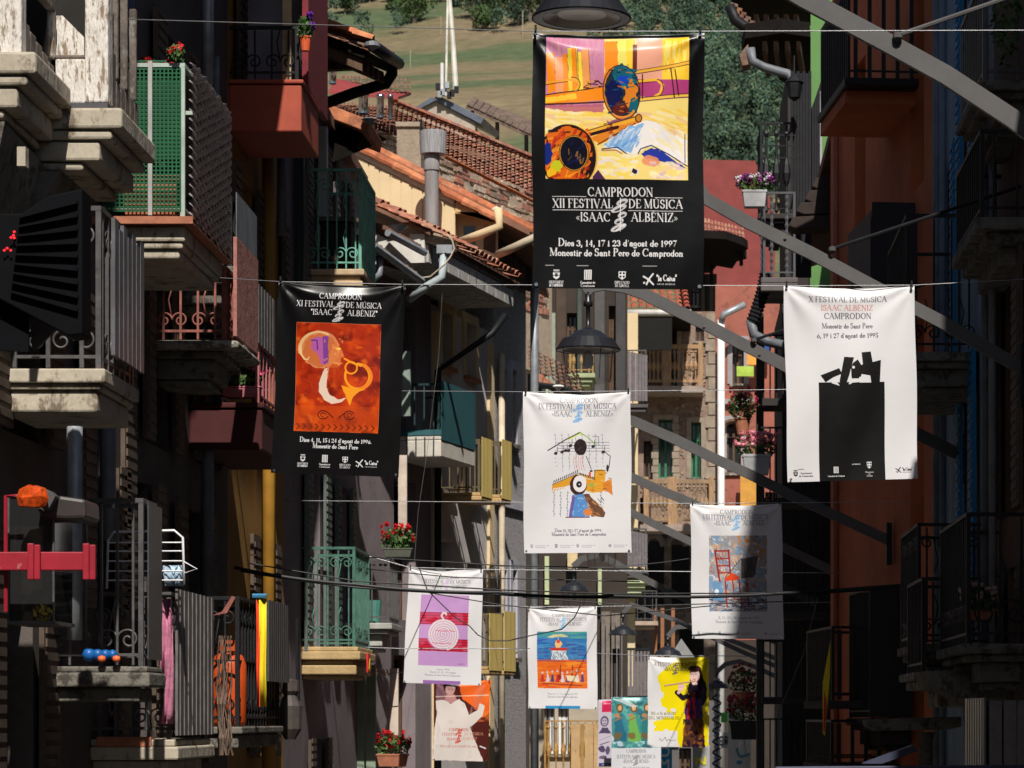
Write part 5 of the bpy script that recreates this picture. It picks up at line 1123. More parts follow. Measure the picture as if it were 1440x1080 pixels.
# red steel bar with hinge blocks and glazed box, orange lamp
t = thing('red_barrier', 'red painted steel bar with hinge blocks across a glazed case', 'barrier', W(60, 790, 16.2)); q = 16.2
MB().pbox(-40, 776, 132, 802, q, .05).build('bar', RED, t, bevel=.006)
for x in (38, 116):
    for a, b_ in ((0, 9), (9.5, 18)):
        MB().pbox(x+a, 764 if a == 0 else 766, x+b_, 815, q-.03-.002*a, .028).build('hinge', RED, t, bevel=.005)
MB().tube([W(8, 860, q+.1), W(8, 697, q+.1), W(30, 697, q+.1)], .012, 6).build('frame', RED, t)
t = thing('glazed_case', 'tall glazed case with a curved dark lid behind the red bar', 'case', W(45, 875, 16.6)); q = 16.5
MB().pbox(13, 702, 76, 876, q, .5).build('glass', clear_glass('smoky_glass', .45, (.40, .38, .36), .035), t)
for x in (12, 75): MB().pbox(x-1.2, 700, x+1.2, 878, q-.01, .02).build('frame', IRONG, t)
MB().pbox(12, 873, 77, 878, q-.015, .55).build('base', IRONG, t)
b = MB(); pr = [(-20, 703), (10, 698), (40, 694), (80, 697), (120, 700)]
MB().prism([W(50, 715, q-.1), W(68, 700, q-.1), (W(85, 697, q-.1)), W(120, 702, q-.1), W(121, 729, q-.1), W(90, 730, q-.1), W(60, 727, q-.1)], (0, .4, 0)).build('lid', mat('dark_brown_vinyl', (.05, .04, .038), .4), t, bevel=.02)
MB().pbox(20, 740, 60, 860, q+.3, .02).build('poster_inside', mat('faded_print', (.12, .10, .09), .8, .6, 12), t)
leafb = MB(); leafblob(leafb, W(60, 862, q+.1), (.06, .05, .05), 50, .02, random.Random(3)); leafb.build('yellow_flowers', mat('yellow_petal', (.55, .5, .04), .6), t)
t = thing('beacon_lamp', 'crumpled orange lamp cover on top of the glazed case', 'lamp', W(46, 714, 16.25))
b = MB(); rr = random.Random(11); c = W(46, 700, 16.25)
for k in range(9):
    pass
pr = [(.0, -.055), (.075, -.05), (.085, 0), (.07, .05), (.03, .068), (0, .07)]
b.lathe(c, pr, 9); b.v = [(x*1+rr.uniform(-.008, .008), y+rr.uniform(-.01, .01), z+rr.uniform(-.006, .006)) for x, y, z in b.v]
b.build('cover', mat('orange_gloss', (.60, .075, .012), .22, .5, 22, .6, 14), t)
MB().prism([W(60, 686, 16.3), W(70, 690, 16.3), W(78, 697, 16.3), W(68, 716, 16.3), (W(60, 716, 16.3))], (0, .1, 0)).build('housing', IRONG, t)
# downpipes and posts along the left row
for i, (px, o, y0, y1, r_, lab, mm) in enumerate(((292, .12, -60, 118, .055, 'shiny grey downpipe above the braided curtain', ZINC), (105, .5, 600, 900, .05, 'pale downpipe behind the glazed case', ZINC), (152, .12, 600, 760, .06, 'grey downpipe left of the caged balcony', PIPEG), (292, .15, 520, 850, .055, 'long dark downpipe under the rusty balcony', PIPEG), (304, .1, 80, 560, .03, 'thin dark pipe beside the ochre house', PIPEG), (396, .2, 170, 330, .05, 'grey pipe between ochre and green balcony', PIPEG), (378, .12, 60, 1090, .07, 'yellow downpipe on the ochre house corner', mat('ochre_pipe', (.40, .20, .025), .6)), (182, .1, -40, 240, .04, 'blue grey pipe beside the timber gallery', mat('blue_pipe', (.05, .07, .14), .4)))):
    d = zx(px, -4.3+o); drain([LF.p(d, o, wz(y1, d)), LF.p(d, o, wz((y0+y1)/2, d)), LF.p(d, o, wz(y0, d))], r_, mm, lab)
# ------------------------------------------------------------------ houses where the street bends
def Bd(px, o=0.):
    k = (px-VX)/FOC; ux, uy = BF.u; nx_, ny_ = BF.n
    return (k*(38.7+ny_*o)+4.3-nx_*o)/(ux-uy*k)
def Bz(py, d, o=0.): return EYE+(VY-py)*BF.p(d, o, 0).y/FOC
M_T = plaster('mauve_plaster', (.23, .19, .20), dirt=(.15, .13, .13), dirt_amt=.35)
def bhouse(label, d0, d1, h, m, wins, holes_only=False):
    T = thing('house', label, 'house', BF.p((d0+d1)/2, 0, 0), 'houses on the left of the street')
    wall(BF, d0, d1, 0, h, .35, [w[:4] for w in wins], m, T)
    for w in wins: window(BF, *w[:4], T, w[4], w[5], surround=w[6], door=(w[3]-w[2] > 1.9), sill=w[7] if len(w) > 7 else STONE, inset=.2)
    MB().fbox(BF, d0, d0+.3, -6, -.36, 0, h).build('end_wall', m, T)
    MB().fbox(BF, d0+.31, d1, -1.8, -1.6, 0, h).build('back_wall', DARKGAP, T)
    return T
dT = 3.25
HT = bhouse('mauve house with concrete canopy and teal balcony', 0, dT, 9.75, M_T, [(1.6, 2.5, 7.3, 9.4, BWOOD, None, None), (1.5, 2.5, 4.9, 6.9, BWOOD, None, None), (1.5, 2.5, 2.6, 4.4, BWOOD, None, None)])
HW = bhouse('pale grey house with yellow balconies and cream trims', dT, 6.55, 9.6, M_WHT, [(3.75, 4.25, Bz(515, 4), Bz(440, 4), BWOOD, None, M_CRM, TERRA), (5.0, 5.5, Bz(530, 5.2), Bz(455, 5.2), BWOOD, None, M_CRM, TERRA), (3.6, 4.3, Bz(690, 4), Bz(590, 4), BWOOD, None, None), (5.0, 5.6, Bz(700, 5), Bz(600, 5), BWOOD, None, None), (3.7, 4.4, Bz(900, 4), Bz(760, 4), BWOOD, None, None), (5.1, 5.7, Bz(930, 5), Bz(790, 5), BWOOD, None, None)])
MB().fbox(BF, 6.2, 6.45, .003, .05, 0, 9.4).build('pilaster', M_CRM, HW); MB().fbox(BF, dT+.05, dT+.3, .003, .06, 0, 9.5).build('pilaster', M_CRM, HW)
LIL = plaster('lilac_surround', (.50, .49, .56))
HG = bhouse('dark roughcast house with lilac window surrounds', 6.55, 8.5, 11.4, M_RC, [(a, b, Bz(y1, c), Bz(y0, c), BWOOD, None, LIL) for a, b, c in ((7.0, 7.26, 7.1), (7.6, 7.86, 7.7)) for y0, y1 in ((520, 625), (800, 925))])
MB().fbox(BF, 6.56, 8.49, .003, .05, Bz(715, 7.5), Bz(705, 7.5)).build('string_course', LIL, HG)
MB().fbox(BF, 6.6, 8.45, .05, .09, Bz(398, 7.5), Bz(325, 7.5)).build('board_panel', mat('dark_mural', (.075, .055, .05), .8, .3, 6), HG)
for k in range(4):
    d = 6.75+k*.42; c = [BF.p(d+.17*math.cos(q)*1.0, .092, Bz(372, 7.5)+.42*abs(math.sin(q))**.8*(1 if math.sin(q) > 0 else -.35)) for q in [i*math.pi/7 for i in range(14)]]
    MB().prism(c, (BF.n[0]*.01, BF.n[1]*.01, 0)).build('painted_arch', mat('mural_arch', (.20, .15, .14), .8), HG)
# concrete canopy of the mauve house with its tiles
K1 = Bd(716, .85); cz0, cz1 = 9.70, 10.05
t = HT; CONC = mat('stained_concrete', (.50, .48, .45), .9, .2, 3, .4, 30, dirt=(.22, .21, .20), dirt_amt=.55, stretch=(1.5, 1.5, .35)); WCONC = mat('white_rendered_edge', (.68, .65, .60), .9, .1, 5)
MB().fbox(BF, .12, K1, -1.0, .9, cz0, cz1-.02).build('canopy', CONC, t)
MB().fbox(BF, .07, .118, .0, .9, cz0-.02, cz1+.02).build('canopy_front', WCONC, t)
for k in range(9):
    d = .15+(K1-.2)*k/9; MB().fbox(BF, d+.01, d+(K1-.2)/9-.01, .902, .93, cz0+.0, cz0+.24).build('fascia_block', CONC, t)
    MB().fbox(BF, d+.01, d+(K1-.2)/9-.01, .902, .945, cz0+.25, cz1+.06).build('gutter_piece', mat('dark_stained_edge', (.17, .13, .12), .9, .4, 12), t)
A = BF.p(0, -1.2, cz1+1.15); B = BF.p(K1+.1, -1.2, cz1+1.0); C2 = BF.p(K1+.1, 1.0, cz1+.05); D = BF.p(0, 1.0, cz1+.05)
tiled_plane(A, B, C2, D, 22, 9, TILE, t, r=.38)
MB().hexa([A-Vector((0, 0, .12)), B-Vector((0, 0, .12)), C2-Vector((0, 0, .06)), D-Vector((0, 0, .06)), A-Vector((0, 0, .03)), B-Vector((0, 0, .03)), C2-Vector((0, 0, .02)), D-Vector((0, 0, .02))]).build('roof', ROOFM, t)
# verge tiles facing the street end
P0 = W(545, 284, 38.3); P1 = W(706, 372, 38.5)
tile_run(W(530, 290, 38.4), W(668, 352, 38.6), .13, 9, TILE, t)
MB().prism([W(560, 296, 38.62), W(640, 336, 38.62), W(640, 352, 38.62), (W(560, 330, 38.62))], (0, .2, 0)).build('gable_infill', mat('rough_mortar', (.40, .30, .22), .95, .4, 12, .8), t)
MB().pbox(614, 344, 636, 356, 38.3, .12).build('rainwater_head', ZINC, t)
drain([W(624, 356, 38.36), W(622, 389, 38.36), W(600, 403, 38.36), W(575, 421, 38.5)], .055, mat('blue_zinc', (.42, .48, .50), .5, .15, 4), 'bent blue grey rainwater pipe under the concrete canopy')
# the two lesser eaves beside the canopy
for i, (x0, y0, x1, y1, lab) in enumerate(((540, 322, 592, 350, 'upper'), (520, 340, 588, 390, 'lower'))):
    a = W(x0, y0, 37.4-i*.5); b_ = W(x1, y1, 38.3-i*.3)
    T = thing('lean_to_roof', lab+' mossy tiled eave with a half round gutter left of the concrete canopy', 'roof', (a+b_)/2)
    for k in range(11):
        u = k/11; c = a*(1-u)+b_*u; MB().hexa([c+Vector((-.5, .3, .18)), c+Vector((-.02, 0, 0)), c+Vector((.04, .09, -.01)), c+Vector((-.42, .4, .17)), c+Vector((-.5, .3, .23)), c+Vector((-.02, 0, .06)), c+Vector((.04, .09, .05)), c+Vector((-.42, .4, .22))]).build('tile', TILED, T)
    MB().tube([a+Vector((.05, 0, -.05)), b_+Vector((.05, 0, -.05))], .05, 7).build('gutter', ZINC, T)
    MB().lathe(W((568, 534)[i] if 0 else (560, 532)[i], (318, 352)[i], 37.2), [(0, -.10), (.14, 0), (.12, 0), (0, -.05)], 12).build('gutter_end', ZINC, T)
drain([W(534, 362, 37.2), W(534, 385, 37.2), W(515, 400, 37.2)], .05, ZINC, 'short bent zinc pipe above the horn player banner')
# teal balcony
d0, d1 = Bd(620, .75), Bd(668, .75)
TEAL = mat('teal_sheet', (.032, .115, .135), .6, .15, 4, dirt=(.04, .12, .12), dirt_amt=.3, stretch=(1, 1, .3))
bl = balcony(BF, d0, d1, .75, Bz(612, d0, .75), Bz(538, d0, .75), HT, IRONDK, mat('pale_slab', (.62, .57, .50), .9, .12, 5), gap=.13, bar='plain', screen=(TEAL, 'sheet'), mould=((0, -.06, .0), (-.062, -.3, -.0)), label='balcony wrapped in teal sheet above a pale slab')
MB().fbox(BF, d0-.01, d1, .05, .76, Bz(612, d0, .75)+.003, Bz(604, d0, .75)).build('skirting', TEAL, bl)
for k in range(5): MB().fbox(BF, d0-.012, d0-.002, .12+k*.13, .135+k*.13, Bz(640, d0, .75), Bz(614, d0, .75)).build('stay', IRONDK, bl)
MB().fbox(BF, .62, .66, -.0, .52, Bz(590, 1), Bz(500, 1)).build('green_shutter', mat('sage_shutter', (.26, .33, .28), .7, .2, 6), HT)
# yellow balconies
YS = mat('yellow_sheet', (.80, .60, .20), .55, .06, 4); YB = mat('straw_iron', (.13, .10, .055), .6)
for a, b_, y0, y1, s in ((3.5, 4.06, 617, 692, 'upper left'), (4.57, 5.12, 620, 695, 'upper right'), (3.9, 4.6, 865, 937, 'lower left'), (4.7, 5.35, 862, 938, 'lower right')):
    bl = balcony(BF, a, b_, .7, Bz(y1, a, .7), Bz(y0, a, .7), HW, YB, mat('ochre_slab', (.50, .33, .15), .8), gap=.12, screen=(YS, 'sheet'), mould=((0, -.05, .03), (-.052, -.12, -.0)), label=s+' balcony closed with a yellow sheet')
# pipes of this corner
drain([BF.p(8.6, .12, 2), BF.p(8.6, .12, 9.2), BF.p(8.6, .12, 11.6)], .07, ZINC, 'tall smooth grey pipe at the corner of the roughcast house')
drain([BF.p(6.7, .10, 2), BF.p(6.7, .10, 9.3)], .05, mat('cream_pipe', (.62, .52, .38), .6), 'cream downpipe between the pale and roughcast houses')
drain([BF.p(3.15, .14, 2), BF.p(3.15, .14, 8.6), BF.p(3.7, .8, 9.2), BF.p(3.9, .95, 9.5)], .05, IRON, 'black downpipe running under the concrete canopy')
drain([W(700, 293, 41.5), W(703, 318, 41.5), W(675, 330, 41.5), W(648, 340, 42)], .065, M_CRM, 'cream swan neck gutter pipe under the cream gable')
drain([W(760, 330, 42), W(725, 347, 42), W(700, 358, 42.5)], .06, mat('straw_pipe', (.45, .38, .27), .7), 'long straw coloured pipe left of the trombone banner')
t = thing('dangling_cable', 'cream cable looping down from the concrete canopy', 'cable', W(630, 350, 38.1)); MB().tube([W(628, 329, 38.1), W(636, 338, 38.1), W(639, 350, 38.1), W(633, 362, 38.1), W(625, 372, 38.1), W(605, 389, 38.2), W(583, 392, 38.3)], .012, 5).build('wire', mat('cream_cable', (.6, .52, .38), .6), t)
t = thing('cable', 'thin cable hanging straight down below the teal balcony', 'cable', W(590, 660, 39)); MB().tube([W(622, 410, 38.4), W(617, 500, 38.5), W(600, 640, 38.5), W(588, 720, 38.5), W(582, 800, 38.5)], .003, 4).build('wire', mat('pale_cable', (.12, .12, .12), .6), t)

# ------------------------------------------------------------------ roofs above the left row
def eave_roof(label, P, Q, run, rise, nt_, mt, gut=True, th=.10, back=2.2, sl=(0, 0)):
    """roof slope rising away from the street; P-Q is the eave from near to far, run metres deep"""
    T = thing('eave_roof', label, 'roof', (P+Q)/2); up = Vector((-run, 0, rise))
    tiled_plane(P+up, Q+up, Q, P, max(3, int((Q-P).length/.19)), max(3, int(run/.34)), mt, T, r=.36)
    k = Vector((0, 0, -.05)); k2 = Vector((0, 0, -th-.05)); MB().hexa([P+k2, Q+k2, Q+up+k2, P+up+k2, P+k, Q+k, Q+up+k, P+up+k]).build('deck', DWOOD, T)
    n = max(2, int((Q-P).length/.45))
    for i in range(n):
        c = P+(Q-P)*((i+.1)/n); MB().hexa([c+Vector((-.05, 0, -.28)), c+Vector((-.05, .1, -.28)), c+up*.9+Vector((0, .1, -.28)), c+up*.9+Vector((0, 0, -.28)), c+Vector((-.05, 0, -.155)), c+Vector((-.05, .1, -.155)), c+up*.9+Vector((0, .1, -.155)), c+up*.9+Vector((0, 0, -.155))]).build('rafter', BWOOD, T)
    tile_run(P+up+Vector((0, -.06, .03)), P+Vector((.05, -.06, .03)), .2, nt_, TILEO, T)
    if gut:
        MB().tube([P+Vector((.08, -.08, -.02)), Q+Vector((.08, .05, -.02))], .07, 8).build('gutter', IRON, T, smooth=True)
        MB().lathe(P+Vector((.08, -.12, -.02)), [(0, -.07), (.085, -.02), (.085, .02), (0, .05)], 10).build('gutter_end', ZINC, T)
    return T
P = W(515, 64, 31.4); Q = W(551, 86, 34.0)
eave_roof('steep tiled roof end with timber rafters and black gutter at the top of the left row', P, Q, .72, .28, 4, TILED)
drain([W(551, 86, 33.8), W(551, 104, 33.8), W(543, 117, 33.8), W(500, 130, 33.6), W(470, 141, 33.4), W(430, 155, 33)], .07, IRON, 'thick black swan neck gutter pipe over the red flat roof')
P = W(517, 164, 35.0); Q = W(549, 200, 36.6)
T = thing('eave_roof', 'lower roof end with long orange edge tiles and zinc gutter cap', 'roof', P)
for k in range(3): MB().prism([W(440+k*26, 138+k*10, 35.0-.02*k), W(468+k*26, 149+k*10, 35.0-.02*k), W(465+k*26, 166+k*10, 35.0-.02*k), W(437+k*26, 155+k*10, 35.0-.02*k)], (.02, 1.3, .0)).build('verge_tile', TILEO, T, bevel=.01)
MB().lathe(W(519, 168, 34.9), [(0, -.09), (.10, 0), (.085, .01), (0, -.03)], 12).build('gutter_end', ZINC, T)
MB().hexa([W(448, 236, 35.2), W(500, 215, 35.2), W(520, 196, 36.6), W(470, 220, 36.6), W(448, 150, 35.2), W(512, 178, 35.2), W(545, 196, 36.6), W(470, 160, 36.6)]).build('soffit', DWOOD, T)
MB().prism([W(406, 40, 31.9), W(470, 64, 31.9), W(512, 84, 31.9), W(500, 96, 31.9), W(406, 100, 31.9)], (0, .12, 0)).build('gable_boards', BWOOD, HT)
# white beam ends under the upper roof
# red flat roof and chimneys
t = thing('flat_roof', 'dark red flat roof behind the black gutter pipe', 'roof', W(520, 130, 50)); MB().hexa([W(462, 132, 50), W(560, 140, 50), W(578, 134, 56), W(470, 112, 56), W(462, 129, 50), W(560, 136, 50), W(578, 130, 56), W(470, 110, 56)]).build('sheet', mat('dark_red_sheet', (.30, .045, .04), .7), t)
tiled_plane(W(480, 108, 57), W(578, 112, 57), W(580, 134, 54), W(470, 132, 54), 18, 4, TILED, t)
def flue(x0, x1, y0, y1, Z, lab, m=STEEL):
    r_ = (x1-x0)/2*Z/FOC; c = W((x0+x1)/2, y1, Z); H = (y1-y0)*Z/FOC; t = thing('flue', lab, 'chimney', c)
    MB().lathe(c, [(r_*.85, 0), (r_*.85, H*.8), (r_, H*.8), (r_, H*.95), (r_*.4, H), (0, H)], 14).build('pipe', m, t, smooth=True)
flue(503, 519, 129, 160, 47, 'short steel flue left of the pair'); flue(529, 541, 132, 166, 47.4, 'left steel flue of the close pair'); flue(545, 553, 132, 168, 47.4, 'right slim steel flue of the close pair', mat('dark_steel', (.25, .25, .27), .3, .2, 5, metal=.8)); flue(462, 474, 96, 118, 45, 'steel flue half hidden by the upper roof')
# cream gable house
CG = thing('house', 'cream boarded gable house with long orange verge tiles', 'house', W(600, 400, 43.2), 'houses on the left of the street')
q = 43.2; SL = (325-195)/(745-490.)
yl = lambda x: 195+(x-490)*SL
MB().prism([W(470, 700, q), W(640, 700, q), W(640, 292, q), W(640, yl(640)+14, q), W(470, yl(470)+14, q)], (0, 6, 0)).build('wall', M_CRM, CG)
for k in range(10):
    x = 488+k*15.2
    if x < 640: MB().prism([W(x+.9, 400, q-.02), W(min(x+14.3, 639), 400, q-.02), W(min(x+14.3, 639), yl(x+14)+20, q-.02), W(x+.9, yl(x)+20, q-.02)], (0, .018, 0)).build('board', M_CRM, CG)
MB().prism([W(475, yl(475)+8, q-.04), W(640, yl(640)+8, q-.04), W(637, yl(637)+18, q-.04), W(475, yl(475)+18, q-.04)], (0, .05, 0)).build('barge_board', mat('pale_cream', (.78, .66, .48), .8, .08), CG)
M_AP = plaster('apricot_plaster', (.66, .42, .20), var=.08)
MB().prism([W(641, yl(641)+10, q-.03), W(700, yl(700)+12, q-.03), W(699, 299, q-.03), W(640, 298, q-.03)], (0, .4, 0)).build('eave_cheek', M_AP, CG)
MB().hexa([W(640, 300, q-.03), W(700, 300, q-.03), W(716, 330, q+3), W(668, 330, q+3), W(640, 298.5, q-.03), W(700, 298.5, q-.03), W(716, 328.5, q+3), W(668, 328.5, q+3)]).build('soffit', M_AP, CG)
MB().prism([W(640, 302, q+.3), W(700, 302, q+.3), W(700, 420, q+.3), W(640, 420, q+.3)], (0, .2, 0)).build('recess_wall', M_CRM, CG)
MB().pbox(652, 318, 668, 352, q+.28, .02).build('window', GLASS, CG); MB().pbox(680, 320, 697, 400, q+.27, .02).build('shutter', BWOOD, CG)
MB().prism([W(480, yl(480)-3, q-.1), W(745, yl(745)-3, q-.1), W(745, yl(745)+6, q-.1), W(480, yl(480)+8, q-.1)], (0, 6.5, .0)).build('roof', ROOFM, CG)
tile_run(W(482, yl(482)+4, q-.05), W(700, yl(700)+5, q-.05), .20, 9, TILEO, CG, up=(0, -.8, 1), cap=.03)
tile_run(W(490, yl(490)-3, q+.02), W(752, yl(752)-3, q+.02), .22, 10, TILEO, CG, up=(0, -.5, 1), cap=.03)
MB().tube([W(698, 298, q-.1), W(720, 308, q+1.3), W(752, 328, q+2.6)], .085, 8).build('gutter', mat('cream_gutter', (.70, .64, .52), .5, .2, 6), CG, smooth=True)
# grey asbestos flue and concrete chimney
GF = mat('weathered_pipe', (.27, .26, .26), .8, .2, 6, .3, 30, dirt=(.30, .16, .09), dirt_amt=.45, stretch=(3, 3, .4))
t = thing('flue', 'grey fibre cement flue with a wide striped cowl in front of the cream gable', 'chimney', W(607, 322, 42.3)); q2 = 42.3
MB().lathe(W(607, 325, q2), [(.105, 0), (.105, wz(215, q2)-wz(325, q2))], 18).build('pipe', GF, t, smooth=True)
MB().lathe(W(607, 240, q2), [(.12, 0), (.12, .22), (.10, .24)], 18).build('collar', GF, t, smooth=True)
MB().lathe(W(609, 217, q2), [(0, 0), (.19, 0), (.205, .33), (.17, .345), (0, .345)], 20).build('cowl', mat('striped_cowl', (.34, .34, .35), .8, .35, 16, .3, 30, stretch=(3, 3, .15)), t, smooth=False)
t = thing('chimney', 'square rendered chimney stack behind the cream gable', 'chimney', W(575, 235, 46)); CH2 = mat('lichen_render', (.34, .27, .20), .95, .22, 5, .5, 30, dirt=(.20, .17, .13), dirt_amt=.4)
MB().pbox(558, 178, 592, 240, 46, .45).build('stack', CH2, t, bevel=.01); MB().pbox(556, 171, 594, 178, 45.96, .53).build('cap', CH2, t, bevel=.01)
MB().tube([W(592, 168, 45.9), W(592, 192, 45.9)], .02, 5).build('rod', IRON, t)
# big tiled roof behind with its rubble wall
BT = thing('house', 'old house with big terracotta roof over a rubble stone wall', 'house', W(650, 300, 60), 'houses on the left of the street')
A = W(553, 146, 60); B = W(775, 236, 66.4); C2 = W(775, 296, 64.7); D = W(548, 183, 57.5)
tiled_plane(A, B, C2, D, 36, 13, TILE, BT, r=.26, jit=.015); tile_run(A+Vector((0, 0, .02)), B+Vector((0, 0, .02)), .30, 16, TILE, BT, cap=.02, name='ridge_tile')
MB().hexa([D-Vector((0, 0, .06)), C2-Vector((0, 0, .06)), B-Vector((0, 0, .3)), A-Vector((0, 0, .3)), D-Vector((0, 0, .03)), C2-Vector((0, 0, .03)), B-Vector((0, 0, .1)), A-Vector((0, 0, .1))]).build('roof', ROOFM, BT)
tiled_plane(W(450, 143, 57.5), W(557, 150, 60), W(557, 188, 57.4), W(450, 177, 55), 22, 10, TILE, BT, name='roof_tiles', r=.3, jit=.015); MB().hexa([W(450, 180, 55.1), W(557, 191, 57.5), W(557, 153, 60.1), W(450, 146, 57.6), W(450, 178.5, 55.1), W(557, 189.5, 57.5), W(557, 151.5, 60.1), W(450, 144.5, 57.6)]).build('roof', ROOFM, BT)
tile_run(W(628, 222, 57.9), W(778, 298, 64.3), .14, 9, TILEO, BT, cap=.02)
rfr = Frame(D.x, D.y, C2.x-D.x, C2.y-D.y, 1); Lw = (Vector((C2.x, C2.y))-Vector((D.x, D.y))).length
MORT = mat('lime_mortar', (.46, .36, .27), .95, .2, 8, .6, 30)
wt = D.z-.10
MB().hexa([rfr.p(-1.9, -.3, wt-4), rfr.p(Lw, -.3, wt-4), rfr.p(Lw, .02, wt-4), rfr.p(-1.9, .02, wt-4), rfr.p(-1.9, -.3, wt), rfr.p(Lw, -.3, wt), rfr.p(Lw, .02, wt), rfr.p(-1.9, .02, wt)]).build('rubble_wall', MORT, BT)
stn = MB(); rr = random.Random(21); h = wt-.02
while h > wt-2.6:
    hh = rr.uniform(.055, .13); d = -1.85
    while d < Lw-.4:
        w_ = rr.uniform(.12, .55); 
        if rr.random() < .9:
            P = []; dz = rr.uniform(-.02, .02)
            for (a, e_) in ((0, 0), (.5, -.03), (1, 0), (1.03, .5), (1, 1), (.5, 1.06), (0, 1), (-.03, .5)): P.append(rfr.p(d+w_*a+rr.uniform(-.012, .012), .015, h-hh+hh*e_+rr.uniform(-.008, .008)+dz))
            stn.prism(P, Vector((rfr.n[0], rfr.n[1], 0))*rr.uniform(.02, .06))
        d += w_+.045
    h -= hh+.035
o = stn.build('rubble_stones', pmat('rubble', [(.54, .24, .16), (.50, .34, .25), (.32, .22, .17), (.58, .42, .31), (.44, .20, .15), (.60, .48, .37)], .95, .5), BT); o['kind'] = 'stuff'
# antenna house, shed roof, masts
t = thing('roof_cabin', 'small rendered roof cabin with a slate grey ridge carrying the masts', 'roof', W(640, 165, 72)); q = 72
MB().prism([W(592, 150, q), W(608, 140, q), W(668, 172, q), W(668, 200, q), W(592, 170, q)], (0, 1.5, 0)).build('wall', mat('cabin_render', (.44, .37, .30), .95, .2, 6), t)
SLT = mat('slate_sheet_roof', (.12, .14, .18), .35, .2, 4)
MB().prism([W(606, 138, q-.1), W(618, 135, q-.1), W(680, 166, q-.1), W(676, 174, q-.1)], (.3, 1.8, .0)).build('roof', SLT, t)
MB().prism([W(586, 150, q-.12), W(606, 137, q-.12), W(618, 138, q-.12), W(590, 153, q-.12)], (0, 1.5, 0)).build('roof', SLT, t)
t = thing('antenna_mast', 'pair of tall white masts meeting at the top above the tiled roofs', 'mast', W(632, 138, 72)); q = 71.8
MW = mat('mast_white', (.72, .70, .62), .5)
MB().tube([W(641, 128, q), W(637, 60, q), W(630, -30, q)], [.07, .06, .045], 7).build('pole', MW, t); MB().tube([W(627, 135, q), W(628, 70, q), W(630, -30, q)], [.03, .03, .025], 6).build('pole', MW, t)
MB().lathe(W(621.5, 127, q), [(0, 0), (.045, 0), (.045, .68), (0, .7)], 10).build('panel_antenna', WHITEP, t)
for x, y in ((616, 122), (623, 130), (629, 120), (636, 131), (642, 126), (632, 134), (619, 133)): MB().box(wx(x-3, q), wx(x+3, q), q-.1, q+.02, wz(y+5, q), wz(y-4, q)).build('bracket', ZINC if x % 2 else IRON, t)
t = thing('shed_roof', 'sagging brown board roof on thin posts right of the masts', 'roof', W(710, 170, 78)); q = 78
MB().hexa([W(655, 152, q), W(765, 204, q), W(765, 178, q+4), W(672, 144, q+4), W(655, 148, q), W(765, 198, q), W(765, 175, q+4), W(672, 141, q+4)]).build('sheet', mat('brown_shingle', (.16, .11, .085), .95, .5, 5, .8, 20, stretch=(1, .5, 1)), t)
for k in range(12):
    x = 657+k*9; MB().hexa([W(x, 147+k*4.2, q-.03), W(x+8, 151+k*4.2, q-.03), W(x+16, 141+k*4.0, q+3.6), W(x+9, 138+k*4.0, q+3.6), W(x, 145+k*4.2, q-.03), W(x+8, 149+k*4.2, q-.03), W(x+16, 139+k*4.0, q+3.6), W(x+9, 136+k*4.0, q+3.6)]).build('board', mat('brown_shingle', (.16, .11, .085)), t)
for x, y in ((664, 156), (699, 172), (740, 190)): MB().tube([W(x, y, q), W(x, y+26, q)], .06, 5).build('post', DWOOD, t)

# ------------------------------------------------------------------ the far end of the street
M_DKB = plaster('dark_brown_wall', (.045, .034, .028)); M_DG = plaster('dim_grey_wall', (.13, .12, .12)); M_SAL = plaster('salmon_flaking', (.52, .33, .23), dirt=(.30, .17, .10), dirt_amt=.5, scale=5)
def fwall(fr_Z, x0, x1, y0, y1, holes, m, parent, t=.4, name='wall'):
    fr = CF(fr_Z); return wall(fr, wx(x0, fr_Z), wx(x1, fr_Z), wz(y1, fr_Z), wz(y0, fr_Z), t, [(wx(a, fr_Z), wx(c, fr_Z), wz(d, fr_Z), wz(b, fr_Z)) for a, b, c, d in holes], m, parent, name)
def fwin(Z, x0, y0, x1, y1, parent, fm, sh=None, su=None, sill=STONE):
    return window(CF(Z), wx(x0, Z), wx(x1, Z), wz(y1, Z), wz(y0, Z), parent, fm, sh, sill, su, inset=.25, door=(sill is None))
C1 = thing('house', 'narrow dark house with a pale green corner pilaster behind the lamp', 'house', W(820, 900, 66), 'far houses at the end of the street'); q = 66
q1, q2_ = 66, 67
fwall(66, 742, 882, 330, 1130, [(797, 440, 812, 510), (856, 430, 866, 700), (800, 600, 830, 700), (760, 900, 800, 1000)], M_DKB, C1)
for w_ in ((797, 440, 812, 510), (856, 430, 866, 700), (800, 600, 830, 700), (760, 900, 800, 1000)): fwin(66, *w_, C1, BWOOD, sill=None)
for (a, c, m_, y0, y1, n_) in ((744, 758, M_SAL, 330, 505, 'render_strip'), (758.5, 761, M_CRM, 405, 520, 'moulding'), (762, 771, plaster('pale_green', (.50, .56, .40)), 380, 560, 'pilaster'), (772, 781, plaster('pale_green_side_shade', (.30, .34, .27)), 440, 560, 'pilaster'), (812, 818, mat('bottle_strip', (.06, .08, .07), .8), 400, 540, 'shutter'), (836, 850, mat('ash_shade_band', (.09, .085, .085), .8), 400, 700, 'shutter'), (866, 879, mat('charcoal_shade_band', (.055, .053, .055), .8), 400, 700, 'shutter'), (782, 796, mat('umber_shade_band', (.07, .045, .032), .8), 400, 700, 'shutter')):  # second pilaster box: the first one's side, shade put into its green
    MB().pbox(a, y0, c, y1, 65.9+.001*a*.01, .09).build(n_, m_, C1)  # ash, charcoal and umber strips: wall's shade bands as dark colour, not shutters
PG = plaster('pistachio', (.52, .58, .34))
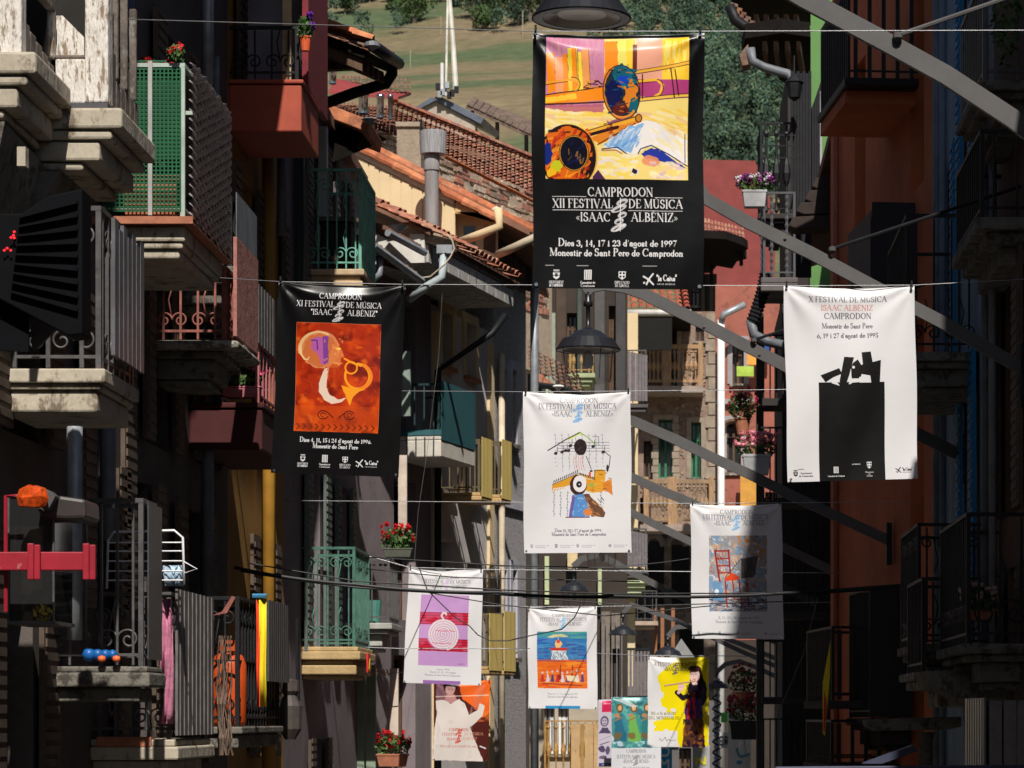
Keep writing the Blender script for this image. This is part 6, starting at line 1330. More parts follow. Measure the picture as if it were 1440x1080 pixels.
# small pistachio balcony seen through the lantern
fr = CF(64.5)
bl = balcony(fr, wx(800, 64), wx(838, 64), 1.2, wz(530, 64), wz(490, 64), C1, mat('amber_iron', (.55, .33, .12), .6), PG, gap=.13, bar='urn', r=.02, mould=((0, -.1, 0), (-.1, -.2, .06), (-.2, -.28, .12)), label='pistachio slab balcony with amber balusters')
# low tiled porch roof
T = thing('porch_roof', 'low weathered tiled porch roof with a white gutter end under the street lamp', 'roof', W(780, 535, 56)); q = 56
tiled_plane(W(742, 488, 58.5), W(812, 528, 58.5), W(822, 560, 56), W(742, 520, 56), 9, 6, TILED, T)
for k in range(5): MB().prism([W(748+k*8, 518+k*6, 55.9), W(757+k*8, 522+k*6, 55.9), W(755+k*8, 534+k*6, 55.9), W(746+k*8, 528+k*6, 55.9)], (0, .1, 0)).build('tile', pmat('roof_tile', []), T)
MB().lathe(W(785, 544, 55.8), [(0, -.10), (.12, 0), (.1, .03), (0, 0)], 12).build('gutter_end', WHITEP, T); MB().tube([W(745, 540, 55.8), W(785, 545, 55.8), W(820, 556, 56)], .06, 6).build('gutter', IRON, T)
# grey slatted balcony right of the lamp
SB = thing('house', 'dim house with grey slatted balconies beside the stone house', 'house', W(890, 900, 70), 'far houses at the end of the street')
fwall(70, 878, 897, 440, 742, [(885, 600, 893, 680)], M_CRM, SB); MB().pbox(897, 447, 945, 492, 71.5, .1).build('back_wall', mat('deep_shade', (.008, .007, .006), .9), SB)  # near-black wall colour stands in for shade in the recess
fr = CF(68.5)
GS = mat('mauve_grey_slats', (.17, .15, .16), .7, .2, 8)
for y0, y1, s in ((490, 566, 'upper'), (742, 800, 'lower')):
    bl = balcony(fr, wx(868, 67), wx(911, 67), 1.3, wz(y1, 67), wz(y0, 67), SB, IRONG, mat('dark_slab', (.10, .09, .09), .8), gap=.2, mould=((0, -.1, 0), (-.1, -.2, .05)), label=s+' slatted grey balcony')
    fr2 = CF(67.2)
    for k in range(8): MB().fbox(fr2, wx(878+k*4.1, 67.2), wx(881.7+k*4.1, 67.2), .03, .06, wz(y1-3, 67), wz(y0+2+k*.9, 67)).build('slat', GS, bl)
# tiled roof over the stone house
T = thing('tiled_roof', 'bright red tiled eave with white gutter above the timber balconies', 'roof', W(920, 430, 82)); q = 82
tiled_plane(W(872, 400, 85.5), W(968, 410, 85.5), W(972, 437, 82), W(876, 437, 82), 9, 5, pmat('red_tile', [(.46, .10, .06), (.52, .14, .08), (.40, .09, .06)], .85, .3), T, r=.5)
MB().tube([W(876, 440, 81.8), W(972, 440, 81.8)], .1, 8).build('gutter', mat('pale_gutter', (.55, .52, .48), .5), T, smooth=True); MB().prism([W(876, 446, 82), W(972, 446, 82), W(972, 442, 82), W(876, 442, 82)], (0, 3, 0)).build('soffit', DWOOD, T)
# stone house
ST = mat('mauve_rubble', (.27, .185, .145), .95, .3, 2.2, .8, 14, dirt=(.31, .24, .19), dirt_amt=.4); QN = mat('quoin_stone', (.32, .26, .20), .95, .2, 4, .4, 20)
S = thing('house', 'sunlit stone house with two turned timber balconies', 'house', W(950, 900, 85), 'far houses at the end of the street'); q = 85
holes = [(926, 590, 946, 672), (972, 594, 986, 672), (938, 462, 952, 545), (978, 452, 990, 480), (905, 620, 921, 678), (900, 700, 915, 735)]
fwall(85, 893, 1012, 438, 745, holes, ST, S); GFm = mat('green_frame', (.03, .20, .09), .6)
for i, w_ in enumerate(holes): fwin(85, *w_, S, GFm if i < 2 else BWOOD, su=QN if i < 3 else None, sill=None if i in (0, 2) else STONE)
for k in range(17):
    y = 440+k*18; MB().pbox(992+(k % 2)*4, y+.8, 1009, y+17.2, 84.93, .06).build('quoin', QN, S)
for k in range(9):
    for x0 in (918, 947):
        y = 585+k*10; MB().pbox(x0-(k % 2)*2, y+.5, x0+8, y+9.5, 84.94, .05).build('quoin', QN, S)
stn = MB(); rr = random.Random(4)
for k in range(900):
    x = rr.uniform(894, 991); y = rr.uniform(440, 742)
    if any(a-9 < x < c+9 and b-9 < y < d+2 for a, b, c, d in holes): continue
    w_, h_ = rr.uniform(1.5, 4), rr.uniform(1, 2.6); P = [W(x+w_*math.cos(a)*rr.uniform(.8, 1.1), y+h_*math.sin(a), 84.998) for a in [i*math.pi/3 for i in range(6)]]; stn.prism(P, (0, -rr.uniform(.015, .04), 0))
o = stn.build('wall_stones', pmat('mauve_stones', [(.30, .20, .155), (.34, .26, .20), (.22, .15, .125), (.36, .28, .21)], .95), S); o['kind'] = 'stuff'
def timber_balcony(x0, x1, y0, y1, label, m, bars):
    Z = 83.7; fr = CF(85); dd = 1.25
    s = MB(); s.fbox(fr, wx(x0-5, Z), wx(x1+4, Z), .0, dd+.1, wz(y1+9, Z), wz(y1, Z)); bal = s.build('balcony', mat('grey_slab', (.34, .27, .23), .9), S); bal['label'] = label
    hr = wz(y0, Z); hf = wz(y1, Z)
    MB().fbox(fr, wx(x0, Z), wx(x1, Z), dd-.12, dd, hr-.12, hr).build('handrail', m, bal); MB().fbox(fr, wx(x0, Z), wx(x0, Z)+.1, 0, dd-.13, hr-.12, hr).build('handrail', m, bal); MB().fbox(fr, wx(x1, Z)-.1, wx(x1, Z), 0, dd-.13, hr-.12, hr).build('handrail', m, bal)
    MB().fbox(fr, wx(x0, Z), wx(x1, Z), dd-.1, dd-.02, hf+.12, hf+.2).build('lower_rail', m, bal)
    mid = x0+(x1-x0)*.36
    for x in (x0, mid, x1-3): MB().fbox(fr, wx(x, Z), wx(x, Z)+(.26 if x == mid else .14), dd-.14, dd+.01, hf+.001, hr+.08).build('post', HWOOD, bal)
    me = bar_mesh(hr-hf-.3, .035, 'urn'); me.materials.append(m)
    for k in range(bars):
        x = wx(x0+4+(x1-x0-8)*(k+.5)/bars, Z); place('baluster', me, bal, fr.p(x, dd-.06, hf+.18))
    for k in range(5): place('baluster', me, bal, fr.p(wx(x0, Z)+.05, .1+k*.2, hf+.18))
timber_balcony(901, 985, 484, 543, 'upper honey coloured timber balcony with turned balusters', HWOOD, 13)
timber_balcony(905, 1000, 674, 738, 'lower greyer timber balcony with turned balusters', mat('driftwood', (.30, .20, .12), .85, .3, 6), 15)
planter(W(880, 498, 83), .1, .1, .1, .1, 'tiny shaded pot on the stone house ledge', [(.3, .1, .1)], 2, TERRA, 31) if 0 else None
# coral house
K = thing('house', 'coral plastered house with a white downpipe', 'house', W(1035, 900, 78), 'far houses at the end of the street'); CO = plaster('coral_plaster', (.36, .12, .085), var=.16, dirt=(.24, .09, .065), dirt_amt=.5)
fwall(78, 1006, 1120, 400, 900, [(1022, 592, 1042, 665), (1030, 480, 1046, 540), (1020, 760, 1045, 850)], CO, K); fwall(78.01, 1006, 1120, 900.3, 1130, [], M_DKB, K)
for w_ in ((1022, 592, 1042, 665), (1030, 480, 1046, 540), (1020, 760, 1045, 850)): fwin(78, *w_, K, BWOOD, su=plaster('grey_trim', (.34, .31, .32)))
MB().pbox(1006, 561, 1060, 568, 77.85, .14).build('string_course', plaster('grey_trim', (.34, .31, .32)), K); MB().pbox(1041, 655, 1066, 712, 77.3, .1).build('orange_shutter', mat('amber_boards', (.62, .30, .05), .6, .15, 6), K)
MB().pbox(1036, 515, 1060, 529, 77.4, .1).build('lime_board', mat('lime_board', (.42, .60, .08), .7), K); MB().pbox(1050, 498, 1070, 513, 77.4, .1).build('orange_board', mat('tangerine_board', (.85, .35, .06), .7), K); MB().pbox(1066, 476, 1084, 494, 77.4, .1).build('blue_board', mat('blue_board', (.02, .08, .30), .7), K)
A_ = [W(1032+14*math.cos(a), 600-8*math.sin(a), 77.8) for a in [i*math.pi/8 for i in range(9)]]
MB().tube(A_, .07, 5).build('arch_moulding', BWOOD, K)
drain([W(1014, 1090, 77.2), W(1014, 800, 77.2), W(1014, 450, 77.2)], .10, WHITEP, 'long white downpipe down the coral house'); drain([W(1015, 450, 77.1), W(1018, 442, 77.1), W(1048, 428, 77.1)], .09, ZINC, 'zinc pipe elbow at the top of the coral house')
# red gable roof behind
T = thing('red_roof', 'big flat brick red roof right of the trombone banner', 'roof', W(1040, 300, 110)); q = 110
REDP = plaster('brick_red_sheet', (.25, .055, .05), var=.14)
MB().prism([W(975, 224, q), W(1062, 226, q), (W(1090, 300, q)), W(1090, 420, q), W(975, 420, q)], (0, 5, 0)).build('sheet', REDP, T)
tiled_plane(W(980, 306, 92), W(1046, 322, 92), W(1048, 338, 90), W(980, 328, 90), 14, 3, TILE, T)
T = thing('dark_roof', 'dark timber eave and ridge under the red roof', 'roof', W(1010, 360, 88)); q = 88
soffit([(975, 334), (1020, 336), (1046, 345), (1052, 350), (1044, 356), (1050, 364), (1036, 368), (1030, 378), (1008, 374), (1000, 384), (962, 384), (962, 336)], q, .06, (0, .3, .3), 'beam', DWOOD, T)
for x, y0, y1 in ((986, 375, 450), (998, 372, 560), (1040, 345, 372)): MB().pbox(x, y0, x+5, y1, q+1.2, .3).build('post', DWOOD, T)
T2 = thing('house', 'dark timber framed house between the stone house and the trombone banner', 'house', W(975, 700, 90), 'far houses at the end of the street')
fwall(90, 955, 1008, 385, 470, [(972, 400, 985, 430)], M_DKB, T2); fwin(90, 972, 400, 985, 430, T2, BWOOD); MB().pbox(985, 385, 990, 462, 89.8, .15).build('post', DWOOD, T2)
# ground floors at the far end
LG = thing('house', 'ground floor buildings with arches and railings at the street end', 'house', W(930, 1000, 86), 'far houses at the end of the street'); q = 87
fwall(87, 878, 1012, 745, 1130, [(908, 760, 934, 850), (944, 765, 970, 850), (921, 905, 940, 960), (895, 815, 915, 870), (955, 880, 990, 990)], plaster('brown_stone_wall', (.16, .125, .10), dirt=(.07, .055, .045), dirt_amt=.6), LG)  # brown stone tone with darker blotches
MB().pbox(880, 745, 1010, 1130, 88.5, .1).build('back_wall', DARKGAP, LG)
for w_ in ((895, 815, 915, 870), (921, 905, 940, 960)): fwin(87, *w_, LG, IRONG)
MB().pbox(877, 800, 893, 965, 80, .5).build('column', mat('cream_column', (.66, .55, .34), .85, .1), LG); MB().pbox(874, 795, 896, 801, 79.95, .6).build('capital', mat('cream_column', (1, 1, 1)), LG)
for x in (919, 929, 944): MB().pbox(x, 855, x+5, 965, 84, .2).build('post', mat('burnt_post', (.30, .13, .06), .8), LG)
for y, s in ((960, 0), (840, 1)):
    pass
B3 = thing('railing', 'dark sheet metal railing across the street end below the lamps', 'railing', W(880, 980, 68)); q = 68
for k in range(14): MB().pbox(845+k*5, 915, 848.6+k*5, 978, q, .03).build('slat', GS, B3)
MB().pbox(843, 911, 916, 914.5, q-.02, .06).build('handrail', IRON, B3); MB().pbox(843, 978.5, 916, 983, q-.02, .06).build('lower_rail', IRON, B3)
# cream balustrade and steps
fr = CF(80)
bl = balcony(fr, wx(820, 79), wx(912, 79), 1.4, wz(815, 79), wz(784, 79), C1, mat('sand_baluster', (.60, .46, .26), .8), PG, gap=.2, bar='urn', r=.035, mould=((0, -.12, 0), (-.12, -.25, .1), (-.25, -.4, .2)), label='pistachio balcony with sand coloured balusters')
bl = balcony(CF(84), wx(888, 82), wx(925, 82), 1.0, wz(872, 82), wz(828, 82), LG, IRONG, mat('pinkish_slab', (.45, .34, .27), .9), gap=.2, mould=((0, -.12, 0), (-.12, -.22, .1)), label='little railing balcony over a pinkish slab')
# ochre iron balcony at the bottom
OCI = mat('ochre_iron', (.38, .21, .06), .6, .25, 6)
OB = thing('house', 'shopfront house with an ochre iron balcony at the bottom centre', 'house', W(800, 1080, 62), 'far houses at the end of the street')
fwall(62, 745, 880, 985, 1130, [(765, 990, 780, 1060), (785, 990, 800, 1060)], plaster('pale_shop_wall', (.42, .36, .28)), OB); fwin(62, 765, 990, 780, 1060, OB, WHITEP); fwin(62, 785, 990, 800, 1060, OB, WHITEP)
bl = balcony(CF(61.9), wx(763, 60.6), wx(842, 60.6), 1.3, wz(1090, 60.6), wz(1013, 60.6), OB, OCI, OCI, gap=.15, bar='urn', r=.028, screen=None, label='ochre iron balcony with urn balusters')
for k in range(6): MB().pbox(803+k*6.4, 1018, 808.6+k*6.4, 1085, 60.4, .04).build('board', OCI if k == 2 else mat('honey_board', (.52, .33, .15), .7, .15, 6), bl)
# small clutter of the far street: shutters, rails and lamps' neighbours
t = C1
for x0, y0, x1, y1, m_, nm in ((766, 782, 772, 850, PG, 'pistachio_post'), (841, 800, 846, 850, PG, 'pistachio_post'), (798, 772, 812, 800, mat('sand_baluster', ()), 'carved_panel'), (846, 860, 858, 1000, mat('taupe_boards', (.20, .16, .13), .85, .3, 6), 'board'), (860, 862, 872, 912, mat('taupe_boards', ()), 'board')):
    MB().pbox(x0, y0, x1, y1, 65.7, .12).build(nm, m_, t)
for k in range(5): MB().pbox(846+k*7, 862, 847+k*7, 985, 65.4, .05).build('rail', mat('ash_rail', (.22, .22, .22), .6), t)
for k in range(6): MB().pbox(905+k*2.6, 812+k*.3, 906.2+k*2.6, 868, 86.6, .05).build('grille_bar', IRON, LG)
for k in range(4):
    a_ = [W(906+32*(k % 2)+14-13*math.cos(i*math.pi/6), 768-15*math.sin(i*math.pi/6), 86.8-.01*k) for i in range(7)]
    if k < 2: MB().tube(a_, .10, 5).build('arch_moulding', mat('worn_arch', (.20, .17, .14), .9), LG)
# ------------------------------------------------------------------ right row of houses
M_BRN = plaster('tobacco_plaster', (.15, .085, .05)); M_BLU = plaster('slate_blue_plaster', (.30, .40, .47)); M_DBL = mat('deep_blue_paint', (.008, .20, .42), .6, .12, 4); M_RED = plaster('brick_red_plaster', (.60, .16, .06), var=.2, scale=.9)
M_DKR = plaster('near_black_plaster', (.045, .038, .036))  # very dark, nearly even plaster tone
def rhouse(label, fr, d0, d1, h, m, wins, eave=.8, o=0.):
    T = thing('house', label, 'house', fr.p((d0+d1)/2, 0, 0), 'houses on the right of the street')
    wall(fr, d0, d1, 0, h, .4, [w[:4] for w in wins], m, T)
    for w in wins: window(fr, *w[:4], T, w[4], w[5], surround=w[6] if len(w) > 6 else None, door=(w[3]-w[2] > 1.9), sill=STONED, open_=.9)
    shell(fr, d0, d1, h, 8, m, T, ROOFM, eave=eave)
    return T
R1 = rhouse('plain brown house on the right nearest the photographer', RF, -30, 18.3, 9.6, M_BRN, [DR(11, 5.2), DR(15, 5.2)], eave=.35)
R2 = rhouse('tobacco brown house with dark balconies at the right edge', RF, 18.3, 24.9, 18.5, M_BRN, [DR(20, 6.6), DR(20, 9.8), DR(23.6, 5.2), DR(20.5, 3.4), DR(23.4, 2.5)], eave=.2)
R3 = rhouse('slate blue house with deep blue shutters', RF, 24.9, 29.5, 17, M_BLU, [DR(26.9, 8.4, .8, 2.6, M_DBL, M_DBL), DR(26.9, 4.4, .8, 2.6, M_DBL, M_DBL), DR(28.6, 6.8, .7, 2.4, M_DBL, M_DBL), DR(26.9, 12, .8, 2.4, M_DBL, M_DBL)], eave=.2)
R4 = rhouse('tall brick red house behind the chest banner', RR, 0, 7.6, 12.95, M_RED, [DR(1.6, 9.3, .8, s=None), DR(1.6, 5.6, .8, s=None), DR(5.4, 9.3, .8, s=None), DR(1.6, 2.6, .8, s=None)], eave=.1)
MB().fbox(RR, 7.2, 7.55, .002, .03, 0, 12.8).build('pilaster', M_RED, R4); MB().fbox(RR, .02, .3, .002, .08, 0, 12.8).build('pilaster', M_RED, R4)
def Rd(px, off, fr=RF):
    k = (px-VX)/FOC
    if fr is RF: return (2.8-off)/k
    ux, uy = RR.u; nx_, ny_ = RR.n; return (k*(29.5+ny_*off)-2.8-nx_*off)/(ux-uy*k)
def Rz(py, fr, d, o): return EYE+(VY-py)*fr.p(d, o, 0).y/FOC
# red house balconies (seen end-on)
for y1, y0, x0, lab in ((108, -20, 1188, 'top balcony with heavy black bars'), (985, 880, 1166, 'lower balcony with dark bars'), (1075, 1012, 1165, 'lowest balcony with dark bars')):
    off = .82; d = Rd(x0, off, RR); hf = Rz(y1, RR, d, off); hr = Rz(y0, RR, d, off)
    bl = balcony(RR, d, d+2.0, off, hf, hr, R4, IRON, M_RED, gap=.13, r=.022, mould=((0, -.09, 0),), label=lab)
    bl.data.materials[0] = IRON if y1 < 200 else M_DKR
MB().fbox(RR, Rd(1188, .8, RR)+.1, Rd(1188, .8, RR)+1.9, 0, .78, Rz(140, RR, 1.5, .5), Rz(122, RR, 1.5, .5)).build('balcony_beam', M_RED, R4)
d = Rd(1236, .42, RR)
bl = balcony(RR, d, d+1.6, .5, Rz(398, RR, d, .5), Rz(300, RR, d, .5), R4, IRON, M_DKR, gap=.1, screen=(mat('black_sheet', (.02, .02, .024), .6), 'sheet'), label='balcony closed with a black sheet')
MB().fbox(RR, d-.03, d, .02, .5, Rz(400, RR, d, .5), Rz(285, RR, d, .3)).build('end_sheet', mat('black_sheet', ()), bl)
d = Rd(1232, .42, RR)
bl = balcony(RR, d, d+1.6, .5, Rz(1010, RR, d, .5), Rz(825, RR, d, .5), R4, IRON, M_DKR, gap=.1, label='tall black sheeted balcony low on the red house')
MB().fbox(RR, d-.03, d, .02, .5, Rz(1008, RR, d, .5), Rz(825, RR, d, .3)).build('end_sheet', mat('black_sheet', ()), bl)
# blue house balconies
d = Rd(1262, .7); bl = balcony(RF, 25.2, 28.4, .72, wz(722, 26), wz(530, 26)-.0, R3, IRON, STONED, gap=.16, scroll=2, mould=((0, -.06, 0), (-.06, -.16, .05), (-.16, -.3, .12)), label='shadowed balcony on the blue house') if 0 else None
bl = balcony(RF, 26.3, 28.6, .7, wz(495, 26.3), wz(330, 26.3)+.2, R3, IRON, STONED, gap=.14, scroll=1, label='upper shadowed balcony with thin rail')
bl = balcony(RF, 26.0, 28.0, .62, wz(905, 26), wz(735, 26), R3, IRON, STONED, gap=.12, scroll=2, label='lower shadowed balcony with scrolls')
# brown house balconies
bl = balcony(RF, 22.5, 24.3, .40, wz(112, 22.5), wz(-40, 22.5), R2, IRONG, STONED, gap=.16, r=.012, label='top balcony with green plants at the right edge')
leafb = MB(); leafblob(leafb, W(1415, 30, 22.45), (.12, .3, .35), 260, .03, random.Random(5)); T = thing('climbing_plant', 'light green climbing plant in the top right balcony', 'plant', W(1415, 60, 22.45)); leafb.build('foliage', LEAF, T)
MB().tube([W(1412, 95, 22.45), W(1415, 20, 22.45)], .01, 4).build('stem', BARK, T)
bl = balcony(RF, 22.5, 24.5, .42, wz(305, 22.5), wz(180, 22.5), R2, IRON, STONED, gap=.15, mould=((0, -.1, 0), (-.1, -.2, .08), (-.2, -.35, .2)), label='second balcony with stepped stone slab')
bl = balcony(RF, 22.3, 24.6, .55, wz(905, 22.3), wz(720, 22.3), R2, IRON, STONED, gap=.13, scroll=1, label='shadowed balcony with knobbed corner')
bl = balcony(RF, 24.6, 26.2, .7, wz(945, 24.6), wz(860, 24.6)+.3, R3, IRON, STONE, gap=.14, mould=((0, -.07, -.04), (-.07, -.15, .02), (-.15, -.3, .2)), label='low balcony on a broad rounded slab')
bl = balcony(RF, 20.6, 21.9, .55, wz(1100, 20.6), wz(985, 20.6), R2, IRONG, STONED, gap=.1, screen=(mat('glossy_slats', (.22, .20, .19), .3, .2, 8), 'slats'), label='slatted balcony in the bottom right corner')
for k in range(5): MB().fbox(RF, 20.58, 20.6, .02+k*.105, .11+k*.105, wz(1098, 20.6), wz(985, 20.6)).build('slat', mat('glossy_slats', ()), bl)
planter(RF.p(23.0, .35, wz(872, 23.0)), .26, .08, .14, .2, 'pale pink flowers in a shaded pot on the right', [(.55, .36, .33)], 24, TERRA, 14)
t = thing('stone_table_slab', 'thick shadowed ledge on a short column at the bottom right', 'ledge', W(1290, 1070, 27))
MB().prism([W(1220, 1012, 27), W(1352, 1008, 27), W(1352, 1022, 27), W(1335, 1026, 27), W(1235, 1028, 27), W(1222, 1022, 27)], (0, .8, 0)).build('slab', STONED, t, bevel=.01); MB().lathe(W(1302, 1085, 27.3), [(.07, 0), (.07, .3), (.09, .38)], 12).build('column', STONED, t)
t = thing('cornice_ledge', 'broad shadowed cornice ledge above the glossy slats', 'ledge', W(1380, 975, 23)); 
MB().prism([W(1297, 944, 23), W(1445, 940, 23), W(1445, 985, 23), W(1345, 980, 23), W(1305, 962, 23)], (0, .9, 0)).build('slab', STONED, t, bevel=.01)
# pipes on the right row
for i, (px, o, m, r_, lab) in enumerate(((1318, .1, PIPEG, .05, 'grey downpipe between red and blue houses'), (1296, .06, mat('fawn_pipe', (.26, .22, .18), .6), .05, 'fawn pipe strip beside the red house'), (1386, .12, PIPEG, .04, 'left grey pipe between the blue and brown houses'), (1396, .12, mat('light_grey_pipe', (.24, .24, .25), .5), .035, 'right grey pipe between the blue and brown houses'), (1326, .1, mat('blue_grey_pipe', (.16, .2, .26), .5), .035, 'thin blue grey pipe on the blue house'))):
    d = Rd(px, o); drain([RF.p(d, o, 1.5), RF.p(d, o, 8), RF.p(d, o, 13)], r_, m, lab)
d = Rd(1170, .08, RR); drain([RR.p(6.9, .06, 1.5), RR.p(6.9, .06, 8), RR.p(6.9, .06, 12.8)], .04, mat('red_pipe', (.34, .10, .05), .6), 'brick red downpipe at the far edge of the red house')
# houses beyond the red one
R5 = rhouse('near-black house with black balconies and flower boxes beyond the red house', RF, 37.3, 49, 11.2, M_DKR, [DR(39.5, 7.6, 1, 2.2), DR(43, 7.6, 1, 2.2), DR(47, 7.6, 1, 2.2), DR(39.5, 3.9, 1, 2.2), DR(43.5, 3.9, 1, 2.2), DR(47, 3.9)], eave=.75)
MB().fbox(RF, 37.3, 49, -.4, -.05, 11.2, 13.4).build('attic_wall', M_DKR, R5)
GR = plaster('leaf_green_plaster', (.125, .27, .085), var=.06)
G6 = thing('house', 'leaf green house wall glimpsed between dark eaves', 'house', W(1150, 400, 50.2), 'houses on the right of the street')
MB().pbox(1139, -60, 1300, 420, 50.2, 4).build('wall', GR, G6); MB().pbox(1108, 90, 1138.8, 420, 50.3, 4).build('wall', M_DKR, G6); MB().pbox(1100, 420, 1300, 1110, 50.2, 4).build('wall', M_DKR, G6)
# dark timbers, eaves and shutters standing in front of the green wall
T = thing('eave_roof', 'dark overhanging eave with curved gutter at the top right of the hill view', 'roof', W(1090, 60, 45))
q = 45
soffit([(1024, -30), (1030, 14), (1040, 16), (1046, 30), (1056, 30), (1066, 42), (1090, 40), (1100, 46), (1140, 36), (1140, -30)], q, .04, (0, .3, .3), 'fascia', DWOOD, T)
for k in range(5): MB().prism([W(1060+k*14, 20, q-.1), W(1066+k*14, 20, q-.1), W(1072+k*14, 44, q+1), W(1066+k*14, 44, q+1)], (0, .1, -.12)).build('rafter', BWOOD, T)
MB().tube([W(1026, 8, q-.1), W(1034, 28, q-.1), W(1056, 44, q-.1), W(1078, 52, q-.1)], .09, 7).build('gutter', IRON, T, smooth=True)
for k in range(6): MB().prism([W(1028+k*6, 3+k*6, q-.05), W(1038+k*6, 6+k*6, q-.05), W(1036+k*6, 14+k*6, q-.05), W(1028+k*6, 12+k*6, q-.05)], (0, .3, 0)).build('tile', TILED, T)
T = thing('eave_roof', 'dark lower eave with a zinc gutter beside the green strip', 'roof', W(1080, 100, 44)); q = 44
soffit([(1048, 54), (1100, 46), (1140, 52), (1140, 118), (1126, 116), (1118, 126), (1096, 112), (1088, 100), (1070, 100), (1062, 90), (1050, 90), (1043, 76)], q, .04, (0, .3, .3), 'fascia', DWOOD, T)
for k in range(4): MB().prism([W(1072+k*16, 58, q-.1), W(1078+k*16, 58, q-.1), W(1084+k*16, 96, q+1.4), W(1078+k*16, 96, q+1.4)], (0, .1, -.12)).build('rafter', BWOOD, T)
MB().tube([W(1055, 68, q-.1), W(1058, 86, q-.1), W(1075, 95, q-.1), W(1108, 104, q-.1), W(1116, 112, q-.1), W(1112, 122, q-.1)], .075, 8).build('gutter', PIPEG, T, smooth=True)
MB().prism([W(1040, 76, q-.1), W(1052, 62, q-.1), W(1056, 90, q-.1), W(1044, 92, q-.1)], (0, .4, 0)).build('tile', TILED, T)
t = thing('wall_lantern', 'small dark hexagonal lantern hanging under the lower eave', 'lantern', W(1117, 140, 43)); q = 43
MB().lathe(W(1117, 142, q), [(.02, 0), (.09, .05), (.13, .26), (.15, .28), (.05, .38), (0, .42)], 6).build('body', IRON, t); MB().tube([W(1117, 104, q), W(1117, 78, q)], .012, 4).build('hook', IRON, t)
DKS = mat('shade_dark_boards', (.012, .012, .015), .8, .3, 6)  # shade on the planks put into a near-black board colour
b = thing('shutter_screen', 'tall board screen left of the green strip, coloured dark for shade', 'screen', W(1125, 300, 43.5)); q = 43.5
MB().pbox(1112, 104, 1141, 390, q+.06, .05).build('backing', DKS, b)
for k in range(7): MB().pbox(1112+k*4.2, 100+(k % 2)*3, 1115.8+k*4.2, 390, q, .05).build('board', DKS, b)
b = thing('shutter_screen', 'short board screen in front of the green strip, coloured dark for shade', 'screen', W(1150, 200, 42)); q = 42
MB().prism([W(1141, 152, q+.06), W(1153, 122, q+.06), W(1153, 310, q+.06), W(1141, 310, q+.06)], (0, .05, 0)).build('backing', DKS, b)
for k in range(4): MB().prism([W(1142+k*3.4, 150-k*10, q), W(1145+k*3.4, 142-k*10, q), W(1145+k*3.4, 262, q), W(1142+k*3.4, 262, q)], (0, .05, 0)).build('board', DKS, b)
MB().pbox(1142, 122, 1156, 126, q-.03, .1).build('rail', mat('pale_trim', (.5, .5, .5), .7), b) if 0 else None
MB().pbox(1153, 128, 1156, 258, q-.04, .05).build('edge_strip', mat('pale_edge', (.34, .34, .35), .7), b)
# stepped terracotta ledges
t = thing('stepped_cornice', 'stepped brown brackets climbing beside the red house', 'cornice', W(1140, 300, 40)); q = 40
for k, (x, y) in enumerate(((1148, 250), (1138, 268), (1126, 285), (1115, 305))): MB().prism([W(x, y, q-.1*k), W(1166, y-3, q-.1*k), W(1166, y+16, q-.1*k), W(x+4, y+16, q-.1*k), W(x-6, y+12, q-.1*k)], (0, .5, 0)).build('bracket', mat('umber_bracket', (.045, .03, .025), .9), t, bevel=.01)
# balconies with flowers
FB = CF(42.5)
bl = balcony(CF(44.6), wx(1066, 43.3), wx(1118, 43.3), 1.3, wz(300, 43.3), wz(171, 43.3), R5, IRON, M_DKR, gap=.14, bar='urn', r=.03, label='upper black balcony with urn balusters')
for y in (190, 205, 222): MB().fbox(CF(44.6), wx(1066, 43.3)+.03, wx(1118, 43.3), 1.24, 1.26, wz(y, 43.3), wz(y, 43.3)+.02).build('cross_rail', IRON, bl)
bl = balcony(CF(43), wx(1070, 41.7), wx(1122, 41.7), 1.3, wz(390, 41.7), wz(269, 41.7), R5, mat('pale_twisted_iron', (.10, .10, .11), .35), mat('brown_grey_slab', (.14, .12, .12), .9), gap=.35, bar='twist', r=.02, mould=((0, -.08, 0), (-.08, -.2, -.0)), label='balcony with three pale twisted bars')  # slab in one even grey-brown
planter(W(1061, 292, 41.2), .34, .24, .24, .22, 'grey trough of white and purple petunias on the upper right', [(.80, .76, .76), (.42, .04, .36), (.16, .01, .14)], 14, mat('grey_trough', (.42, .42, .43), .6), 15, fr=.042, spread=1.5)
planter(W(1044, 612, 43), .26, .26, .26, .4, 'terracotta pot with magenta and green plant above the pink geraniums', [(.50, .03, .10), (.35, .02, .05)], 12, TERRA, 16, spread=1.6, round_pot=True)
planter(W(1064, 668, 42), .40, .30, .26, .30, 'grey planter overflowing with pink geraniums', [(.90, .36, .42), (.85, .24, .32)], 30, mat('grey_trough', ()), 17, fr=.05, spread=1.5)
planter(W(1046, 992, 46), .40, .22, .3, .42, 'terracotta pot with spiky red and green plant at the lower right', [(.40, .03, .06), (.30, .02, .05)], 12, TERRA, 18, spread=1.2, round_pot=True)
planter(W(1046, 1040, 45), .45, .3, .3, .36, 'dark pot of crimson flowers below the spiky plant', [(.30, .01, .05), (.42, .02, .08)], 22, mat('black_pot', (.03, .03, .03), .6), 19, spread=1.1)
planter(W(560, 784, 38.0), .38, .12, .22, .30, 'window box of bright red geraniums on the grey balcony', [(.72, .01, .015)], 24, mat('olive_trough', (.12, .13, .10), .8), 20, fr=.04, spread=1.1)
planter(W(552, 1078, 38.0), .40, .17, .25, .28, 'terracotta box of red geraniums at the bottom', [(.72, .01, .02)], 22, TERRA, 21, fr=.045, spread=1.1)
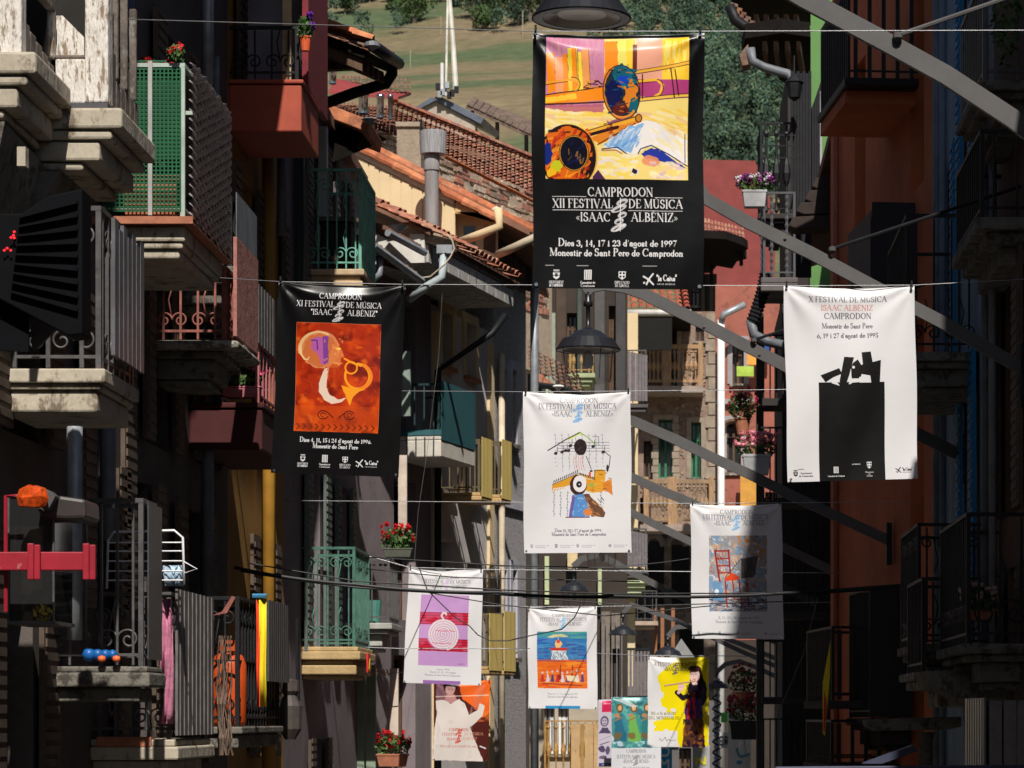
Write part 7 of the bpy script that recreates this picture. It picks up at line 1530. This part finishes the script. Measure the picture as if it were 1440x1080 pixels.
planter(W(247, 84, 21.05), .07, .02, .08, .07, 'sprig of red flowers on the netted balcony rail', [(.65, .01, .015)], 6, mat('green_clip', (.05, .2, .1), .6), 22)
0 and planter(W(140, 338, 18.2), .22, .12, .15, .2, 'red and green plant behind the grey scrolled railing', [(.3, .05, .05)], 6, TERRA, 23)
# ribbed hose and dark pipes
b = thing('corrugated_pipe', 'ribbed black flexible pipe hanging beside the coral house', 'pipe', W(1068, 430, 42)); q = 42
P = [W(1078-(.0+.02*k)*k*2, 385+k*5.5, q) for k in range(14)]
MB().tube([W(1077-19*(k/51)**1.4, 385+k*1.35, q) for k in range(52)], [.105 if k % 4 < 2 else .088 for k in range(52)], 9).build('hose', IRON, b, smooth=False)
MB().tube([W(1056, 450, q), W(1060, 470, q), W(1078, 480, q), W(1112, 488, q)], .075, 8).build('elbow', PIPEG, b, smooth=True)
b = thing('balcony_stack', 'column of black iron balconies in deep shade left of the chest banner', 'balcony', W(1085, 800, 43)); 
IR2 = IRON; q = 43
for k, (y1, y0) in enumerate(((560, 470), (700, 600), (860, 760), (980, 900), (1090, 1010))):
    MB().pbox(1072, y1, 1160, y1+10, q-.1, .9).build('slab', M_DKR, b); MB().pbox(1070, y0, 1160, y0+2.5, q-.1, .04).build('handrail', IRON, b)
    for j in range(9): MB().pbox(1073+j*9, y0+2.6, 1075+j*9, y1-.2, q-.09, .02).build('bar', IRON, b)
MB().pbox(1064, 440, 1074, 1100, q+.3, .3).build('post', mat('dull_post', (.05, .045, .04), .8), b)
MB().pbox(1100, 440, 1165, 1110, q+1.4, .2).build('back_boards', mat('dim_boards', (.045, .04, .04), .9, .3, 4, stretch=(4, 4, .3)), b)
t = thing('number_plate', 'small house number plate reading 21 on the dark balcony column', 'sign', W(1083, 698, 42.5)); q = 42.5
MB().pbox(1076, 692, 1090, 706, q, .02).build('plate', mat('plate_dark', (.03, .02, .02), .7), t)
for x, segs in ((1078, [(0, 0, 3, 0), (3, 0, 3, 5), (0, 5, 3, 5), (0, 5, 0, 10), (0, 10, 3, 10)]), (1085, [(1.5, 0, 1.5, 10)])):
    for a, b_, c, d_ in segs: MB().pbox(x+min(a, c)-.6, 693.5+min(b_, d_)-.6, x+max(a, c)+.6, 693.5+max(b_, d_)+.6, q-.006, .005).build('digit', mat('salmon_digit', (.62, .28, .2), .7), t)
# right lower: long flag, hanging cable, sloping awning
t = thing('flag', 'narrow yellow and red flag hanging in shade by the red house', 'flag', W(1163, 980, 31)); q = 31
MB().prism([W(1168, 900, q), W(1167, 950, q), W(1160, 1035, q), W(1157, 1030, q), W(1157, 960, q)], (0, .01, 0)).build('yellow_stripe', mat('flag_yellow', ()), t); MB().prism([W(1159, 970, q-.012), W(1163, 990, q-.012), W(1160, 1030, q-.012), W(1157.5, 1028, q-.012)], (0, .01, 0)).build('red_stripe', mat('flag_red', ()), t)
t = thing('awning', 'blue grey sloping awning and strap at the bottom right', 'awning', W(1280, 1070, 20)); q = 20
MB().prism([W(1215, 1074, q), W(1285, 1048, q), W(1292, 1056, q), W(1240, 1074, q)], (0, .3, 0)).build('strap', mat('blue_grey_strap', (.05, .055, .10), .6), t)
MB().prism([W(1090, 1078, q), W(1450, 1075.5, q), W(1450, 1110, q), W(1090, 1110, q)], (0, .05, .0)).build('edge', mat('blue_grey_strap', ()), t, bevel=.01)
# stacked sheets right of centre bottom
# ------------------------------------------------------------------ banners on their wires
def banner(canvas, Z, TL, TR, BL, BR, label, gloss=.3, curl=.035, grom=True, seed=0, name='banner'):
    im = canvas.image(name+'_print'); m = bpy.data.materials.new('printed_vinyl'); m.use_nodes = True; t = m.node_tree; N, L = t.nodes, t.links
    b = N['Principled BSDF']; b.inputs['Roughness'].default_value = max(gloss, .30); b.inputs['Specular IOR Level'].default_value = .28
    it = N.new('ShaderNodeTexImage'); it.image = im; it.extension = 'EXTEND'; L.new(it.outputs[0], b.inputs['Base Color'])
    geo = N.new('ShaderNodeNewGeometry'); nz = N.new('ShaderNodeTexNoise'); nz.inputs['Scale'].default_value = 5; L.new(geo.outputs['Position'], nz.inputs[0])
    bp = N.new('ShaderNodeBump'); bp.inputs['Strength'].default_value = .12; bp.inputs['Distance'].default_value = .03; L.new(nz.outputs[0], bp.inputs['Height']); L.new(bp.outputs[0], b.inputs['Normal'])
    tr = N.new('ShaderNodeBsdfTranslucent'); L.new(it.outputs[0], tr.inputs[0]); ms = N.new('ShaderNodeMixShader'); ms.inputs[0].default_value = .06
    L.new(b.outputs[0], ms.inputs[1]); L.new(tr.outputs[0], ms.inputs[2]); L.new(ms.outputs[0], N['Material Output'].inputs[0])
    c = [W(*p, Z) for p in (TL, TR, BR, BL)]; w = (c[1]-c[0]).length; hgt = (c[3]-c[0]).length
    T = thing('banner', label, 'banner', (c[0]+c[1]+c[2]+c[3])/4, 'festival banners hung on wires across the street')
    nu, nv = 40, 60; vs, fs, uv = [], [], []
    for j in range(nv+1):
        v = (j/nv)**1.6
        for i in range(nu+1):
            u = i/nu; p = (c[0]*(1-u)+c[1]*u)*(1-v)+(c[3]*(1-u)+c[2]*u)*v
            e = max(0, 1-v/(.020+.045*math.sin(math.pi*u)))                                  # the hem rolls back over the wire and sags between the clips
            y = .315*(.022+.045*math.sin(math.pi*u))*hgt*e
            sag = .018*w*math.sin(math.pi*u)*max(0, 1-v/.2)
            y += w*.014*math.sin(u*6.3+seed)*(1-v)+w*.012*math.sin(v*7+seed*2+u*3)+w*.004*math.sin(u*17+v*9+seed)
            for cx in (0, 1):                                     # creases fanning from the top corners
                du, dv = abs(u-cx), v*hgt/w
                if dv > .01: a = math.atan2(dv, du+1e-6); rr_ = math.hypot(du, dv); y += .014*w*math.sin(a*9+seed)*math.exp(-rr_*3.2)*min(1, rr_*8)
            vs.append((p.x+.004*w*math.sin(v*9+seed), p.y+y, p.z-sag)); uv.append((u, 1-v))
    for j in range(nv):
        for i in range(nu): k = j*(nu+1)+i; fs.append((k, k+nu+1, k+nu+2, k+1))
    off = T.location; me = bpy.data.meshes.new('sheet'); me.from_pydata([tuple(Vector(v)-off) for v in vs], [], fs)
    ul = me.uv_layers.new(name='UVMap'); 
    for lp in me.loops: ul.data[lp.index].uv = uv[lp.vertex_index]
    me.shade_smooth(); me.materials.append(m); o = bpy.data.objects.new('sheet', me); COL.objects.link(o); o.parent = T
    for (x, y_), s in ((c[0], 0), (c[1], 0), (c[2], 1), (c[3], 1)) if 0 else []: pass
    for k, p in enumerate(c):
        q = p+Vector((.022*(1 if k in (0, 3) else -1)*w, -.012*w, (.018 if k > 1 else -.012)*w)); s_ = .011*w
        MB().tube([q+Vector((0, 0, 0)), q+Vector((0, -.010*w, 0))], s_, 8).build('grommet', STEEL, T)
        if k < 2: MB().box(q.x-.006*w, q.x+.006*w, q.y-.01*w, q.y+.02*w, q.z-.004*w, q.z+.045*w).build('clip', IRON, T)
    return T
banner(art_trombones(), 16.7, (748, 44), (990, 46), (749, 405), (989, 408), 'large black banner with a painting of two trombones and a book', .25, .07, seed=1)
banner(art_horn(), 22.2, (391, 395), (570, 400), (382, 665), (561, 671), 'black banner with an orange picture of a head blowing a horn', .22, .05, seed=2)
banner(art_chest(), 22.2, (1102, 402), (1286, 401), (1108, 678), (1291, 673), 'white banner with a black block and tumbled black shapes', .4, .04, seed=3)
banner(art_bird(), 26.7, (736, 551), (887, 551), (737, 778), (888, 777), 'white banner with a bird drawn from a church and notes', .4, .045, seed=4)
banner(art_chair(), 31, (971, 709), (1099, 708), (973, 898), (1102, 899), 'white banner with a painted red chair, half in shade', .4, .04, seed=5)
banner(art_spiral(), 36, (575, 798), (679, 801), (567, 960), (676, 964), 'white banner with a lilac picture and a white spiral', .4, .03, seed=6)
banner(art_bandstand(), 42, (742, 853), (839, 853), (743, 996), (840, 997), 'white banner with a blue and orange bandstand painting', .4, .03, seed=7)
banner(art_flautist(), 47, (911, 923), (997, 923), (911, 1050), (997, 1051), 'yellow and white banner with a woman playing a flute', .3, .02, seed=8)
banner(art_dancer(), 40.4, (611, 958), (690, 956), (609, 1069), (686, 1071), 'orange and brown banner with a woman in a white dress', .15, .02, seed=9)
banner(art_angels(), 51, (860, 980), (929, 979), (860, 1096), (930, 1096), 'blue green banner with three winged musicians', .25, .04, seed=10)
banner(art_town(), 52, (842, 984), (861, 983), (840, 1078), (860, 1078), 'narrow lilac banner with a pink square and ink faces', .4, .02, seed=11)

def wire(P, r, label, m=None, n=14, sag=.0, cat='wire'):
    Q = []
    for a, b_ in zip(P[:-1], P[1:]):
        a, b_ = Vector(a), Vector(b_)
        for k in range(n): t = k/n; Q.append(a*(1-t)+b_*t-Vector((0, 0, sag*4*t*(1-t))))
    Q.append(Vector(P[-1])); o = MB().tube(Q, r, 4).build('wire', m or WIRE, smooth=True); tag(o, label, cat); return o
WIRE = mat('steel_wire', (.30, .30, .31), .4, .1, 5, metal=.5); CAB = mat('black_cable', (.02, .02, .022), .5)
wire([W(178, 27, 17.6), W(752, 44, 16.72), W(990, 44, 16.72), (2.79, 16.72, wz(42, 16.72))], .0032, 'top wire carrying the trombone banner')
wire([W(193, 383, 22.6), W(392, 396, 22.22), W(570, 400, 22.22), W(1103, 402, 22.22), W(1286, 401, 22.22), (2.79, 22.2, wz(392, 22.2))], .0036, 'wire carrying the horn player and black block banners')
wire([(-4.28, 27.2, wz(548, 27.2)), W(737, 551, 26.72), W(887, 550, 26.72), (2.79, 26.7, wz(545, 26.7))], .004, 'wire carrying the bird banner')
wire([(-4.28, 31, wz(704, 31)), W(972, 708, 31.02), W(1100, 707, 31.02), (2.6, 31, wz(706, 31))], .0045, 'wire carrying the red chair banner')
wire([(-4.28, 36, wz(770, 36)), W(576, 798, 36.02), W(679, 801, 36.02), (2.1, 36.1, wz(806, 36.1))], .007, 'wire carrying the spiral banner')
wire([BF.p(3.5, 0, wz(850, 42)), W(743, 853, 42.02), W(839, 853, 42.02), (2.78, 42, wz(846, 42))], .007, 'wire carrying the bandstand banner')
wire([BF.p(7.8, 0, wz(915, 47)), W(912, 922, 47.02), W(996, 922, 47.02), (2.78, 47, wz(925, 47))], .008, 'wire carrying the flute player banner')
wire([W(575, 798, 35), W(700, 796, 38), W(1000, 780, 45)], .006, 'grey cable level with the top of the spiral banner', sag=.1)
for i, (dy, s, zz, lab) in enumerate(((0, .12, 27.4, 'lowest thick black cable of the bundle across the street'), (5, .05, 27.8, 'second black cable of the bundle across the street'), (-6, .0, 28.3, 'upper black cable of the bundle across the street'))):
    wire([(-4.25, zz, wz(798+dy, zz)), W(500, 822+dy*.8, zz), W(700, 833+dy*.6, zz+.2), W(860, 838+dy*.5, zz+.5), W(1105, 834, zz+1), W(1290, 820, zz+1.8)], (.022, .014, .010)[i], lab, CAB, sag=s*.2, cat='cable')
for i, (pts, lab) in enumerate((([(510, 783), (700, 795), (905, 800)], 'thin dark cable above the spiral banner'), ([(515, 800), (640, 812), (900, 818)], 'thin dark cable over the spiral banner title'), ([(600, 833), (700, 850), (850, 866), (1000, 852)], 'thin drooping cable below the bundle'), ([(590, 800), (601, 830), (640, 868), (660, 880), (672, 893), (690, 901), (715, 901), (745, 894), (790, 885), (808, 868), (818, 848)], 'loose wandering cable over the spiral banner'), ([(735, 840), (900, 852), (1100, 846)], 'thin cable crossing above the bandstand banner'), ([(505, 910), (560, 912), (745, 912)], 'thin grey line behind the spiral banner'))):
    wire([W(x, y, 29.5+i*.3) for x, y in pts], .008 if i != 5 else .006, lab, CAB if i != 5 else WIRE, n=4, cat='cable')
wire([W(1293, 800, 30), W(1170, 830, 33), W(1150, 850, 34)], .01, 'short black cable running to the red house', CAB, n=4, cat='cable') if 0 else None
wire([W(1150, 840, 35), W(1130, 920, 35), W(1095, 1000, 35), W(1093, 1085, 35)], .010, 'bent hanging cable in the shade below the red chair banner', mat('grey_cable', (.12, .12, .12), .6), n=4, cat='cable')
# ------------------------------------------------------------------ street lamps on flat steel arms
ARM = mat('grey_arm', (.095, .09, .09), .6, .15, 4, spec=.4); LB = mat('lamp_black', (.018, .019, .024), .32, .15, 5, spec=.5)
def band(path, w, d):
    b = MB(); P = [Vector(p) for p in path]; n = len(P); up, dn = [], []
    for i in range(n):
        t = (P[min(n-1, i+1)]-P[max(0, i-1)]).normalized(); nn = Vector((-t.z, 0, t.x)); up.append(P[i]+nn*w/2); dn.append(P[i]-nn*w/2)
    for i in range(n):
        for q in (up[i], dn[i]): b.v.append((q.x, q.y-d/2, q.z)); b.v.append((q.x, q.y+d/2, q.z))
    for i in range(n-1):
        a = i*4; c = a+4; b.f += [(a, c, c+2, a+2), (a+1, a+3, c+3, c+1), (a, a+1, c+1, c), (a+2, c+2, c+3, a+3)]
    b.f += [(0, 2, 3, 1), (n*4-4, n*4-3, n*4-1, n*4-2)]; return b
def street_lamp(Z, lamp, rad, arm, label, w=.085, tie=None, glass=True, bolts=()):
    """lamp = (px, py of the rim); arm = pixel path from the lamp to the wall, all at depth Z"""
    c = W(*lamp, Z); T = thing('street_lamp', label, 'street lamp', c, 'street lamps on steel arms')
    P = [W(x, y, Z) for x, y in arm]
    band(P, w, .05).build('arm', ARM, T)
    e = P[-1]; MB().box(e.x-.03, e.x+.03, Z-.08, Z+.08, e.z-.28, e.z+.2).build('wall_plate', IRON, T)
    r = rad
    MB().lathe(c, [(r, 0), (r*1.02, r*.03), (r*.80, r*.36), (r*.70, r*.385), (r*.66, r*.39), (r*.40, r*.60), (r*.14, r*.68), (r*.06, r*.70), (0, r*.70)], 28).build('shade', LB, T, smooth=False)
    MB().lathe(c, [(r*.99, r*.012), (r*.80, r*.012), (r*.80, r*.03), (r*.99, r*.03)], 28).build('rim', LB, T); MB().lathe(c, [(r*.79, r*.02), (r*.5, r*.10), (0, r*.12)], 28).build('reflector', mat('reflector', (.55, .50, .42), .3, .1, 5, metal=.4), T)
    a0 = P[0]; hgt = max(.1, a0.z-(c.z+r*.68))
    MB().lathe(c+Vector((0, 0, r*.68)), [(.05*r/.3, 0), (.02, .02), (.02, hgt*.6), (.045, hgt*.62), (.045, hgt*.75), (.03, hgt*.8), (.03, hgt)], 10).build('stem', LB, T, smooth=True)
    if glass:
        MB().lathe(c, [(r*.84, -.005), (r*.74, -r*.95), (r*.70, -r*.98), (r*.0, -r)], 24).build('glass', clear_glass('lantern_glass', .90, (.93, .93, .92)), T, smooth=True)
        for q in range(4): a = q*math.pi/2+.5; MB().tube([c+Vector((r*.86*math.cos(a), r*.86*math.sin(a), 0)), c+Vector((r*.76*math.cos(a), r*.76*math.sin(a), -r*.95))], .006, 4).build('rod', LB, T)
        MB().lathe(c+Vector((0, 0, -r*.02)), [(.02, 0), (.05, -.05), (.05, -.14), (0, -.17)], 10).build('bulb', mat('bulb_glass', (.6, .6, .58), .2), T, smooth=True)
    if tie:
        a, b_ = W(*tie[0], Z-.03), Vector(tie[1]); MB().tube([a, b_], .014, 6).build('tie_rod', ARM if not glass else IRON, T)
        MB().lathe(a+Vector((0, -.02, -.02)), [(0, -.03), (.03, 0), (.03, .03), (0, .04)], 8).build('tie_clamp', ARM, T)
    for x, y in bolts: MB().lathe(W(x, y, Z-.03), [(0, -.012), (.014, 0), (0, .012)], 8).build('bolt', STEEL, T)
    return T
street_lamp(17.4, (818, 28), .30, [(818, -175), (850, -192), (900, -185), (960, -140), (1040, -55), (1130, -2), (1250, 62), (1330, 106), (1420, 165), (1475, 205)], 'large black street lamp hanging above the trombone banner', .115, ((1262, 50), (2.78, 17.6, wz(-60, 17.6))), glass=False)
street_lamp(22.6, (872, 240), .30, [(872, 140), (890, 128), (915, 140), (990, 278), (1050, 312), (1140, 356), (1230, 404), (1330, 456), (1440, 520)], 'street lamp hidden behind the trombone banner with its long arm over the black block banner', .10, ((1170, 350), (2.78, 22.9, wz(262, 22.9))), bolts=((1104, 336),), glass=True)
street_lamp(27.5, (827, 493), .31, [(822, 411), (832, 403), (850, 400), (880, 404), (905, 413), (950, 436), (990, 455), (1040, 482), (1100, 512), (1160, 545), (1350, 640)], 'black lantern lamp with clear glass under the trombone banner', .115, ((1060, 478), (2.4, 27.5, wz(400, 27.5))), bolts=((868, 410), (990, 460), (1068, 499)))
street_lamp(32.5, (850, 690), .29, [(850, 620), (866, 585), (890, 592), (950, 618), (1005, 645), (1050, 665), (1110, 695), (1250, 760)], 'lamp behind the bird banner whose dark arm ends at the pink geraniums', .115)
street_lamp(37.5, (848, 745), .29, [(848, 680), (862, 660), (888, 671), (930, 690), (970, 706), (1050, 745), (1190, 812)], 'lamp behind the bird banner with the second lower arm', .115, glass=True)
street_lamp(44, (846, 775), .29, [(846, 715), (862, 705), (886, 720), (930, 742), (980, 766), (1060, 805), (1150, 850)], 'lamp behind the bird banner with the lowest pale arm', .115)
street_lamp(53, (807, 832), .28, [(806, 797), (818, 786), (840, 780), (862, 790), (890, 806), (950, 836), (1000, 860), (1140, 925)], 'small lamp above the bandstand banner under a curved arm', .12)
street_lamp(57, (876, 893), .28, [(876, 862), (888, 850), (905, 856), (950, 872), (1040, 915), (1110, 945)], 'small round lamp above the grey railing', .09, glass=False)
street_lamp(59, (939, 922), .29, [(939, 895), (950, 882), (972, 880), (1000, 890), (1040, 905), (1100, 930)], 'small dark lamp half hidden behind the flute player banner', .10, glass=False)
street_lamp(60, (1008, 968), .26, [(1008, 945), (1020, 934), (1040, 930), (1062, 938), (1110, 960)], 'small grey lamp right of the flute player banner', .10, glass=False)
t = thing('pyramid_finial', 'pale grey metal pyramid cap above the flute player banner', 'roof cap', W(958, 925, 66)); b = MB(); q = 66
b.add([W(940, 926, q), W(978, 926, q), W(972, 922, q+.5), W(946, 922, q+.5), W(958, 898, q+.25)], [(0, 1, 4), (1, 2, 4), (2, 3, 4), (3, 0, 4), (0, 3, 2, 1)]); b.build('cap', mat('pale_sheet', (.10, .10, .10), .5, .3, 5), t)
# ------------------------------------------------------------------ shop signs at the street end
def sign(Z, x0, y0, x1, y1, col, label, marks):
    t = thing('shop_sign', label, 'sign', W((x0+x1)/2, y1, Z)); MB().pbox(x0, y0, x1, y1, Z, .06).build('board', mat('sign_%d_%d' % (x0, y0), col, .5, .05, 4), t)
    for P, w, c, nm in marks:
        b = MB()
        for k in range(len(P)-1):
            s_ = band([W(*P[k], Z-.008-.003*(k % 2)), W(*P[k+1], Z-.008-.003*(k % 2))], w*Z/FOC, .012); b.add(s_.v, s_.f)
        b.build(nm, mat('ink_%d_%d_%d' % tuple(int(v*99) for v in c), c, .6, .05, 4), t)
WHt = (.80, .80, .80); YEL = (.80, .66, .02)
sign(55, 926, 1046, 945, 1100, (.02, .36, .62), 'blue sign with white letters under the flute player banner', [([(931, 1052), (934, 1051), (939, 1052), (941, 1057), (939, 1062), (934, 1063), (930, 1062)], 3, WHt, 'letter'), ([(929, 1080), (929, 1068), (934, 1075), (940, 1068), (940, 1080)], 2.6, WHt, 'letter')])
sign(55, 974, 1046, 998, 1100, (.38, .38, .38), 'grey sign with a yellow letter N under the flute player banner', [([(980, 1076), (980, 1065), (991, 1075), (991, 1064)], 3, YEL, 'letter'), ([(984, 1054), (988, 1054)], 3.5, YEL, 'mark')])
sign(50, 1024, 983, 1040, 1100, (.70, .72, .73), 'tall white sign with a small blue bird mark', [([(1036, 1052), (1037, 1058), (1040, 1064), (1050, 1062), (1054, 1060)], 3.6, (.12, .35, .45), 'bird_mark'), ([(1036, 1072), (1043, 1072)], 5, (.05, .30, .55), 'blue_mark')])
MB_ = MB().prism([W(1039, 1004, 50), W(1048, 1026, 50), W(1056, 1040, 50), W(1056, 1100, 50), W(1041, 1100, 50), W(1041, 1004, 50)], (0, .06, 0))
o = MB_.build('sign_panel', mat('sign_white', (.70, .72, .73), .5)); tag(o, 'white panel edge slanting beside the tall white sign', 'sign')
sign(56, 1012, 1030, 1029, 1052, (.62, .62, .60), 'small pale sign with black letters ER', [([(1016.5, 1036), (1012.5, 1036), (1012.5, 1047), (1016.5, 1047)], 1.6, (.03, .03, .03), 'letter'), ([(1012.5, 1041.5), (1016, 1041.5)], 1.4, (.03, .03, .03), 'letter'), ([(1019.5, 1047), (1019.5, 1036), (1024, 1037), (1024, 1041), (1020, 1042), (1025, 1047)], 1.6, (.03, .03, .03), 'letter')])
sign(57, 1014, 1002, 1023, 1016, (.10, .55, .08), 'little bright green sign right of the flute player banner', [])
t = thing('downspout', 'grey corrugated downspout coiled with cable right of the flute player banner', 'pipe', W(1008, 1080, 60)); q = 60
MB().tube([W(1008, 1090-k*4, q) for k in range(35)], [.055 if k % 2 else .075 for k in range(35)], 7).build('pipe', ZINC, t); MB().tube([W(1008+6*math.sin(k*.9), 1085-k*2.2, q-.1) for k in range(50)], .02, 4).build('cable', CAB, t)
T = thing('house', 'dim shop front behind the signs at the bottom of the street', 'house', W(960, 1080, 72), 'far houses at the end of the street')
fwall(72, 915, 1010, 985, 1130, [(955, 1052, 972, 1130), (930, 1000, 950, 1045)], M_DG, T); fwin(72, 930, 1000, 950, 1045, T, BWOOD); fwin(72, 955, 1052, 972, 1130, T, BWOOD, sill=None)
T = thing('house', 'dark backing houses closing the street end', 'house', W(1000, 1080, 95), 'far houses at the end of the street')
MB().pbox(960, 700, 1200, 1130, 96, 3).build('wall', M_DKB, T); MB().pbox(700, 450, 960, 1130, 98, 3).build('wall', M_DKB, T)
# clothes pegs and bits on a line, left of the dancer banner
t = thing('clothes_line', 'short line of straw coloured clothes pegs left of the orange dancer banner', 'clothes line', W(530, 945, 38)); q = 38
MB().tube([W(505, 940, q), W(548, 947, q), W(568, 945, q)], .006, 4).build('cord', CAB, t)
for k, x in enumerate((521, 527, 533, 539, 544)): MB().prism([W(x-1, 933+(k > 1)*8, q-.02), W(x+1, 933+(k > 1)*8, q-.02), W(x+2+(k > 1)*2, 950, q-.02), W(x+(k > 1)*2, 951, q-.02)], (0, .02, 0)).build('peg', mat('straw_peg', (.62, .42, .18), .7), t)
# mid balcony with pot of geraniums and sage shutters low on the left
d0 = 36.9
bl = balcony(LF, d0, d0+1.4, .62, wz(876, d0), wz(785, d0), H4, IRONG, mat('mist_slab', (.40, .40, .36), .9), gap=.13, label='grey railed balcony with the green bucket'); 
MB().lathe(LF.p(d0+.2, .35, wz(876, d0)), [(0, 0), (.09, 0), (.12, .3), (.1, .3), (0, .28)], 12).build('bucket', mat('aqua_plastic', (.08, .25, .20), .5), bl)
SG = mat('sage_panel', (.24, .30, .22), .8, .15, 4)
for x0, x1, y0, y1, m_, nm in ((498, 512, 930, 1100, SG, 'green_pilaster'), (515, 528, 935, 1100, SG, 'green_panel'), (560, 572, 640, 760, mat('bone_strip', (.60, .50, .42), .85), 'stone_jamb'), (466, 474, 975, 1100, WHITEP, 'white_shutter'), (480, 487, 985, 1100, WHITEP, 'white_shutter'), (548, 560, 940, 1050, mat('bone_strip', ()), 'stone_jamb')):
    MB().pbox(x0, y0, x1, y1, 38.4, .1).build(nm, m_, HT)
t = thing('lamp_bracket', 'rusty twisted bracket lamp below the black balcony', 'lamp', W(408, 1000, 27)); q = 27
MB().lathe(W(408, 1040, q), [(.05, 0), (.11, .1), (.12, .32), (.06, .42), (.09, .46), (.09, .56), (0, .58)], 10).build('body', mat('brown_cast', (.07, .055, .05), .6, .3, 8), t); MB().tube([W(370, 1045, q), W(376, 1025, q), W(395, 1020, q), W(412, 1012, q)], .02, 5).build('bracket', mat('pale_bracket', (.40, .34, .28), .6), t); MB().tube([W(418, 870, q), W(419, 1010, q)], .022, 5).build('rod', IRON, t)
